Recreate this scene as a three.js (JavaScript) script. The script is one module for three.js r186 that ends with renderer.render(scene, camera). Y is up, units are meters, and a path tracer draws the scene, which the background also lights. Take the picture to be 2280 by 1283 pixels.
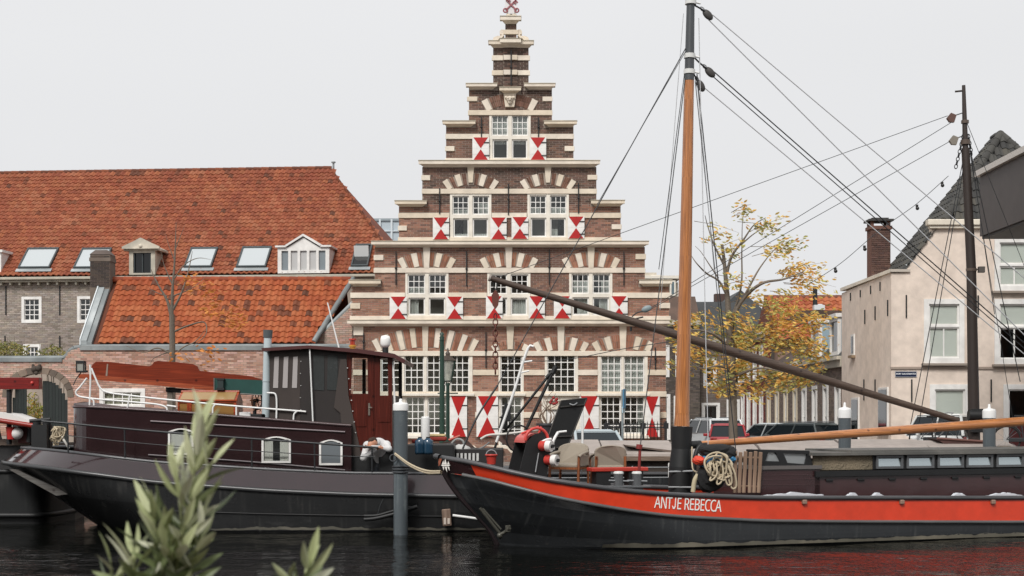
import * as THREE from 'three';
import { mergeGeometries, mergeVertices } from 'three/addons/utils/BufferGeometryUtils.js';
import { RoundedBoxGeometry } from 'three/addons/geometries/RoundedBoxGeometry.js';
import { MarchingCubes } from 'three/addons/objects/MarchingCubes.js';
import { FontLoader } from 'three/addons/loaders/FontLoader.js';
import { TextGeometry } from 'three/addons/geometries/TextGeometry.js';

// ---------- camera, sky, sun, exposure ----------
const F = 3167, HY = 925, CX = 1140, EYE = 2.5;      // measured lens: focal length, horizon and centre in photograph pixels; eye 2.5 m over the water
const scene = new THREE.Scene();
const camera = new THREE.PerspectiveCamera(2 * Math.atan(HY / F) * 180 / Math.PI, 2280 / (2 * HY), 0.1, 600);
camera.position.set(0, EYE, 0);
camera.lookAt(0, EYE, -10);
camera.setViewOffset(2280, 2 * HY, 0, 0, 2280, 1283);
camera.focus = 44; camera.userData.fStop = 5.0;
const renderer = new THREE.WebGLRenderer({ antialias: true });
renderer.toneMapping = THREE.LinearToneMapping;
renderer.toneMappingExposure = 1.95;
renderer.shadowMap.enabled = true;

function rng(seed) { let a = seed >>> 0; return () => { a = (a + 0x6D2B79F5) | 0; let t = Math.imul(a ^ (a >>> 15), 1 | a); t = (t + Math.imul(t ^ (t >>> 7), 61 | t)) ^ t; return ((t ^ (t >>> 14)) >>> 0) / 4294967296; }; }
let R = rng(7);
const rr = (a, b) => a + (b - a) * R();
const lerp = (a, b, t) => a + (b - a) * t;
const clamp = (x, a, b) => Math.min(b, Math.max(a, x));
// tileable value noise on a lattice of n cells
function lattice(n, seed) { const q = rng(seed), a = Float32Array.from({ length: n * n }, () => q()); return (u, v) => { u = ((u % 1) + 1) % 1 * n; v = ((v % 1) + 1) % 1 * n; const i = Math.floor(u), j = Math.floor(v), f = u - i, g = v - j, s = f * f * (3 - 2 * f), t = g * g * (3 - 2 * g), A = (x, y) => a[(y % n) * n + x % n]; return lerp(lerp(A(i, j), A(i + 1, j), s), lerp(A(i, j + 1), A(i + 1, j + 1), s), t); }; }
function fbm(cells, seed, oct = 4) { const L = []; for (let k = 0; k < oct; k++) L.push(lattice(Math.round(cells * 2 ** k), seed + k * 13)); return (u, v) => { let s = 0, w = 0, a = 1; for (const l of L) { s += a * l(u, v); w += a; a *= 0.55; } return s / w; }; }

{ // one overcast sky, nearly even, faint cloud mottling
  const w = 512, h = 256, d = new Float32Array(w * h * 4), n = fbm(5, 3, 5), m = fbm(2, 91, 3);
  for (let j = 0; j < h; j++) for (let i = 0; i < w; i++) {
    const c = n(i / w, j / h * 2) * 0.6 + m(i / w, j / h) * 0.4, k = 0.432 * (0.965 + 0.26 * (c - 0.45)), o = (j * w + i) * 4;
    d[o] = k * 0.99; d[o + 1] = k * 0.997; d[o + 2] = k * 1.015; d[o + 3] = 1;
  }
  const sky = new THREE.DataTexture(d, w, h, THREE.RGBAFormat, THREE.FloatType);
  sky.mapping = THREE.EquirectangularReflectionMapping; sky.magFilter = THREE.LinearFilter; sky.minFilter = THREE.LinearFilter; sky.wrapS = THREE.RepeatWrapping; sky.needsUpdate = true;
  scene.background = sky; scene.environment = sky;
}
const sun = new THREE.DirectionalLight(new THREE.Color(1, 0.97, 0.93), 1.5);
sun.position.set(-16, 52, 2); sun.target.position.set(0, 2, -45);
sun.castShadow = true; sun.shadow.radius = 36; sun.shadow.mapSize.set(2048, 2048);
Object.assign(sun.shadow.camera, { left: -45, right: 45, top: 45, bottom: -45, near: 1, far: 160 });
scene.add(sun, sun.target);

// ---------- textures and materials ----------
function tex(size, fn, srgb, rep, rot = 0, h = size) {
  const d = new Uint8Array(size * h * 4);
  for (let j = 0; j < h; j++) for (let i = 0; i < size; i++) { const c = fn(i / size, j / h), o = (j * size + i) * 4; for (let k = 0; k < 3; k++) d[o + k] = clamp(Math.round((c.length ? c[k] : c) * 255), 0, 255); d[o + 3] = 255; }
  const t = new THREE.DataTexture(d, size, h); t.wrapS = t.wrapT = THREE.RepeatWrapping; t.magFilter = THREE.LinearFilter; t.minFilter = THREE.LinearMipmapLinearFilter; t.generateMipmaps = true;
  if (srgb) t.colorSpace = THREE.SRGBColorSpace;
  const [a, b] = rep.length ? rep : [rep, rep]; t.repeat.set(1 / a, 1 / b); t.rotation = rot; t.needsUpdate = true; return t;
}
const T = {};
{
  const a = fbm(6, 11, 6), b = fbm(3, 23, 5), c = fbm(24, 31, 3);
  T.mottle = tex(512, (u, v) => 0.90 + 0.10 * clamp((a(u, v) - 0.25) * 1.8, 0, 1), true, 1.7);
  T.rough = tex(256, (u, v) => 0.35 + 0.6 * b(u, v), false, 1.3);
  T.grain = tex(256, (u, v) => c(u, v), false, 0.6);
  T.weather = tex(512, (u, v) => { const s = clamp((b(u, v) - 0.42) * 4, 0, 1), q = a(u * 1, v * 1); return [0.74 + 0.26 * s * q + 0.1 * q, 0.74 + 0.24 * s * q + 0.09 * q, 0.73 + 0.23 * s * q + 0.08 * q]; }, true, 2.6);
  // varnished pine: long streaks and the odd knot; grain along v (upright) or u (lying)
  const g1 = lattice(40, 5), g2 = lattice(9, 77), k1 = lattice(5, 99);
  const wood = (u, v) => { const w = u + 0.03 * g2(v * 1, u), s = g1(w, v * 0.12) * 0.6 + g1(w * 2, v * 0.2) * 0.4, k = clamp((k1(u * 1.4, v * 2.2) - 0.82) * 7, 0, 1), q = 0.62 + 0.42 * s - 0.35 * k; return [q, q * (0.93 + 0.07 * s) - 0.05 * k, q * (0.9 + 0.1 * s) - 0.05 * k]; };
  T.woodV = tex(512, wood, true, [0.5, 1.6]); T.woodH = tex(512, (u, v) => wood(v, u), true, [1.6, 0.5]);
  // rain and rust streaks on painted steel, hanging vertically: matter with outlines of its own
  const s1 = lattice(60, 41), s2 = lattice(14, 43), s3 = lattice(90, 47);
  T.streak = tex(512, (u, v) => { const st = clamp((s1(u, v * 0.05) * s2(u, v * 0.4) - 0.34) * 3.2, 0, 1) * s2(u * 2, v); const sp = clamp((s3(u, v) - 0.86) * 6, 0, 1); const q = 0.62 + 0.1 * a(u, v); return [q + 0.30 * st + 0.2 * sp, q + 0.28 * st + 0.16 * sp, q + 0.25 * st + 0.12 * sp]; }, true, 3.1);
  T.fabric = tex(128, (u, v) => 0.86 + 0.14 * (Math.sin(u * 2 * Math.PI * 32) * Math.sin(v * 2 * Math.PI * 32)), true, 0.16);
}
const lin = hex => new THREE.Color(hex);
function M(hex, rough = 0.8, o = {}) {
  const m = new (o.physical || o.clearcoat || o.transmission || o.sheen ? THREE.MeshPhysicalMaterial : THREE.MeshStandardMaterial)({ color: lin(hex), roughness: rough });
  delete o.physical; Object.assign(m, o); m.side = THREE.DoubleSide; return m;
}
const mat = {
  stone: M('#e6dac8', 0.85, { map: T.mottle, bumpMap: T.grain, bumpScale: 0.002 }),
  stoneTop: M('#d2c9b6', 0.85, { map: T.weather }),
  mortar: M('#a4978b', 0.95, { map: T.mottle }),
  mortarDark: M('#75695f', 0.95, { map: T.mottle }),
  white: M('#edebe7', 0.5, { map: T.mottle }),
  whiteGloss: M('#e9e8e6', 0.25, { map: T.mottle }),
  creamFrame: M('#eae3d6', 0.5, { map: T.mottle }),
  red: M('#b51917', 0.42, { map: T.mottle }),
  iron: M('#17191b', 0.6),
  black: M('#121314', 0.45, { roughnessMap: T.rough }),
  glass: new THREE.MeshPhysicalMaterial({ color: 0xf4f8f8, roughness: 0.02, transmission: 1, thickness: 0, ior: 1.5, side: THREE.DoubleSide }),
  glassDark: M('#0e1112', 0.06, { physical: true }),
  interior: M('#4a443e', 0.95),
  curtain: M('#c9c5bf', 0.95),
  lead: M('#8f979b', 0.55, { map: T.weather }),
  zinc: M('#b6bfc4', 0.45, { map: T.weather }),
};

// ---------- geometry helpers ----------
const V = (x, y, z) => new THREE.Vector3(x, y, z);
function bare(g) { g = g.index ? g.toNonIndexed() : g; for (const k of Object.keys(g.attributes)) if (k !== 'position' && k !== 'normal' && k !== 'color') g.deleteAttribute(k); if (!g.attributes.normal) g.computeVertexNormals(); g.morphAttributes = {}; return g; }
function uvBox(g) { // uv in metres, by the way each face points
  const p = g.attributes.position, n = g.attributes.normal, u = new Float32Array(p.count * 2);
  for (let i = 0; i < p.count; i += 3) {
    let a = 0, b = 0, c = 0; for (let k = 0; k < 3; k++) { a += n.getX(i + k); b += n.getY(i + k); c += n.getZ(i + k); }
    a = Math.abs(a); b = Math.abs(b); c = Math.abs(c);
    for (let k = i; k < i + 3; k++) { const x = p.getX(k), y = p.getY(k), z = p.getZ(k); const [s, t] = c >= a && c >= b ? [x, y] : a >= b ? [z, y] : [x, z]; u[k * 2] = s; u[k * 2 + 1] = t; }
  }
  g.setAttribute('uv', new THREE.BufferAttribute(u, 2)); return g;
}
function join(list) { list = list.flat(Infinity).filter(Boolean).map(bare); return uvBox(list.length === 1 ? list[0] : mergeGeometries(list)); }
const taken = new Set();
const numbered = n => { if (!taken.has(n)) { taken.add(n); return n; } for (let k = 1; ; k++) { const m = `${n}_${String(k).padStart(3, '0')}`; if (!taken.has(m)) { taken.add(m); return m; } } };
function part(name, geos, m, parent, label) {
  const o = new THREE.Mesh(geos.isBufferGeometry && geos.attributes.uv && geos.userData.done ? geos : join([geos]), m);
  o.geometry.userData.done = true; o.name = name; o.castShadow = o.receiveShadow = true; parent.add(o); if (label) o.userData.label = label; return o;
}
const shared = g => { g = join([g]); g.userData.done = true; return g; };
function tag(o, label, category, group) { o.userData.label = label; o.userData.category = category; if (group) o.userData.group = group; return o; }
function thing(name, label, category, pos = [0, 0, 0], turn = 0, group) { const o = new THREE.Group(); o.name = numbered(name); o.position.set(...pos); o.rotation.y = turn; scene.add(o); return tag(o, label, category, group); }
function single(name, geos, m, label, category, group) { return tag(part(numbered(name), geos, m, scene), label, category, group); }
function setting(name, geos, m) { const o = part(numbered(name), geos, m, scene); o.userData.kind = 'structure'; return o; }
const mv = (g, x, y, z) => g.translate(x, y, z);
const box = (w, h, d, x = 0, y = 0, z = 0) => new THREE.BoxGeometry(w, h, d).translate(x, y, z);
const rbox = (w, h, d, x = 0, y = 0, z = 0, r = 0.01) => new RoundedBoxGeometry(w, h, d, 1, Math.min(r, w * .49, h * .49, d * .49)).translate(x, y, z);
const bx = (x0, x1, y0, y1, z0, z1) => box(Math.abs(x1 - x0), Math.abs(y1 - y0), Math.abs(z1 - z0), (x0 + x1) / 2, (y0 + y1) / 2, (z0 + z1) / 2);
function rod(a, b, r0, r1 = r0, seg = 10) { const d = b.clone().sub(a), L = d.length(); const g = new THREE.CylinderGeometry(r1, r0, L, seg); g.translate(0, L / 2, 0); g.applyQuaternion(new THREE.Quaternion().setFromUnitVectors(V(0, 1, 0), d.normalize())); return g.translate(a.x, a.y, a.z); }
function hose(pts, r, seg = 6, n = pts.length * 6, closed = false) { return new THREE.TubeGeometry(new THREE.CatmullRomCurve3(pts, closed), n, r, seg, closed); }
const ball = (r, x, y, z, w = 12, h = 8) => new THREE.SphereGeometry(r, w, h).translate(x, y, z);
function slab(pts, z0, z1, holes = []) { // polygon in x,y given depth along z
  const s = new THREE.Shape(pts.map(p => new THREE.Vector2(p[0], p[1])));
  for (const h of holes) s.holes.push(new THREE.Path(h.map(p => new THREE.Vector2(p[0], p[1]))));
  return new THREE.ExtrudeGeometry(s, { depth: z1 - z0, bevelEnabled: false }).translate(0, 0, z0);
}
// profile given as [z, y] swept along x
const sweep = (prof, x0, x1) => slab(prof.map(p => [-p[0], p[1]]), x0, x1).rotateY(Math.PI / 2);
const lathe = (pts, seg = 16) => new THREE.LatheGeometry(pts.map(p => new THREE.Vector2(p[0], p[1])), seg);
// a place in the world: base point (x, height, distance), turned; at() reads off where a line of sight meets a plane of the thing's own z
function frame(X0, Z0, turn = 0, Y0 = 0) {
  const c = Math.cos(turn), s = Math.sin(turn);
  return { pos: [X0, Y0, -Z0], turn, at(px, py, z = 0) { const dx = (px - CX) / F, dy = -(py - HY) / F, de = dx * s - c, oe = X0 * s - Z0 * c, t = (z + oe) / de; const x = t * dx - X0, w = -t + Z0; return V(x * c - w * s, EYE + t * dy - Y0, z); } };
}
const W = (px, py, Z) => V((px - CX) * Z / F, EYE - (py - HY) * Z / F, -Z);

// ---------- brickwork: every brick a box, mortar face set back ----------
function cut(poly, y) { const xs = []; for (let i = 0, n = poly.length; i < n; i++) { const [a, b] = poly[i], [c, d] = poly[(i + 1) % n]; if ((b > y) !== (d > y)) xs.push(a + (y - b) / (d - b) * (c - a)); } return xs.sort((p, q) => p - q); }
const brickGeo = shared(box(1, 1, 1));
const bulk = (name, geo, m, list, parent) => { // many small pieces as one part
  const im = new THREE.InstancedMesh(geo, m, list.length); im.name = name; im.userData.kind = 'stuff'; im.castShadow = im.receiveShadow = true;
  list.forEach((e, i) => { im.setMatrixAt(i, e.m); if (e.c) im.setColorAt(i, e.c); }); parent.add(im); return im;
};
const plainWhite = M('#ffffff', 0.88, { bumpMap: T.grain, bumpScale: 0.003 });
const jitter = (hex, k = 0.14) => { const c = lin(hex), f = 1 + rr(-k, k); c.r *= f * rr(0.96, 1.05); c.g *= f; c.b *= f * rr(0.94, 1.06); return c; };
function bricks(parent, outline, gaps, z, o = {}) {
  const pitch = o.pitch || 0.076, len = o.len || 0.25, joint = 0.017, pal = o.pal, list = [], q = new THREE.Matrix4();
  const ys = outline.map(p => p[1]), y0 = Math.min(...ys), y1 = Math.max(...ys), patch = fbm(4, o.seed || 5, 4);
  let row = 0;
  for (let y = y0; y + pitch * 0.6 < y1; y += pitch, row++) {
    const yc = y + pitch / 2; let iv = []; const xs = cut(outline, yc); for (let i = 0; i + 1 < xs.length; i += 2) iv.push([xs[i], xs[i + 1]]);
    for (const g of gaps) { const c = cut(g, yc); for (let k = 0; k + 1 < c.length; k += 2) iv = iv.flatMap(([a, b]) => c[k] >= b || c[k + 1] <= a ? [[a, b]] : [[a, c[k]], [c[k + 1], b]].filter(([p, r]) => r - p > 0.02)); }
    for (const [a, b] of iv) for (let x = Math.floor((a - (row % 2) * len / 2) / len) * len + (row % 2) * len / 2; x < b; x += len) {
      const l = Math.max(a, x) + joint / 2, r = Math.min(b, x + len) - joint / 2; if (r - l < 0.03) continue;
      const t = patch(x * 0.06, y * 0.06), pick = pal[Math.min(pal.length - 1, Math.floor(clamp((t - 0.5) * 1.6 + 0.5 + rr(-0.33, 0.33), 0, 0.999) * pal.length))];
      const dep = 0.022, out = rr(-0.003, 0.003);
      q.compose(V((l + r) / 2, yc, z - dep / 2 + out), new THREE.Quaternion(), V(r - l, pitch - joint, dep)); list.push({ m: q.clone(), c: jitter(pick, 0.12) });
    }
  }
  return bulk('bricks', brickGeo, plainWhite, list, parent);
}
const rect = (x0, x1, y0, y1) => [[x0, y0], [x1, y0], [x1, y1], [x0, y1]];
const glassUnit = shared(box(1, 1, 0.006));
// one opening of a window: sash, glazing bars and a pane for every field. Rect in metres, z = face of the wall
function light(win, x0, x1, y0, y1, z, cols, rows, o = {}) {
  const s = o.sash ?? 0.045, b = o.bar ?? 0.026, zi = z - (o.inset ?? 0.09), g = [bx(x0, x0 + s, y0, y1, zi - 0.04, zi), bx(x1 - s, x1, y0, y1, zi - 0.04, zi), bx(x0 + s, x1 - s, y0, y0 + s, zi - 0.04, zi - 0.002), bx(x0 + s, x1 - s, y1 - s, y1, zi - 0.04, zi - 0.002)];
  const w = (x1 - x0 - 2 * s), h = (y1 - y0 - 2 * s);
  for (let i = 1; i < cols; i++) g.push(box(b, h, 0.028, x0 + s + w * i / cols, (y0 + y1) / 2, zi - 0.018));
  for (let j = 1; j < rows; j++) g.push(box(w, b, 0.024, (x0 + x1) / 2, y0 + s + h * j / rows, zi - 0.018));
  part('sash', g, o.sashMat || mat.white, win);
  for (let i = 0; i < cols; i++) for (let j = 0; j < rows; j++) {
    const p = new THREE.Mesh(glassUnit, o.glass || mat.glass); p.name = 'pane'; p.castShadow = false; p.receiveShadow = true;
    p.position.set(x0 + s + w * (i + .5) / cols, y0 + s + h * (j + .5) / rows, zi - 0.03); p.scale.set(w / cols - b * 0.6, h / rows - b * 0.6, 1);
    p.rotation.set(rr(-0.006, 0.006), rr(-0.008, 0.008), 0); win.add(p);
  }
  if (o.curtain) for (const [a, c, lo, hi] of o.curtain) { // folded cloth hanging inside
    const n = o.flat ? 2 : 24, am = o.flat ? 0 : 1, sh = []; for (let k = 0; k <= n; k++) sh.push([lerp(x0, x1, lerp(a, c, k / n)), am * (0.025 * Math.sin(k * 1.9) + 0.01 * Math.sin(k * 4.1))]);
    const back = sh.slice().reverse().map(p => [p[0], p[1] - 0.006]), ya = lerp(y0, y1, lo), yb = lerp(y0, y1, hi);
    part('curtain', slab(sh.concat(back), 0, yb - ya).rotateX(-Math.PI / 2).translate(0, ya, zi - (o.flat ? .06 : .14)), o.curtainMat || mat.curtain, win);
  }
}
function surround(x0, x1, y0, y1, openings, z0, z1) { return slab(rect(x0, x1, y0, y1), z0, z1, openings.map(r => rect(...r))); }
const WATER = 0, QUAY = 0.7;

// ---------- setting: water, quay, street ----------
{
  const g = new THREE.PlaneGeometry(150, 44, 750, 330).rotateX(-Math.PI / 2).translate(0, 0, -20), p = g.attributes.position, q = rng(3), L = [];
  for (let k = 0; k < 26; k++) { const a = rr(-0.75, 0.75) + (k % 2 ? Math.PI : 0), wl = 0.5 * 1.11 ** k * rr(0.85, 1.1); L.push([Math.sin(a) * 6.283 / wl, Math.cos(a) * 6.283 / wl, q() * 6.283, wl * 0.00125]); }
  for (let i = 0; i < p.count; i++) { const x = p.getX(i), z = p.getZ(i); let y = 0; for (const [a, b, c, h] of L) y += h * Math.sin(a * x + b * z + c); p.setY(i, y); }
  g.computeVertexNormals();
  const n = fbm(10, 61, 4), water = M('#0c0d0b', 0.045, { physical: true, ior: 1.33, bumpMap: tex(256, (u, v) => n(u, v), false, [2.6, 1.1]), bumpScale: 0.012 });
  const o = new THREE.Mesh(g, water); const uv = g.attributes.uv; for (let i = 0; i < p.count; i++) uv.setXY(i, p.getX(i), p.getZ(i));
  o.name = 'water'; o.userData.kind = 'structure'; o.receiveShadow = true; scene.add(o);
  const pav = fbm(30, 17, 4), pave = M('#8d837c', 0.9, { map: tex(512, (u, v) => { const i = Math.floor(v * 40), c = lattice20(Math.floor(u * 20 + (i % 2) * .5) / 20, i / 40); return 0.7 + 0.16 * pav(u, v) + 0.14 * c; }, true, 4) });
  setting('ground', box(400, 1.5, 300, 0, QUAY - 0.75, -40.6 - 150), pave);
  setting('quay_wall', [box(400, 0.9, 0.5, 0, 0.15, -40.34), box(400, 0.12, 0.7, 0, QUAY + 0.012, -40.4)], M('#5b554d', 0.9, { map: T.weather }));
}
function lattice20(u, v) { const s = Math.sin(u * 127.1 + v * 311.7) * 43758.5453; return s - Math.floor(s); }

// ---------- the stepped gable house ----------
const houseAt = frame((1137 - CX) * 55 / F, 55, 0, QUAY);
const house = thing('gable_house', 'tall brick step-gable house with cream stone bands and red-and-white hourglass shutters', 'house', houseAt.pos);
{
  const k = 55 / F, gx = px => (px - 1137) * k, gy = py => houseAt.at(1137, py, 0).y, P = (px, py) => [gx(px), gy(py)];
  const base = 0;
  const gaps = [], holes = [], winHoles = [];
  const steps = [[1125, 1150, 50], [1098, 1177, 104], [1044, 1229, 196], [993, 1277, 280], [940, 1328, 372], [888, 1382, 457], [834, 1436, 550], [782, 1490, 634]];
  // outline up the left side, down the right
  const L = [[787, null]], out = [];
  const lv = steps.slice().reverse();
  out.push([gx(787), 0], [gx(787), gy(727)], [gx(782), gy(727)]);
  for (let i = 0; i < lv.length; i++) { out.push([gx(lv[i][0]), gy(lv[i][2])]); if (i + 1 < lv.length) out.push([gx(lv[i + 1][0]), gy(lv[i][2])]); }
  for (let i = lv.length - 1; i >= 0; i--) { out.push([gx(lv[i][1]), gy(lv[i][2])]); if (i > 0) out.push([gx(lv[i][1]), gy(lv[i - 1][2])]); }
  out.push([gx(1490), gy(727)], [gx(1483), gy(727)], [gx(1483), 0]);
  // remove doubled corners where a step top meets the next block
  const outline = out.filter((p, i) => { const q = out[(i + 1) % out.length]; return Math.hypot(p[0] - q[0], p[1] - q[1]) > 1e-6; });

  // --- stone dressings
  const stones = ['#e8ddcc', '#e2d5c2', '#e5d9c9', '#ded0bb'].map(h => M(h, .85, { map: T.mottle, bumpMap: T.grain, bumpScale: .004 })); const stone = (n, g, m, label) => part(n, g, m || stones[Math.floor(R() * 4)], house, label);
  const band = (x0, x1, y0, y1, d = 0.05) => { stone('stone_band', rbox(gx(x1) - gx(x0), gy(y0) - gy(y1), d + 0.05, (gx(x0) + gx(x1)) / 2, (gy(y0) + gy(y1)) / 2, d / 2 - 0.025, 0.012)); gaps.push(rect(gx(x0), gx(x1), gy(y1), gy(y0))); };
  const quoin = (x0, x1, y0, y1) => { stone('quoin', rbox(gx(x1) - gx(x0), gy(y0) - gy(y1), 0.11, (gx(x0) + gx(x1)) / 2, (gy(y0) + gy(y1)) / 2, 0.005, 0.015)); gaps.push(rect(gx(x0), gx(x1), gy(y1), gy(y0))); };
  // moulded cornice: a profile swept along x, returned at both ends
  const cornice = (x0, x1, y0, y1, d = 0.3) => {
    const h = gy(y0) - gy(y1), prof = [[0, 0], [d * .34, 0], [d * .36, h * .12], [d * .55, h * .2], [d * .62, h * .3], [d * .94, h * .36], [d, h * .42], [d, h], [0, h]];
    const g = sweep(prof, 0, gx(x1) - gx(x0));
    const p = g.attributes.position, w = gx(x1) - gx(x0);
    for (let i = 0; i < p.count; i++) { const x = p.getX(i), z = p.getZ(i), e = d - z; p.setX(i, x < w / 2 ? x + Math.max(0, e) * 0.75 - 0.0 : x - Math.max(0, e) * 0.75); }
    g.scale(1, 1, 1); const ix = g.index; g.translate(gx(x0), gy(y1), -0.02); g.computeVertexNormals();
    stone('cornice', [g, bx(gx(x0) + d * .7, gx(x1) - d * .7, gy(y1) + 0.01, gy(y0) - 0.004, -0.3, 0.0)]);
    part('capping', bx(gx(x0) - 0.015, gx(x1) + 0.015, gy(y0) + 0.003, gy(y0) + 0.03, -0.42, d), mat.stoneTop, house);
    gaps.push(rect(gx(x0), gx(x1), gy(y1), gy(y0)));
  };
  const quad = (xb, yb, xt, yt, wb, wt) => { const dx = xt - xb, dy = yt - yb, l = Math.hypot(dx, dy), nx = -dy / l, ny = dx / l; return [P(xb - nx * wb / 2, yb - ny * wb / 2), P(xb + nx * wb / 2, yb + ny * wb / 2), P(xt + nx * wt / 2, yt + ny * wt / 2), P(xt - nx * wt / 2, yt - ny * wt / 2)]; };
  const wedge = (n, q, d = 0.035) => { stone(n, slab(q[0][0] < q[1][0] ? q : q.slice().reverse(), -0.04, d)); gaps.push(q); };
  // relieving arch: centre, radii, stone angles, lowest line; brick voussoirs fill the ring between
  const archBricks = [];
  const arch = (cx, cy, r0, r1, angs, floorY, wid = 12, span) => {
    for (const a of angs) for (const s of [-1, 1]) { const t = a * s * Math.PI / 180; let rb = r0; if (cy - rb * Math.cos(t) > floorY) rb = (cy - floorY) / Math.cos(t); wedge('voussoir', quad(cx + rb * Math.sin(t), cy - rb * Math.cos(t), cx + r1 * Math.sin(t), cy - r1 * Math.cos(t), wid * 0.86, wid)); }
    const amax = (span ?? Math.max(...angs)) * Math.PI / 180, ring = [], mid = []; for (let i = 0; i <= 16; i++) { const t = lerp(-amax, amax, i / 16); ring.push(P(cx + r1 * Math.sin(t), cy - r1 * Math.cos(t))); mid.unshift(P(cx + r0 * Math.sin(t), Math.min(floorY, cy - r0 * Math.cos(t)))); }
    gaps.push(ring.concat(mid));
    const rm = (r0 + r1) / 2, dth = 4.4 / rm, free = angs.flatMap(a => [a, -a]).concat(0).map(a => a * Math.PI / 180);
    for (let t = -amax; t < amax; t += dth) {
      if (free.some(a => Math.abs(a - t - dth / 2) < (wid * 0.52 + 1.6) / rm)) continue; const tc = t + dth / 2; let rb = r0; if (cy - rb * Math.cos(tc) > floorY) rb = (cy - floorY) / Math.cos(tc);
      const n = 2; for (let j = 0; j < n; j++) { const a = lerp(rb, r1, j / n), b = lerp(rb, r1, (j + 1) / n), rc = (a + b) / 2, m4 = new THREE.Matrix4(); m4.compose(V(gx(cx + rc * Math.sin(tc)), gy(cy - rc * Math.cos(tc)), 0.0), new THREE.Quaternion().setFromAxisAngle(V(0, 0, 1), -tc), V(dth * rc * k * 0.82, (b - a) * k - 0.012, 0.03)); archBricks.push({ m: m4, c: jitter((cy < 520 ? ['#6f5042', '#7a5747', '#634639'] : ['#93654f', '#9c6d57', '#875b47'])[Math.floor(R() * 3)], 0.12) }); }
    }
  };
  const keystone = (cx, y0, y1, wt, wb) => wedge('keystone', [P(cx - wb / 2, y1), P(cx + wb / 2, y1), P(cx + wt / 2, y0), P(cx - wt / 2, y0)], 0.06);

  // top: pedestal, pier, scrolls, tower
  band(1127, 1150, 31, 41, 0.06); cornice(1114, 1160, 41, 54, 0.3); band(1121, 1154, 67, 77, 0.06); cornice(1088, 1188, 95, 107, 0.28); cornice(1113, 1160, 92.5, 106, 0.44);
  for (const s of [-1, 1]) { // S-scroll brackets
    const c = 1137.5, q = [[16, 66], [22, 66], [25, 70], [24, 76], [20, 77], [22, 80], [30, 80], [38, 83], [41, 90], [41, 95], [28, 95], [26, 91], [29, 90], [26, 86], [20, 84], [15, 79]].map(([a, b]) => P(c + s * a, b));
    stone('scroll_bracket', slab(s > 0 ? q : q.reverse(), -0.28, 0.02));
  }
  for (const [y0, y1] of [[124, 135], [157, 168]]) { band(1095, 1121, y0, y1); band(1121, 1137, y0, y1, 0.13); band(1139, 1152, y0, y1, 0.13); band(1152, 1180, y0, y1); }
  const pilaster = rect(gx(1120), gx(1152), gy(203), gy(107)); part('pilaster', slab(pilaster, -0.02, 0.05), mat.mortarDark, house);
  cornice(1038, 1107, 190, 200); cornice(1167, 1236, 190, 200); cornice(1112, 1160, 199, 210, 0.34);
  cornice(986, 1059, 273, 283); cornice(1211, 1284, 273, 283); cornice(933, 1335, 361, 373, 0.32);
  cornice(880, 951, 450, 461); cornice(1315, 1390, 449, 460); cornice(828, 1443, 540, 551, 0.34); cornice(778, 849, 626, 638); cornice(1422, 1495, 626, 638); cornice(775, 1496, 715, 727, 0.36);
  // keystone with carved face at the top arch
  wedge('keystone', [P(1125, 239), P(1145, 239), P(1149, 210), P(1121, 210)], 0.12);
  part('carved_head', [ball(0.13, gx(1135), gy(223), 0.15), ball(0.05, gx(1132), gy(221), 0.26), ball(0.05, gx(1138), gy(221), 0.26), ball(0.045, gx(1135), gy(225), 0.28), ball(0.07, gx(1135), gy(230), 0.18), ball(0.055, gx(1127), gy(219), 0.16), ball(0.055, gx(1143), gy(219), 0.16)], mat.stone, house);
  arch(1135, 332, 97, 123, [27.5], 246, 14, 27); arch(1048, 491, 80, 106, [16.5, 33], 421, 12); arch(1220, 491, 80, 106, [16.5, 33], 421, 12);
  keystone(1048, 373, 407, 15, 9); keystone(1220, 373, 407, 15, 9);
  for (const c of [950, 1133, 1316]) { arch(c, 690, 98, 129, [13, 27.5], 597, 13); keystone(c, 551, 597, 16, 11); }
  arch(947, 985, 212, 255, [6.6, 13.5, 20.5, 26.5], 782, 12); keystone(947, 727, 782, 14, 11);
  arch(1136, 838, 61, 79, [28], 781, 13); keystone(1136, 727, 778, 17, 11);
  arch(1249, 870, 92, 121, [15, 28], 782, 13); keystone(1249, 727, 782, 16, 12);
  arch(1387, 880, 105, 134, [15.5, 28.5], 782, 13); keystone(1387, 727, 782, 16, 12);
  // string courses and quoins
  const bandRow = (x0, x1, y0, y1, cutouts) => { let a = x0; for (const [c, d] of cutouts) { band(a, c, y0, y1); a = d; } band(a, x1, y0, y1); };
  band(1042, 1230, 246, 257); quoin(1040, 1063, 216, 226); quoin(1208, 1230, 216, 226);
  bandRow(992, 1278, 299, 310, [[1089, 1182]]); quoin(991, 1012, 326, 337); quoin(1257, 1279, 326, 337); band(991, 1278, 353, 361, 0.07);
  band(939, 1329, 421, 432); quoin(938, 958, 391, 402); quoin(1308, 1330, 390, 401);
  bandRow(887, 1383, 475, 486, [[1001, 1095], [1173, 1268]]); quoin(886, 906, 503, 514); quoin(1362, 1384, 500, 511); band(886, 1384, 529, 540, 0.07);
  band(832, 1437, 597, 608); quoin(832, 854, 568, 580); quoin(1415, 1438, 566, 578);
  bandRow(780, 1492, 652, 664, [[902, 999], [1084, 1182], [1267, 1364]]); quoin(780, 802, 676, 688); quoin(1468, 1492, 675, 687); band(779, 1493, 704, 715, 0.07);
  quoin(787, 809, 727, 747); band(787, 1484, 782, 793, 0.06);
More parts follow.
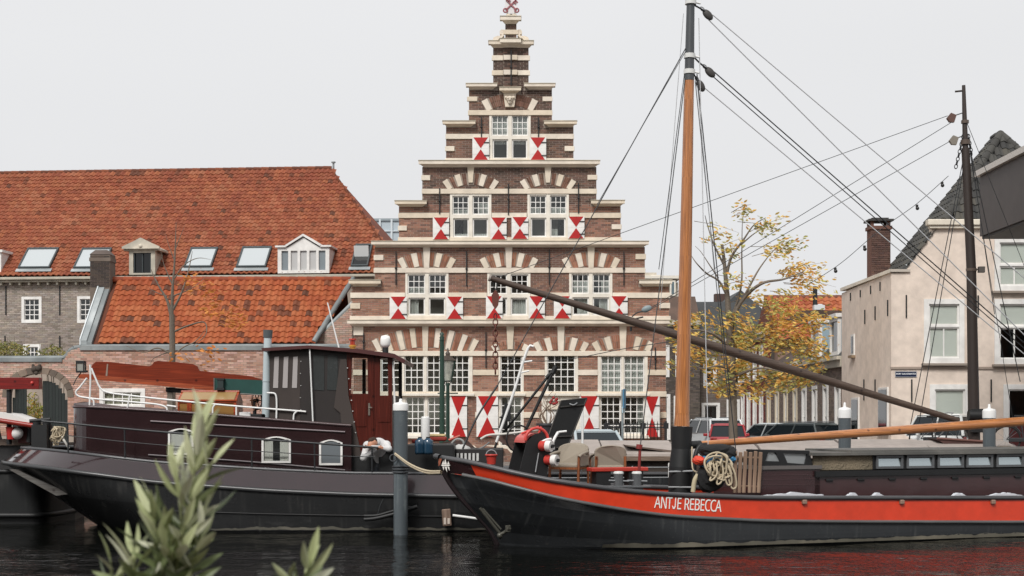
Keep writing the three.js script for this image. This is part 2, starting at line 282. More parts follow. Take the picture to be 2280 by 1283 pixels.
  for (const [y0, y1] of [[824, 836], [872, 884], [918, 931]]) bandRow(786, 1484, y0, y1, y1 < 840 ? [[846, 1053], [1110, 1166], [1213, 1287], [1331, 1442]] : y1 > 900 ? [[846, 1058], [1110, 1166], [1206, 1291], [1331, 1442]] : []);
  band(786, 1484, 992, 1010, 0.07);

  // --- windows
  const opening = (x0, x1, y0, y1) => { winHoles.push(rect(gx(x0), gx(x1), gy(y1), gy(y0))); gaps.push(rect(gx(x0), gx(x1), gy(y1), gy(y0))); };
  const windowAt = (x0, x1, y0, y1, lights, z = 0.0) => { // cross-frame window; lights: [x0,x1,y0,y1,cols,rows,opts] in photograph pixels
    opening(x0 + 1, x1 - 1, y0 + 1, y1 - 1);
    const w = part('window', surround(gx(x0), gx(x1), gy(y1), gy(y0), lights.map(l => [gx(l[0]), gx(l[1]), gy(l[3]), gy(l[2])]), -0.14, z + 0.012), mat.creamFrame, house);
    for (const l of lights) light(w, gx(l[0]) + .002, gx(l[1]) - .002, gy(l[3]) + .002, gy(l[2]) - .002, z, l[4], l[5], { inset: 0.05, ...l[6] }); return w;
  };
  const lead = { bar: 0.012, sash: 0.055 };
  const cross = (c, y0, ym, y1, hw, curt = [0, 0], curtU) => { // upper small-paned pair over a plain lower pair
    const g = 4; windowAt(c - hw, c + hw, y0, y1, [[c - hw + 5, c - g, y0 + 4, ym - 3, 3, 3, curtU ? { curtain: curtU[0] } : {}], [c + g, c + hw - 5, y0 + 4, ym - 3, 3, 3, curtU ? { curtain: curtU[1] } : {}], [c - hw + 7, c - g, ym + 5, y1 - 2, 1, 1, { ...lead, curtain: curt[0] || undefined }], [c + g, c + hw - 7, ym + 5, y1 - 2, 1, 1, { ...lead, curtain: curt[1] || undefined }]]);
  };
  cross(1135.5, 252, 305, 356, 46, [[[0, 1, 0.78, 1]], [[0, 1, 0.78, 1]]], [[[0, 1, 0, 1]], [[0, 1, 0, 1]]]);
  cross(1048, 432, 481, 530, 46, [[[0, 1, 0, 0.2]], [[0, 1, 0, .2]]], [[[0, 1, 0, .3]], [[.3, 1, 0, .62]]]); cross(1220.5, 431, 480, 530, 46, [0, [[.1, .5, 0, .45]]], [[[0, .6, 0, .35]], [[0, 1, 0, .4]]]);
  cross(950.5, 607, 658, 704, 48, [[[0.05, 0.6, 0, 1]], 0], [[[0, 1, 0, 0.35]], 0]); cross(1133, 607, 658, 704, 48, [0, [[0.1, 0.95, 0, 1]]]); cross(1315.5, 606, 657, 704, 48, [[[0.3, 1, 0, 1]], [[0.4, 1, 0, 1]]], [[[0, 1, 0, 0.65]], [[0.5, 1, 0, 0.7]]]);
  const row = (x0, x1, y0, y1, xs, ys, cols, rows, o = {}) => windowAt(x0, x1, y0, y1, xs.map((p, i) => [p[0] - 4, p[1] + 4, ys[0] - 4, ys[1] + 4, cols, rows, { bar: 0.034, ...(o.curtain ? { curtain: o.curtain[i] || o.curtain[0] } : {}) }]));
  row(846, 1052, 786, 877, [[853, 888], [904, 940], [954, 990], [1006, 1041]], [794, 871], 3, 5);
  row(893, 1004, 881, 970, [[907, 942], [956, 991]], [887, 962], 3, 5);
  row(1110, 1166, 788, 877, [[1118, 1158]], [795, 871], 3, 5); row(1110, 1166, 881, 1000, [[1119, 1158]], [887, 990], 3, 6);
  row(1213, 1287, 786, 877, [[1222, 1277]], [792, 870], 4, 5);
  row(1331, 1442, 788, 877, [[1342, 1380], [1393, 1431]], [796, 871], 3, 5, { curtain: [[[0, 1, 0, 1]]] }); row(1331, 1442, 881, 970, [[1341, 1378], [1392, 1431]], [887, 962], 3, 5, { curtain: [[], [[0.7, 1, 0, 1]]] });
  for (const [x0, x1] of [[890, 1056], [1106, 1170], [1206, 1292], [1327, 1446]]) part('window_sill', rbox(gx(x1) - gx(x0), 0.1, 0.2, (gx(x0) + gx(x1)) / 2, gy(879), 0.06), mat.creamFrame, house);
  for (const [x0, x1] of [[888, 1010], [1326, 1446]]) part('window_sill', rbox(gx(x1) - gx(x0), 0.12, 0.22, (gx(x0) + gx(x1)) / 2, gy(973), 0.06), mat.creamFrame, house);
  // street door under the third window
  opening(1207, 1291, 884, 1027);
  { const d = part('door', [surround(gx(1206), gx(1292), 0.01, gy(883), [[gx(1216), gx(1282), 0.02, gy(893)]], -0.12, 0.03), bx(gx(1216), gx(1282), gy(912), gy(893), -0.1, -0.05)], mat.creamFrame, house);
    part('door_leaf', [bx(gx(1217), gx(1281), 0.03, gy(914), -0.13, -0.09), bx(gx(1222), gx(1246), gy(960), gy(924), -0.09, -0.07), bx(gx(1252), gx(1276), gy(960), gy(924), -0.09, -0.07)], mat.white, d);
    part('door_hood', [slab([...Array(13)].map((_, i) => P(1249 + 31 * Math.cos(Math.PI * i / 12), 912 - 14 * Math.sin(Math.PI * i / 12))), -0.05, 0.0)], mat.stone, d); }
  // --- hourglass shutters
  const shutter = (x0, x1, y0, y1, open = 0) => {
    const w = gx(x1) - gx(x0), h = gy(y0) - gy(y1), t = 0.035, n = 4, g = []; for (let i = 0; i < n; i++) g.push(bx(-w / 2, w / 2, -h / 2 + h * i / n + 0.002, -h / 2 + h * (i + 1) / n - 0.004, 0, t - 0.002 + (i % 2) * 0.003)); g.push(bx(-w / 2 + .01, w / 2 - .01, -h / 2 + .01, h / 2 - .01, 0.001, t - 0.008));
    const s = part('shutter', g, mat.white, house); s.position.set((gx(x0) + gx(x1)) / 2, (gy(y0) + gy(y1)) / 2, 0.075); s.rotation.y = open;
    const m = w * 0.06, tr = (y) => slab(y > 0 ? [[-w / 2 + m, h / 2 - .005], [0, 0.02], [w / 2 - m, h / 2 - .005]].reverse() : [[-w / 2 + m, -h / 2 + .005], [w / 2 - m, -h / 2 + .005], [0, -0.02]], t + 0.003, t + 0.008);
    part('red_triangle', tr(1), mat.red, s); part('red_triangle', tr(-1), mat.red, s);
    const side = x0 < 0 ? 1 : 1; for (const yy of [0.27, -0.3]) part('hinge', bx(w * 0.2, w / 2 + 0.02, yy * h - 0.018, yy * h + 0.018, t + 0.009, t + 0.022), mat.iron, s);
    return s;
  };
  shutter(1052, 1089, 307, 358); shutter(1179, 1216, 307, 358);
  for (const [a, b, y] of [[964, 1000, 485], [1092, 1128, 485], [1139, 1176, 484], [1264, 1301, 483]]) shutter(a, b, y, y + 49);
  for (const [a, b, y] of [[868, 906, 661], [994, 1031, 661], [1082, 1119, 660], [1177, 1213, 660], [1233, 1271, 660], [1359, 1397, 660]]) shutter(a, b, y, y + 50);
  for (const [a, b] of [[855, 893], [1002, 1040], [1061, 1109], [1290, 1333]]) shutter(a, b, 882, 973);
  { const s = shutter(1441, 1484, 883, 973, 0); s.rotation.y = -0.85; s.position.x = gx(1452); s.position.z = 0.28; }
  // --- iron wall anchors
  for (const [x, y0, y1] of [[1138, 113, 192], [1072, 262, 306], [1199, 262, 306], [979, 420, 477], [1132, 410, 479], [1288, 408, 476], [882, 560, 636], [1039, 560, 638], [1223, 556, 635], [1389, 561, 636], [1082, 740, 820], [1459, 774, 823], [810, 742, 782]])
    part('wall_anchor', [rbox(0.045, gy(y0) - gy(y1), 0.04, gx(x), (gy(y0) + gy(y1)) / 2, y0 < 150 ? 0.15 : 0.075), ball(0.05, gx(x), (gy(y0) + gy(y1)) / 2, y0 < 150 ? 0.16 : 0.085, 8, 6)], mat.iron, house);
  // --- shield with crossed keys on the pedestal
  { const q = [[-13, 2], [-14, 12], [-13, 22], [-8, 30], [0, 34], [8, 30], [13, 22], [14, 12], [13, 2], [15, -14], [9, -26], [0, -30], [-9, -26], [-15, -14]].map(([a, b]) => P(1138 + a, b)).reverse();
    const s = part('shield', slab(q, -0.14, 0.06), M('#e4e2e2', 0.6, { map: T.mottle }), house);
    const key = a => { const g = [box(0.05, 0.55, 0.03, 0, 0, 0.08), new THREE.TorusGeometry(0.075, 0.03, 6, 12).translate(0, -0.31, 0.085), box(0.14, 0.05, 0.03, 0.06, 0.24, 0.08), box(0.11, 0.05, 0.03, 0.05, 0.15, 0.08)]; return join(g).rotateZ(a).translate(gx(1138), gy(12), 0); };
    for (const a of [-0.78, 0.78]) part('crossed_key', key(a).translate(0, 0, a > 0 ? 0.012 : 0), M('#93555a', 0.6), s); }
  // --- brickwork and the walls behind it
  const inner = winHoles;
  part('wall', slab(outline, -0.36, -0.012, inner), mat.mortar, house);
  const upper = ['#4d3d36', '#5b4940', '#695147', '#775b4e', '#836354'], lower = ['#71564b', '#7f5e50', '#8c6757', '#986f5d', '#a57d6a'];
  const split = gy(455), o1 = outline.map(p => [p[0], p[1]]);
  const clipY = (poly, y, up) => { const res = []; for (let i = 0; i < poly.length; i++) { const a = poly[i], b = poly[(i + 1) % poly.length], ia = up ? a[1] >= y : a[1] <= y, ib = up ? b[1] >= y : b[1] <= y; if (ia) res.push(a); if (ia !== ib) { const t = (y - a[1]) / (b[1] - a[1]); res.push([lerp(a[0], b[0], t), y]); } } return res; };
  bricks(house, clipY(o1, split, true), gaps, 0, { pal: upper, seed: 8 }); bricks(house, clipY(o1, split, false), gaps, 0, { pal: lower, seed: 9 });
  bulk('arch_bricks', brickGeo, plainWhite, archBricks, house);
  { const pg = [[124, 135], [157, 168]].map(([a, b]) => rect(gx(1118), gx(1154), gy(b), gy(a))); bricks(house, pilaster, pg, 0.062, { pal: upper, seed: 12 }); }
  // --- body behind: side walls, roof slopes, floors, back wall
  const dp = -12, side = (a, b) => slab([P(a, 1028), P(b, 1028), P(b, 722), P(a, 722)], dp, -0.36);
  part('side_wall', slab([[gx(790), 0], [gx(805), 0], [gx(805), gy(722)], [gx(790), gy(722)]], dp, -0.36), M('#6a5349', 0.9, { map: T.weather }), house); part('side_wall', slab([[gx(1466), 0], [gx(1481), 0], [gx(1481), gy(722)], [gx(1466), gy(722)]], dp, -0.36), M('#5e5048', 0.9, { map: T.weather }), house);
  const slope = s => slab([[gx(1137 + s * 346), gy(722)], [gx(1137 + s * 34), gy(215)], [gx(1137 + s * 26), gy(228)], [gx(1137 + s * 330), gy(722)]], dp, -0.36);
  part('roof', [slope(-1), slope(1), bx(gx(1137 - 36), gx(1137 + 36), gy(230), gy(214), dp, -0.36)], M('#6b3a28', 0.85, { map: T.weather }), house);
  part('back_wall', slab([P(792, 1026), P(1480, 1026), P(1480, 724), P(1170, 214), P(1104, 214), P(792, 724)].reverse(), dp - 0.25, dp), mat.interior, house);
  for (const [y0, y1, hw] of [[1022, 731, 326], [729, 546, 210], [543, 367, 108], [364, 235, 48]]) part('inner_wall', bx(gx(1137 - hw), gx(1137 + hw), gy(y0) + .06, gy(y1) - .12, -1.5, -1.4), M('#bdb4a8', .9), house);
  for (const y of [1024, 730, 545, 366]) { const hw = y > 700 ? 328 : (y - 215) * 0.615; part('storey_floor', bx(gx(1137 - hw), gx(1137 + hw), gy(y) - 0.1, gy(y) + 0.05, dp, -0.37), mat.interior, house); }
}

// ---------- roof tiles ----------
function pantile(w, h, t, amp) { // S-shaped clay tile: top skin and a thick lower lip
  const n = 6, pos = [], z = i => amp * (0.5 + 0.5 * Math.sin((i / n) * 2 * Math.PI - 0.6)) * (0.55 + 0.45 * Math.sin(i / n * Math.PI)), P = (i, a, b) => [(-0.5 + i / n) * w, a, b];
  for (let i = 0; i < n; i++) {
    const a = P(i, -h / 2, z(i) + t * 1.6), b = P(i + 1, -h / 2, z(i + 1) + t * 1.6), c = P(i + 1, h / 2, z(i + 1)), d = P(i, h / 2, z(i)), e = P(i, -h / 2, z(i) - t * .2), f = P(i + 1, -h / 2, z(i + 1) - t * .2);
    pos.push(...a, ...b, ...c, ...a, ...c, ...d, ...e, ...f, ...b, ...e, ...b, ...a);
  }
  const g = new THREE.BufferGeometry(); g.setAttribute('position', new THREE.Float32BufferAttribute(pos, 3)); g.computeVertexNormals(); return g;
}
// covers the roof plane spanned by origin o, along ex, up-slope es (length L) with tiles; near rows as single tiles, the rest as one part
function tiled(parent, o, ex, es, L, span, pw, ph, pal, singles, seed, name = 'roof_tile', dark = .05, skip) {
  const pal0 = pal, all = dark ? pal.concat(['#84492f', '#8f5033', '#75452f']) : pal;
  R = rng(seed); const nrm = ex.clone().cross(es).normalize(), geo = shared(pantile(pw * 1.06, ph * 1.2, 0.026, pw * 0.27)), rest = [], ones = [];
  const mats = all.flatMap(h => [M(h, 0.8, { map: T.weather, bumpMap: T.grain, bumpScale: 0.004 })]), patch = fbm(5, seed, 4), sag = fbm(3, seed + 5, 3), run = lattice(60, seed + 9);
  for (let j = 0; (j + .5) * ph < L; j++) { const v = (j + .5) * ph, [a, b] = span(v); for (let i = Math.ceil(a / pw); (i + .5) * pw < b; i++) {
    const u = (i + .5) * pw; if (skip && skip(u, v)) continue; const p = o.clone().addScaledVector(ex, u + rr(-.008, .008)).addScaledVector(es, v + rr(-.006, .006)).addScaledVector(nrm, 0.035 + rr(-0.004, 0.008) + .11 * (sag(u * .035, v * .05) - .5));
    const B = new THREE.Matrix4().makeBasis(ex, es, nrm), q = new THREE.Quaternion().setFromRotationMatrix(B).multiply(new THREE.Quaternion().setFromEuler(new THREE.Euler(rr(-.02, .02), rr(-.03, .03), rr(-.018, .018))));
    const t = clamp((patch(u * 0.03, v * 0.05) - 0.5) * 1.0 + (run(u * .02, v * .012) - .5) * .7 + 0.52 + rr(-.36, .36), 0, 0.999), dk = R() < dark * (.5 + 1.6 * patch(u * .06 + .3, v * .09) ** 2 + (v > L * .86 ? .9 : 0)), ci = dk ? pal.length + Math.floor(R() * 3) : Math.floor(t * pal.length); (ones.length < singles ? ones : rest).push({ p, q, ci });
  } }
  for (const e of ones) { const m = new THREE.Mesh(geo, mats[e.ci]); m.name = name; m.position.copy(e.p); m.quaternion.copy(e.q); m.castShadow = m.receiveShadow = true; parent.add(m); }
  if (rest.length) bulk(name + 's', geo, M('#ffffff', 0.8, { map: T.weather, bumpMap: T.grain, bumpScale: 0.004 }), rest.map(e => ({ m: new THREE.Matrix4().compose(e.p, e.q, V(1, 1, 1)), c: jitter(all[e.ci], 0.1) })), parent);
}
function ridge(parent, a, b, r, step, m, name = 'ridge_tile') { // row of half-round ridge tiles from a to b
  const d = b.clone().sub(a), n = Math.round(d.length() / step), g = shared(new THREE.CylinderGeometry(r, r * 1.12, step * 1.08, 8, 1, false, -Math.PI / 2, Math.PI).rotateY(0)); const q = new THREE.Quaternion().setFromUnitVectors(V(0, 1, 0), d.clone().normalize());
  for (let i = 0; i < n; i++) { const t = new THREE.Mesh(g, m[i % m.length]); t.name = name; t.position.copy(a).addScaledVector(d, (i + .5) / n); t.quaternion.copy(q); t.rotateY(-Math.atan2(0, 1)); t.castShadow = true; parent.add(t); }
}
const orange = ['#9f5236', '#a75a3b', '#ae6040', '#b66945', '#aa5a3a', '#bb7250'], orangeBright = ['#b7592f', '#c16437', '#c86c3d', '#bd5f34', '#cd7547', '#c4683a'];
const greyBrick = ['#7d746c', '#877d75', '#91877e', '#998f86', '#a2978d'], pinkBrick = ['#a07a6a', '#b18a79', '#bd9787', '#c4a193', '#b29b8c', '#bba798'];
const oldPale = M('#d8d2c4', 0.7, { map: T.weather });

// ---------- long building with the big hipped roof ----------
{
  const f = frame(-5, 66, -0.089, QUAY), b = thing('long_hall', 'long grey-brick building under a large hipped orange pantile roof with dormers and skylights', 'building', f.pos, f.turn);
  const ye = f.at(600, 611, 0.3).y, xr = f.at(738, 375, -6).x, yr = f.at(738, 376, -6).y, x0 = -28;
  const es = V(0, yr - ye, -6.3), L = es.length(); es.normalize();
  part('roof', sweep([[0.3, ye - .12], [-6, yr - .06], [-12.3, ye - .12]], x0, xr), M('#5a3020', 0.9), b);
  { const g = new THREE.BufferGeometry(), A = V(xr, yr - .12, -6.05), B = V(0.1, ye - .16, 0.25), C = V(0.15, ye - .1, -12.3), D = V(xr, ye - .16, 0.25), E = V(xr, ye - .1, -12.3); const tri = [[A, B, C], [A, D, B], [A, C, E]]; g.setAttribute('position', new THREE.Float32BufferAttribute(tri.flat().flatMap(v => [v.x, v.y, v.z]), 3)); part('hip_end', g, M('#8a452a', 0.9, { map: T.weather }), b); }
  tiled(b, V(0, ye, 0.3), V(1, 0, 0), es, L, v => [x0, lerp(0.1, xr, v / L)], 0.262, 0.305, orange, 300, 21);
  const rm = [M('#86492f', 0.85, { map: T.weather }), M('#9a5637', 0.85, { map: T.weather }), M('#76422c', 0.85, { map: T.weather })];
  ridge(b, V(x0, yr + .02, -6), V(xr, yr + .02, -6), 0.12, 0.4, rm); ridge(b, V(xr, yr + .02, -6), V(0.1, ye + .05, 0.3), 0.12, 0.4, rm);
  part('ridge_vent', [rod(V(xr + .1, yr, -6), V(xr + .1, yr + .32, -6), 0.05), rod(V(xr + .1, yr + .3, -6), V(xr + .1, yr + .36, -6), 0.11)], mat.lead, b);
  // walls
  const hole = [[49, 91, 662, 718], [173, 216, 661, 718], [53, 89, 768, 822]].map(([a, c, d, e]) => { const p = f.at(a, e, 0), q = f.at(c, d, 0); return [p.x, q.x, p.y, q.y]; });
  part('wall', slab(rect(x0, -0.1, 0, ye - .1), -0.35, -0.012, hole.map(h => rect(...h))), mat.mortar, b);
  part('end_wall', bx(-0.1, 0.2, 0, ye - .1, -12, -0.02), M('#7b6d63', 0.9, { map: T.weather }), b); part('back_wall', bx(x0, -0.1, 0, ye - .1, -12.2, -12), mat.interior, b); part('storey_floor', bx(x0, -0.1, 4.4, 4.6, -12, -0.36), mat.interior, b);
  const bl = f.at(-30, 800, 0), br = f.at(262, 612, 0);
  bricks(b, rect(bl.x, br.x, bl.y, ye - 0.2), hole.map(h => rect(h[0], h[1], h[2], h[3])), 0, { pal: greyBrick, seed: 31, pitch: 0.085 });
  hole.forEach((h, i) => { const w = part('window', surround(h[0] - .03, h[1] + .03, h[2] - .03, h[3] + .03, [[h[0] + .1, h[1] - .1, h[2] + .1, h[3] - .1]], -0.12, 0.02), mat.white, b); light(w, h[0] + .102, h[1] - .102, h[2] + .102, h[3] - .102, 0, 3, 4, { inset: 0.04, sash: .03, bar: .035 }); });
  // gutter on brackets
  part('gutter', [rbox(27.8, 0.13, 0.3, x0 / 2, ye - .1, 0.32, 0.03), rbox(27.8, 0.09, 0.22, x0 / 2, ye - .22, 0.2, 0.02)], oldPale, b);
  const br2 = shared(rbox(0.1, 0.14, 0.26, 0, 0, 0, .02)); for (let x = -27.6; x < -1; x += 0.46) { const m = new THREE.Mesh(br2, oldPale); m.name = 'eaves_bracket'; m.position.set(x, ye - .33, 0.12); m.castShadow = m.receiveShadow = true; b.add(m); }
  for (const [x, y0, y1] of [[13, 637, 702], [133, 637, 702], [133, 748, 780], [11, 748, 780]]) { const p = f.at(x, y0, 0), q = f.at(x, y1, 0); part('wall_anchor', rbox(.05, p.y - q.y, .05, p.x, (p.y + q.y) / 2, .03), mat.iron, b); }
  // skylights lie on the slope
  const on = (px, py) => { let z = 0; for (let k = 0; k < 12; k++) { const p = f.at(px, py, z); z = 0.3 - (p.y - ye) / (yr - ye) * 6.3; } return f.at(px, py, z); };
  const nrm = V(1, 0, 0).cross(es).normalize();
  const glassSky = M('#b3b9bb', 0.1, { physical: true, metalness: 0.0 });
  const roofWindow = (px0, px1, py0, py1, openLid) => {
    const a = on(px0, py1), c = on(px1, py1), d = on((px0 + px1) / 2, py0), w = c.x - a.x, h = d.clone().sub(on((px0 + px1) / 2, py1)).length();
    const s = part('skylight', [bx(-w / 2, w / 2, 0, h, 0, 0.02), bx(-w / 2, -w / 2 + .07, 0, h, .02, .14), bx(w / 2 - .07, w / 2, 0, h, .02, .14), bx(-w / 2 + .07, w / 2 - .07, 0, .08, .02, .138), bx(-w / 2 + .07, w / 2 - .07, h - .1, h, .02, .138)], M('#3f4648', 0.5), b);
    s.position.copy(a).lerp(c, .5).addScaledVector(nrm, .1); s.quaternion.setFromRotationMatrix(new THREE.Matrix4().makeBasis(V(1, 0, 0), es, nrm));
    const pane = part('pane', bx(-w / 2 + .075, w / 2 - .075, .085, h - .105, .09, .1), openLid ? mat.glassDark : glassSky, s);
    if (openLid) { const l = part('tilted_sash', bx(-w / 2 + .06, w / 2 - .06, -.45, .3, 0, .05), M('#c9cdcd', 0.4), s); l.position.set(0, h * .52, .25); l.rotation.x = 1.0; }
    part('flashing', bx(-w / 2 - .08, w / 2 + .12, -.22, -.005, .03, .06), mat.zinc, s);
  };
  roofWindow(42, 112, 562, 604); roofWindow(165, 232, 562, 604); roofWindow(411, 472, 560, 602); roofWindow(527, 593, 558, 602); roofWindow(782, 820, 552, 600, true);
  // pedimented dormer
  const dormer = (px0, px1, py0, py1, zf, build) => { const a = f.at(px0, py1, zf), c = f.at(px1, py0, zf); build(a.x, c.x, a.y, c.y, zf); };
  dormer(287, 345, 558, 612, 0.5, (xa, xb, ya, yb, z) => {
    const d = part('dormer', [surround(xa, xb, ya, yb, [[xa + .2, xb - .2, ya + .08, yb - .1]], z - .2, z), bx(xa, xa + .12, ya, yb, z - 2.4, z - .2), bx(xb - .12, xb, ya, yb, z - 2.4, z - .2), bx(xa, xb, yb - .08, yb, z - 2.4, z - .2)], oldPale, b);
    part('pane', bx(xa + .21, xb - .21, ya + .09, yb - .11, z - .14, z - .12), mat.glassDark, d); part('glazing_bar', [bx((xa + xb) / 2 - .03, (xa + xb) / 2 + .03, ya + .1, yb - .12, z - .12, z - .06), bx(xa + .2, xa + .26, ya + .08, yb - .1, z - .119, z - .05), bx(xb - .26, xb - .2, ya + .08, yb - .1, z - .119, z - .05)], M('#2d3436', .5), d);
    const xc = (xa + xb) / 2, hw = (xb - xa) / 2 + .22, ped = [[xc - hw, yb], [xc + hw, yb], [xc + hw, yb + .1], [xc + hw * .5, yb + .3], [xc, yb + .52], [xc - hw * .5, yb + .3], [xc - hw, yb + .1]];
    part('pediment', [slab(ped, z - 1.2, z + .1), slab(ped.map(p => [xc + (p[0] - xc) * 1.06, p[1] + .07]), z + .1, z + .22, [ped.map(p => [xc + (p[0] - xc) * .8, yb + .06 + (p[1] - yb) * .72])]), ball(.12, xc, yb + .2, z + .16)], oldPale, d);
  });
  // wide white dormer of five lights
  dormer(618, 733, 552, 609, 0.42, (xa, xb, ya, yb, z) => {
    const xc = (xa + xb) / 2, n = 5, op = []; for (let i = 0; i < n; i++) { const a = lerp(xa + .12, xb - .12, i / n) + .06, c = lerp(xa + .12, xb - .12, (i + 1) / n) - .06; op.push([a, c, ya + .14, yb - .12]); }
    const d = part('dormer', [slab([[xa, ya], [xb, ya], [xb, yb + .04], [xc + .75, yb + .04], [xc, yb + .5], [xc - .75, yb + .04], [xa, yb + .04]], z - .12, z, op.map(o => rect(...o))), bx(xa, xa + .1, ya, yb, z - 2.4, z - .12), bx(xb - .1, xb, ya, yb, z - 2.4, z - .12), bx(xa, xb, yb - .06, yb + .03, z - 2.4, z - .12), slab([[xc - .75, yb + .03], [xc + .75, yb + .03], [xc, yb + .5]], z - 2.6, z - .12), bx(xa - .1, xc - .8, yb + .04, yb + .12, z - 2.4, z + .1), bx(xc + .8, xb + .1, yb + .04, yb + .12, z - 2.4, z + .1)], mat.white, b);
    op.forEach((o, i) => part('pane', bx(...o, z - .1, z - .085), i % 4 === 0 ? M('#7d868b', .1, { physical: true }) : M('#b9b9b8', .25, { physical: true }), d));
    part('verge', [slab([[xc - .85, yb + .04], [xc, yb + .55], [xc + .85, yb + .04], [xc + .85, yb + .14], [xc, yb + .66], [xc - .85, yb + .14]].reverse(), z - 2.6, z + .1)], mat.white, d);
    part('cheek_flashing', sweep([[0.2, ya - .1], [-2.3, yb + .25], [-2.3, yb + .05], [.05, ya - .1]], xb + .01, xb + .2), mat.zinc, d);
  });
  dormer(-60, 2, 562, 612, 0.2, (xa, xb, ya, yb, z) => { const d = part('dormer', [bx(xa, xb, ya, yb, z - 2.4, z), bx(xa, xb + .1, yb, yb + .12, z - 2.4, z + .1)], mat.white, b); part('cheek_flashing', sweep([[0.2, ya - .1], [-2.3, yb + .25], [-2.3, yb + .05], [.05, ya - .1]], xb + .01, xb + .3), mat.zinc, d); });
}

// ---------- low tiled outhouse behind the courtyard wall ----------
{
  const f = frame(-12, 56, 0, QUAY), b = thing('tiled_outhouse', 'low outhouse with bright orange pantile roof, lead verge and dark brick chimney', 'outhouse', f.pos);
  const e0 = f.at(205, 766, 0), r0 = f.at(238, 626, -2.8), rR = f.at(781, 627, -2.8), eR = f.at(695, 766, 0), ye = e0.y, yr = r0.y, es = V(0, yr - ye, -2.8), L = es.length(); es.normalize();
  { const c = [V(e0.x - .1, ye - .08, .05), V(eR.x - .1, ye - .08, .05), V(rR.x - .2, yr - .06, -2.8), V(r0.x - .1, yr - .06, -2.8), V(r0.x - .1, ye, -5.6), V(rR.x - .2, ye, -5.6)], g = new THREE.BufferGeometry(); g.setAttribute('position', new THREE.Float32BufferAttribute([0, 1, 2, 0, 2, 3, 3, 2, 5, 3, 5, 4].flatMap(i => c[i].toArray()), 3)); part('abutment_flashing', rod(V(eR.x + .06, ye + .06, .04), V(rR.x + .1, yr + .1, -2.8), .11), mat.lead, b); part('roof', g, M('#5f3423', .9), b); }
  tiled(b, V(0, ye, 0.05), V(1, 0, 0), es, L, v => [e0.x, lerp(eR.x, rR.x, Math.min(1, v / L * 1.08))], 0.285, 0.325, orangeBright, 300, 22, 'roof_tile', .14);
  ridge(b, V(r0.x, yr + .05, -2.8), V(rR.x, yr + .05, -2.8), .13, .36, [M('#b8572f', .8, { map: T.weather }), M('#a34c2b', .8, { map: T.weather })]);
  const vx = e0.x, verge = (a, c, h) => sweep([[0.15, ye + h - .15], [-2.8, yr + h - .1], [-2.8, yr - .2], [.15, ye - .25]], a, c);
  part('lead_verge', verge(vx - .42, vx - .18, .28), mat.zinc, b); part('lead_verge', verge(vx - .18, vx + .02, .2), mat.lead, b); part('lead_verge', verge(vx - .46, vx - .42, .34), M('#d2d8da', .5), b);
  part('gable_wall', sweep([[0, 0], [0, ye - .2], [-2.8, yr - .15], [-5.6, ye - .2], [-5.6, 0]], vx - .44, vx - .1), M('#7d6659', .9, { map: T.weather }), b);
  { const c0 = f.at(205, 628, -2.6), c1 = f.at(249, 575, -2.6), cx = (c0.x + c1.x) / 2, w = c1.x - c0.x, yt = f.at(225, 562, -2.6).y, ch = part('chimney', [bx(c0.x, c1.x, yr - 1.2, yt - .12, -3.1, -2.3), bx(c0.x - .03, c1.x + .03, yt - .4, yt - .25, -3.13, -2.27)], mat.mortarDark, b);
    const g = new THREE.CylinderGeometry(w * .42, w * .74, .2, 4).rotateY(Math.PI / 4).translate(cx, yt - .02, -2.7); part('chimney_cap', g, M('#5b504a', .9), ch); bricks(ch, rect(c0.x, c1.x, yr - .3, yt - .13), [], -2.285, { pal: ['#3f3733', '#4d423c', '#594c45'], seed: 41 }); }
  // sloping brick shoulder between the roof and the gable house, edged with lead
  const s0 = f.at(690, 770, -.6), s1 = f.at(779, 680, -.6), s2 = f.at(779, 1010, -.6);
  part('brick_shoulder', slab([[s0.x, 0], [s2.x + .1, 0], [s2.x + .1, s1.y], [s0.x, s0.y]], -1.0, -.62), mat.mortar, b); bricks(b, [[s0.x, 2.4], [s2.x + .1, 2.4], [s2.x + .1, s1.y], [s0.x, s0.y]], [], -.6, { pal: pinkBrick, seed: 44 });
  part('shoulder_coping', rod(V(s0.x, s0.y + .04, -.75), V(s1.x + .1, s1.y + .1, -.75), .09), mat.zinc, b);
}

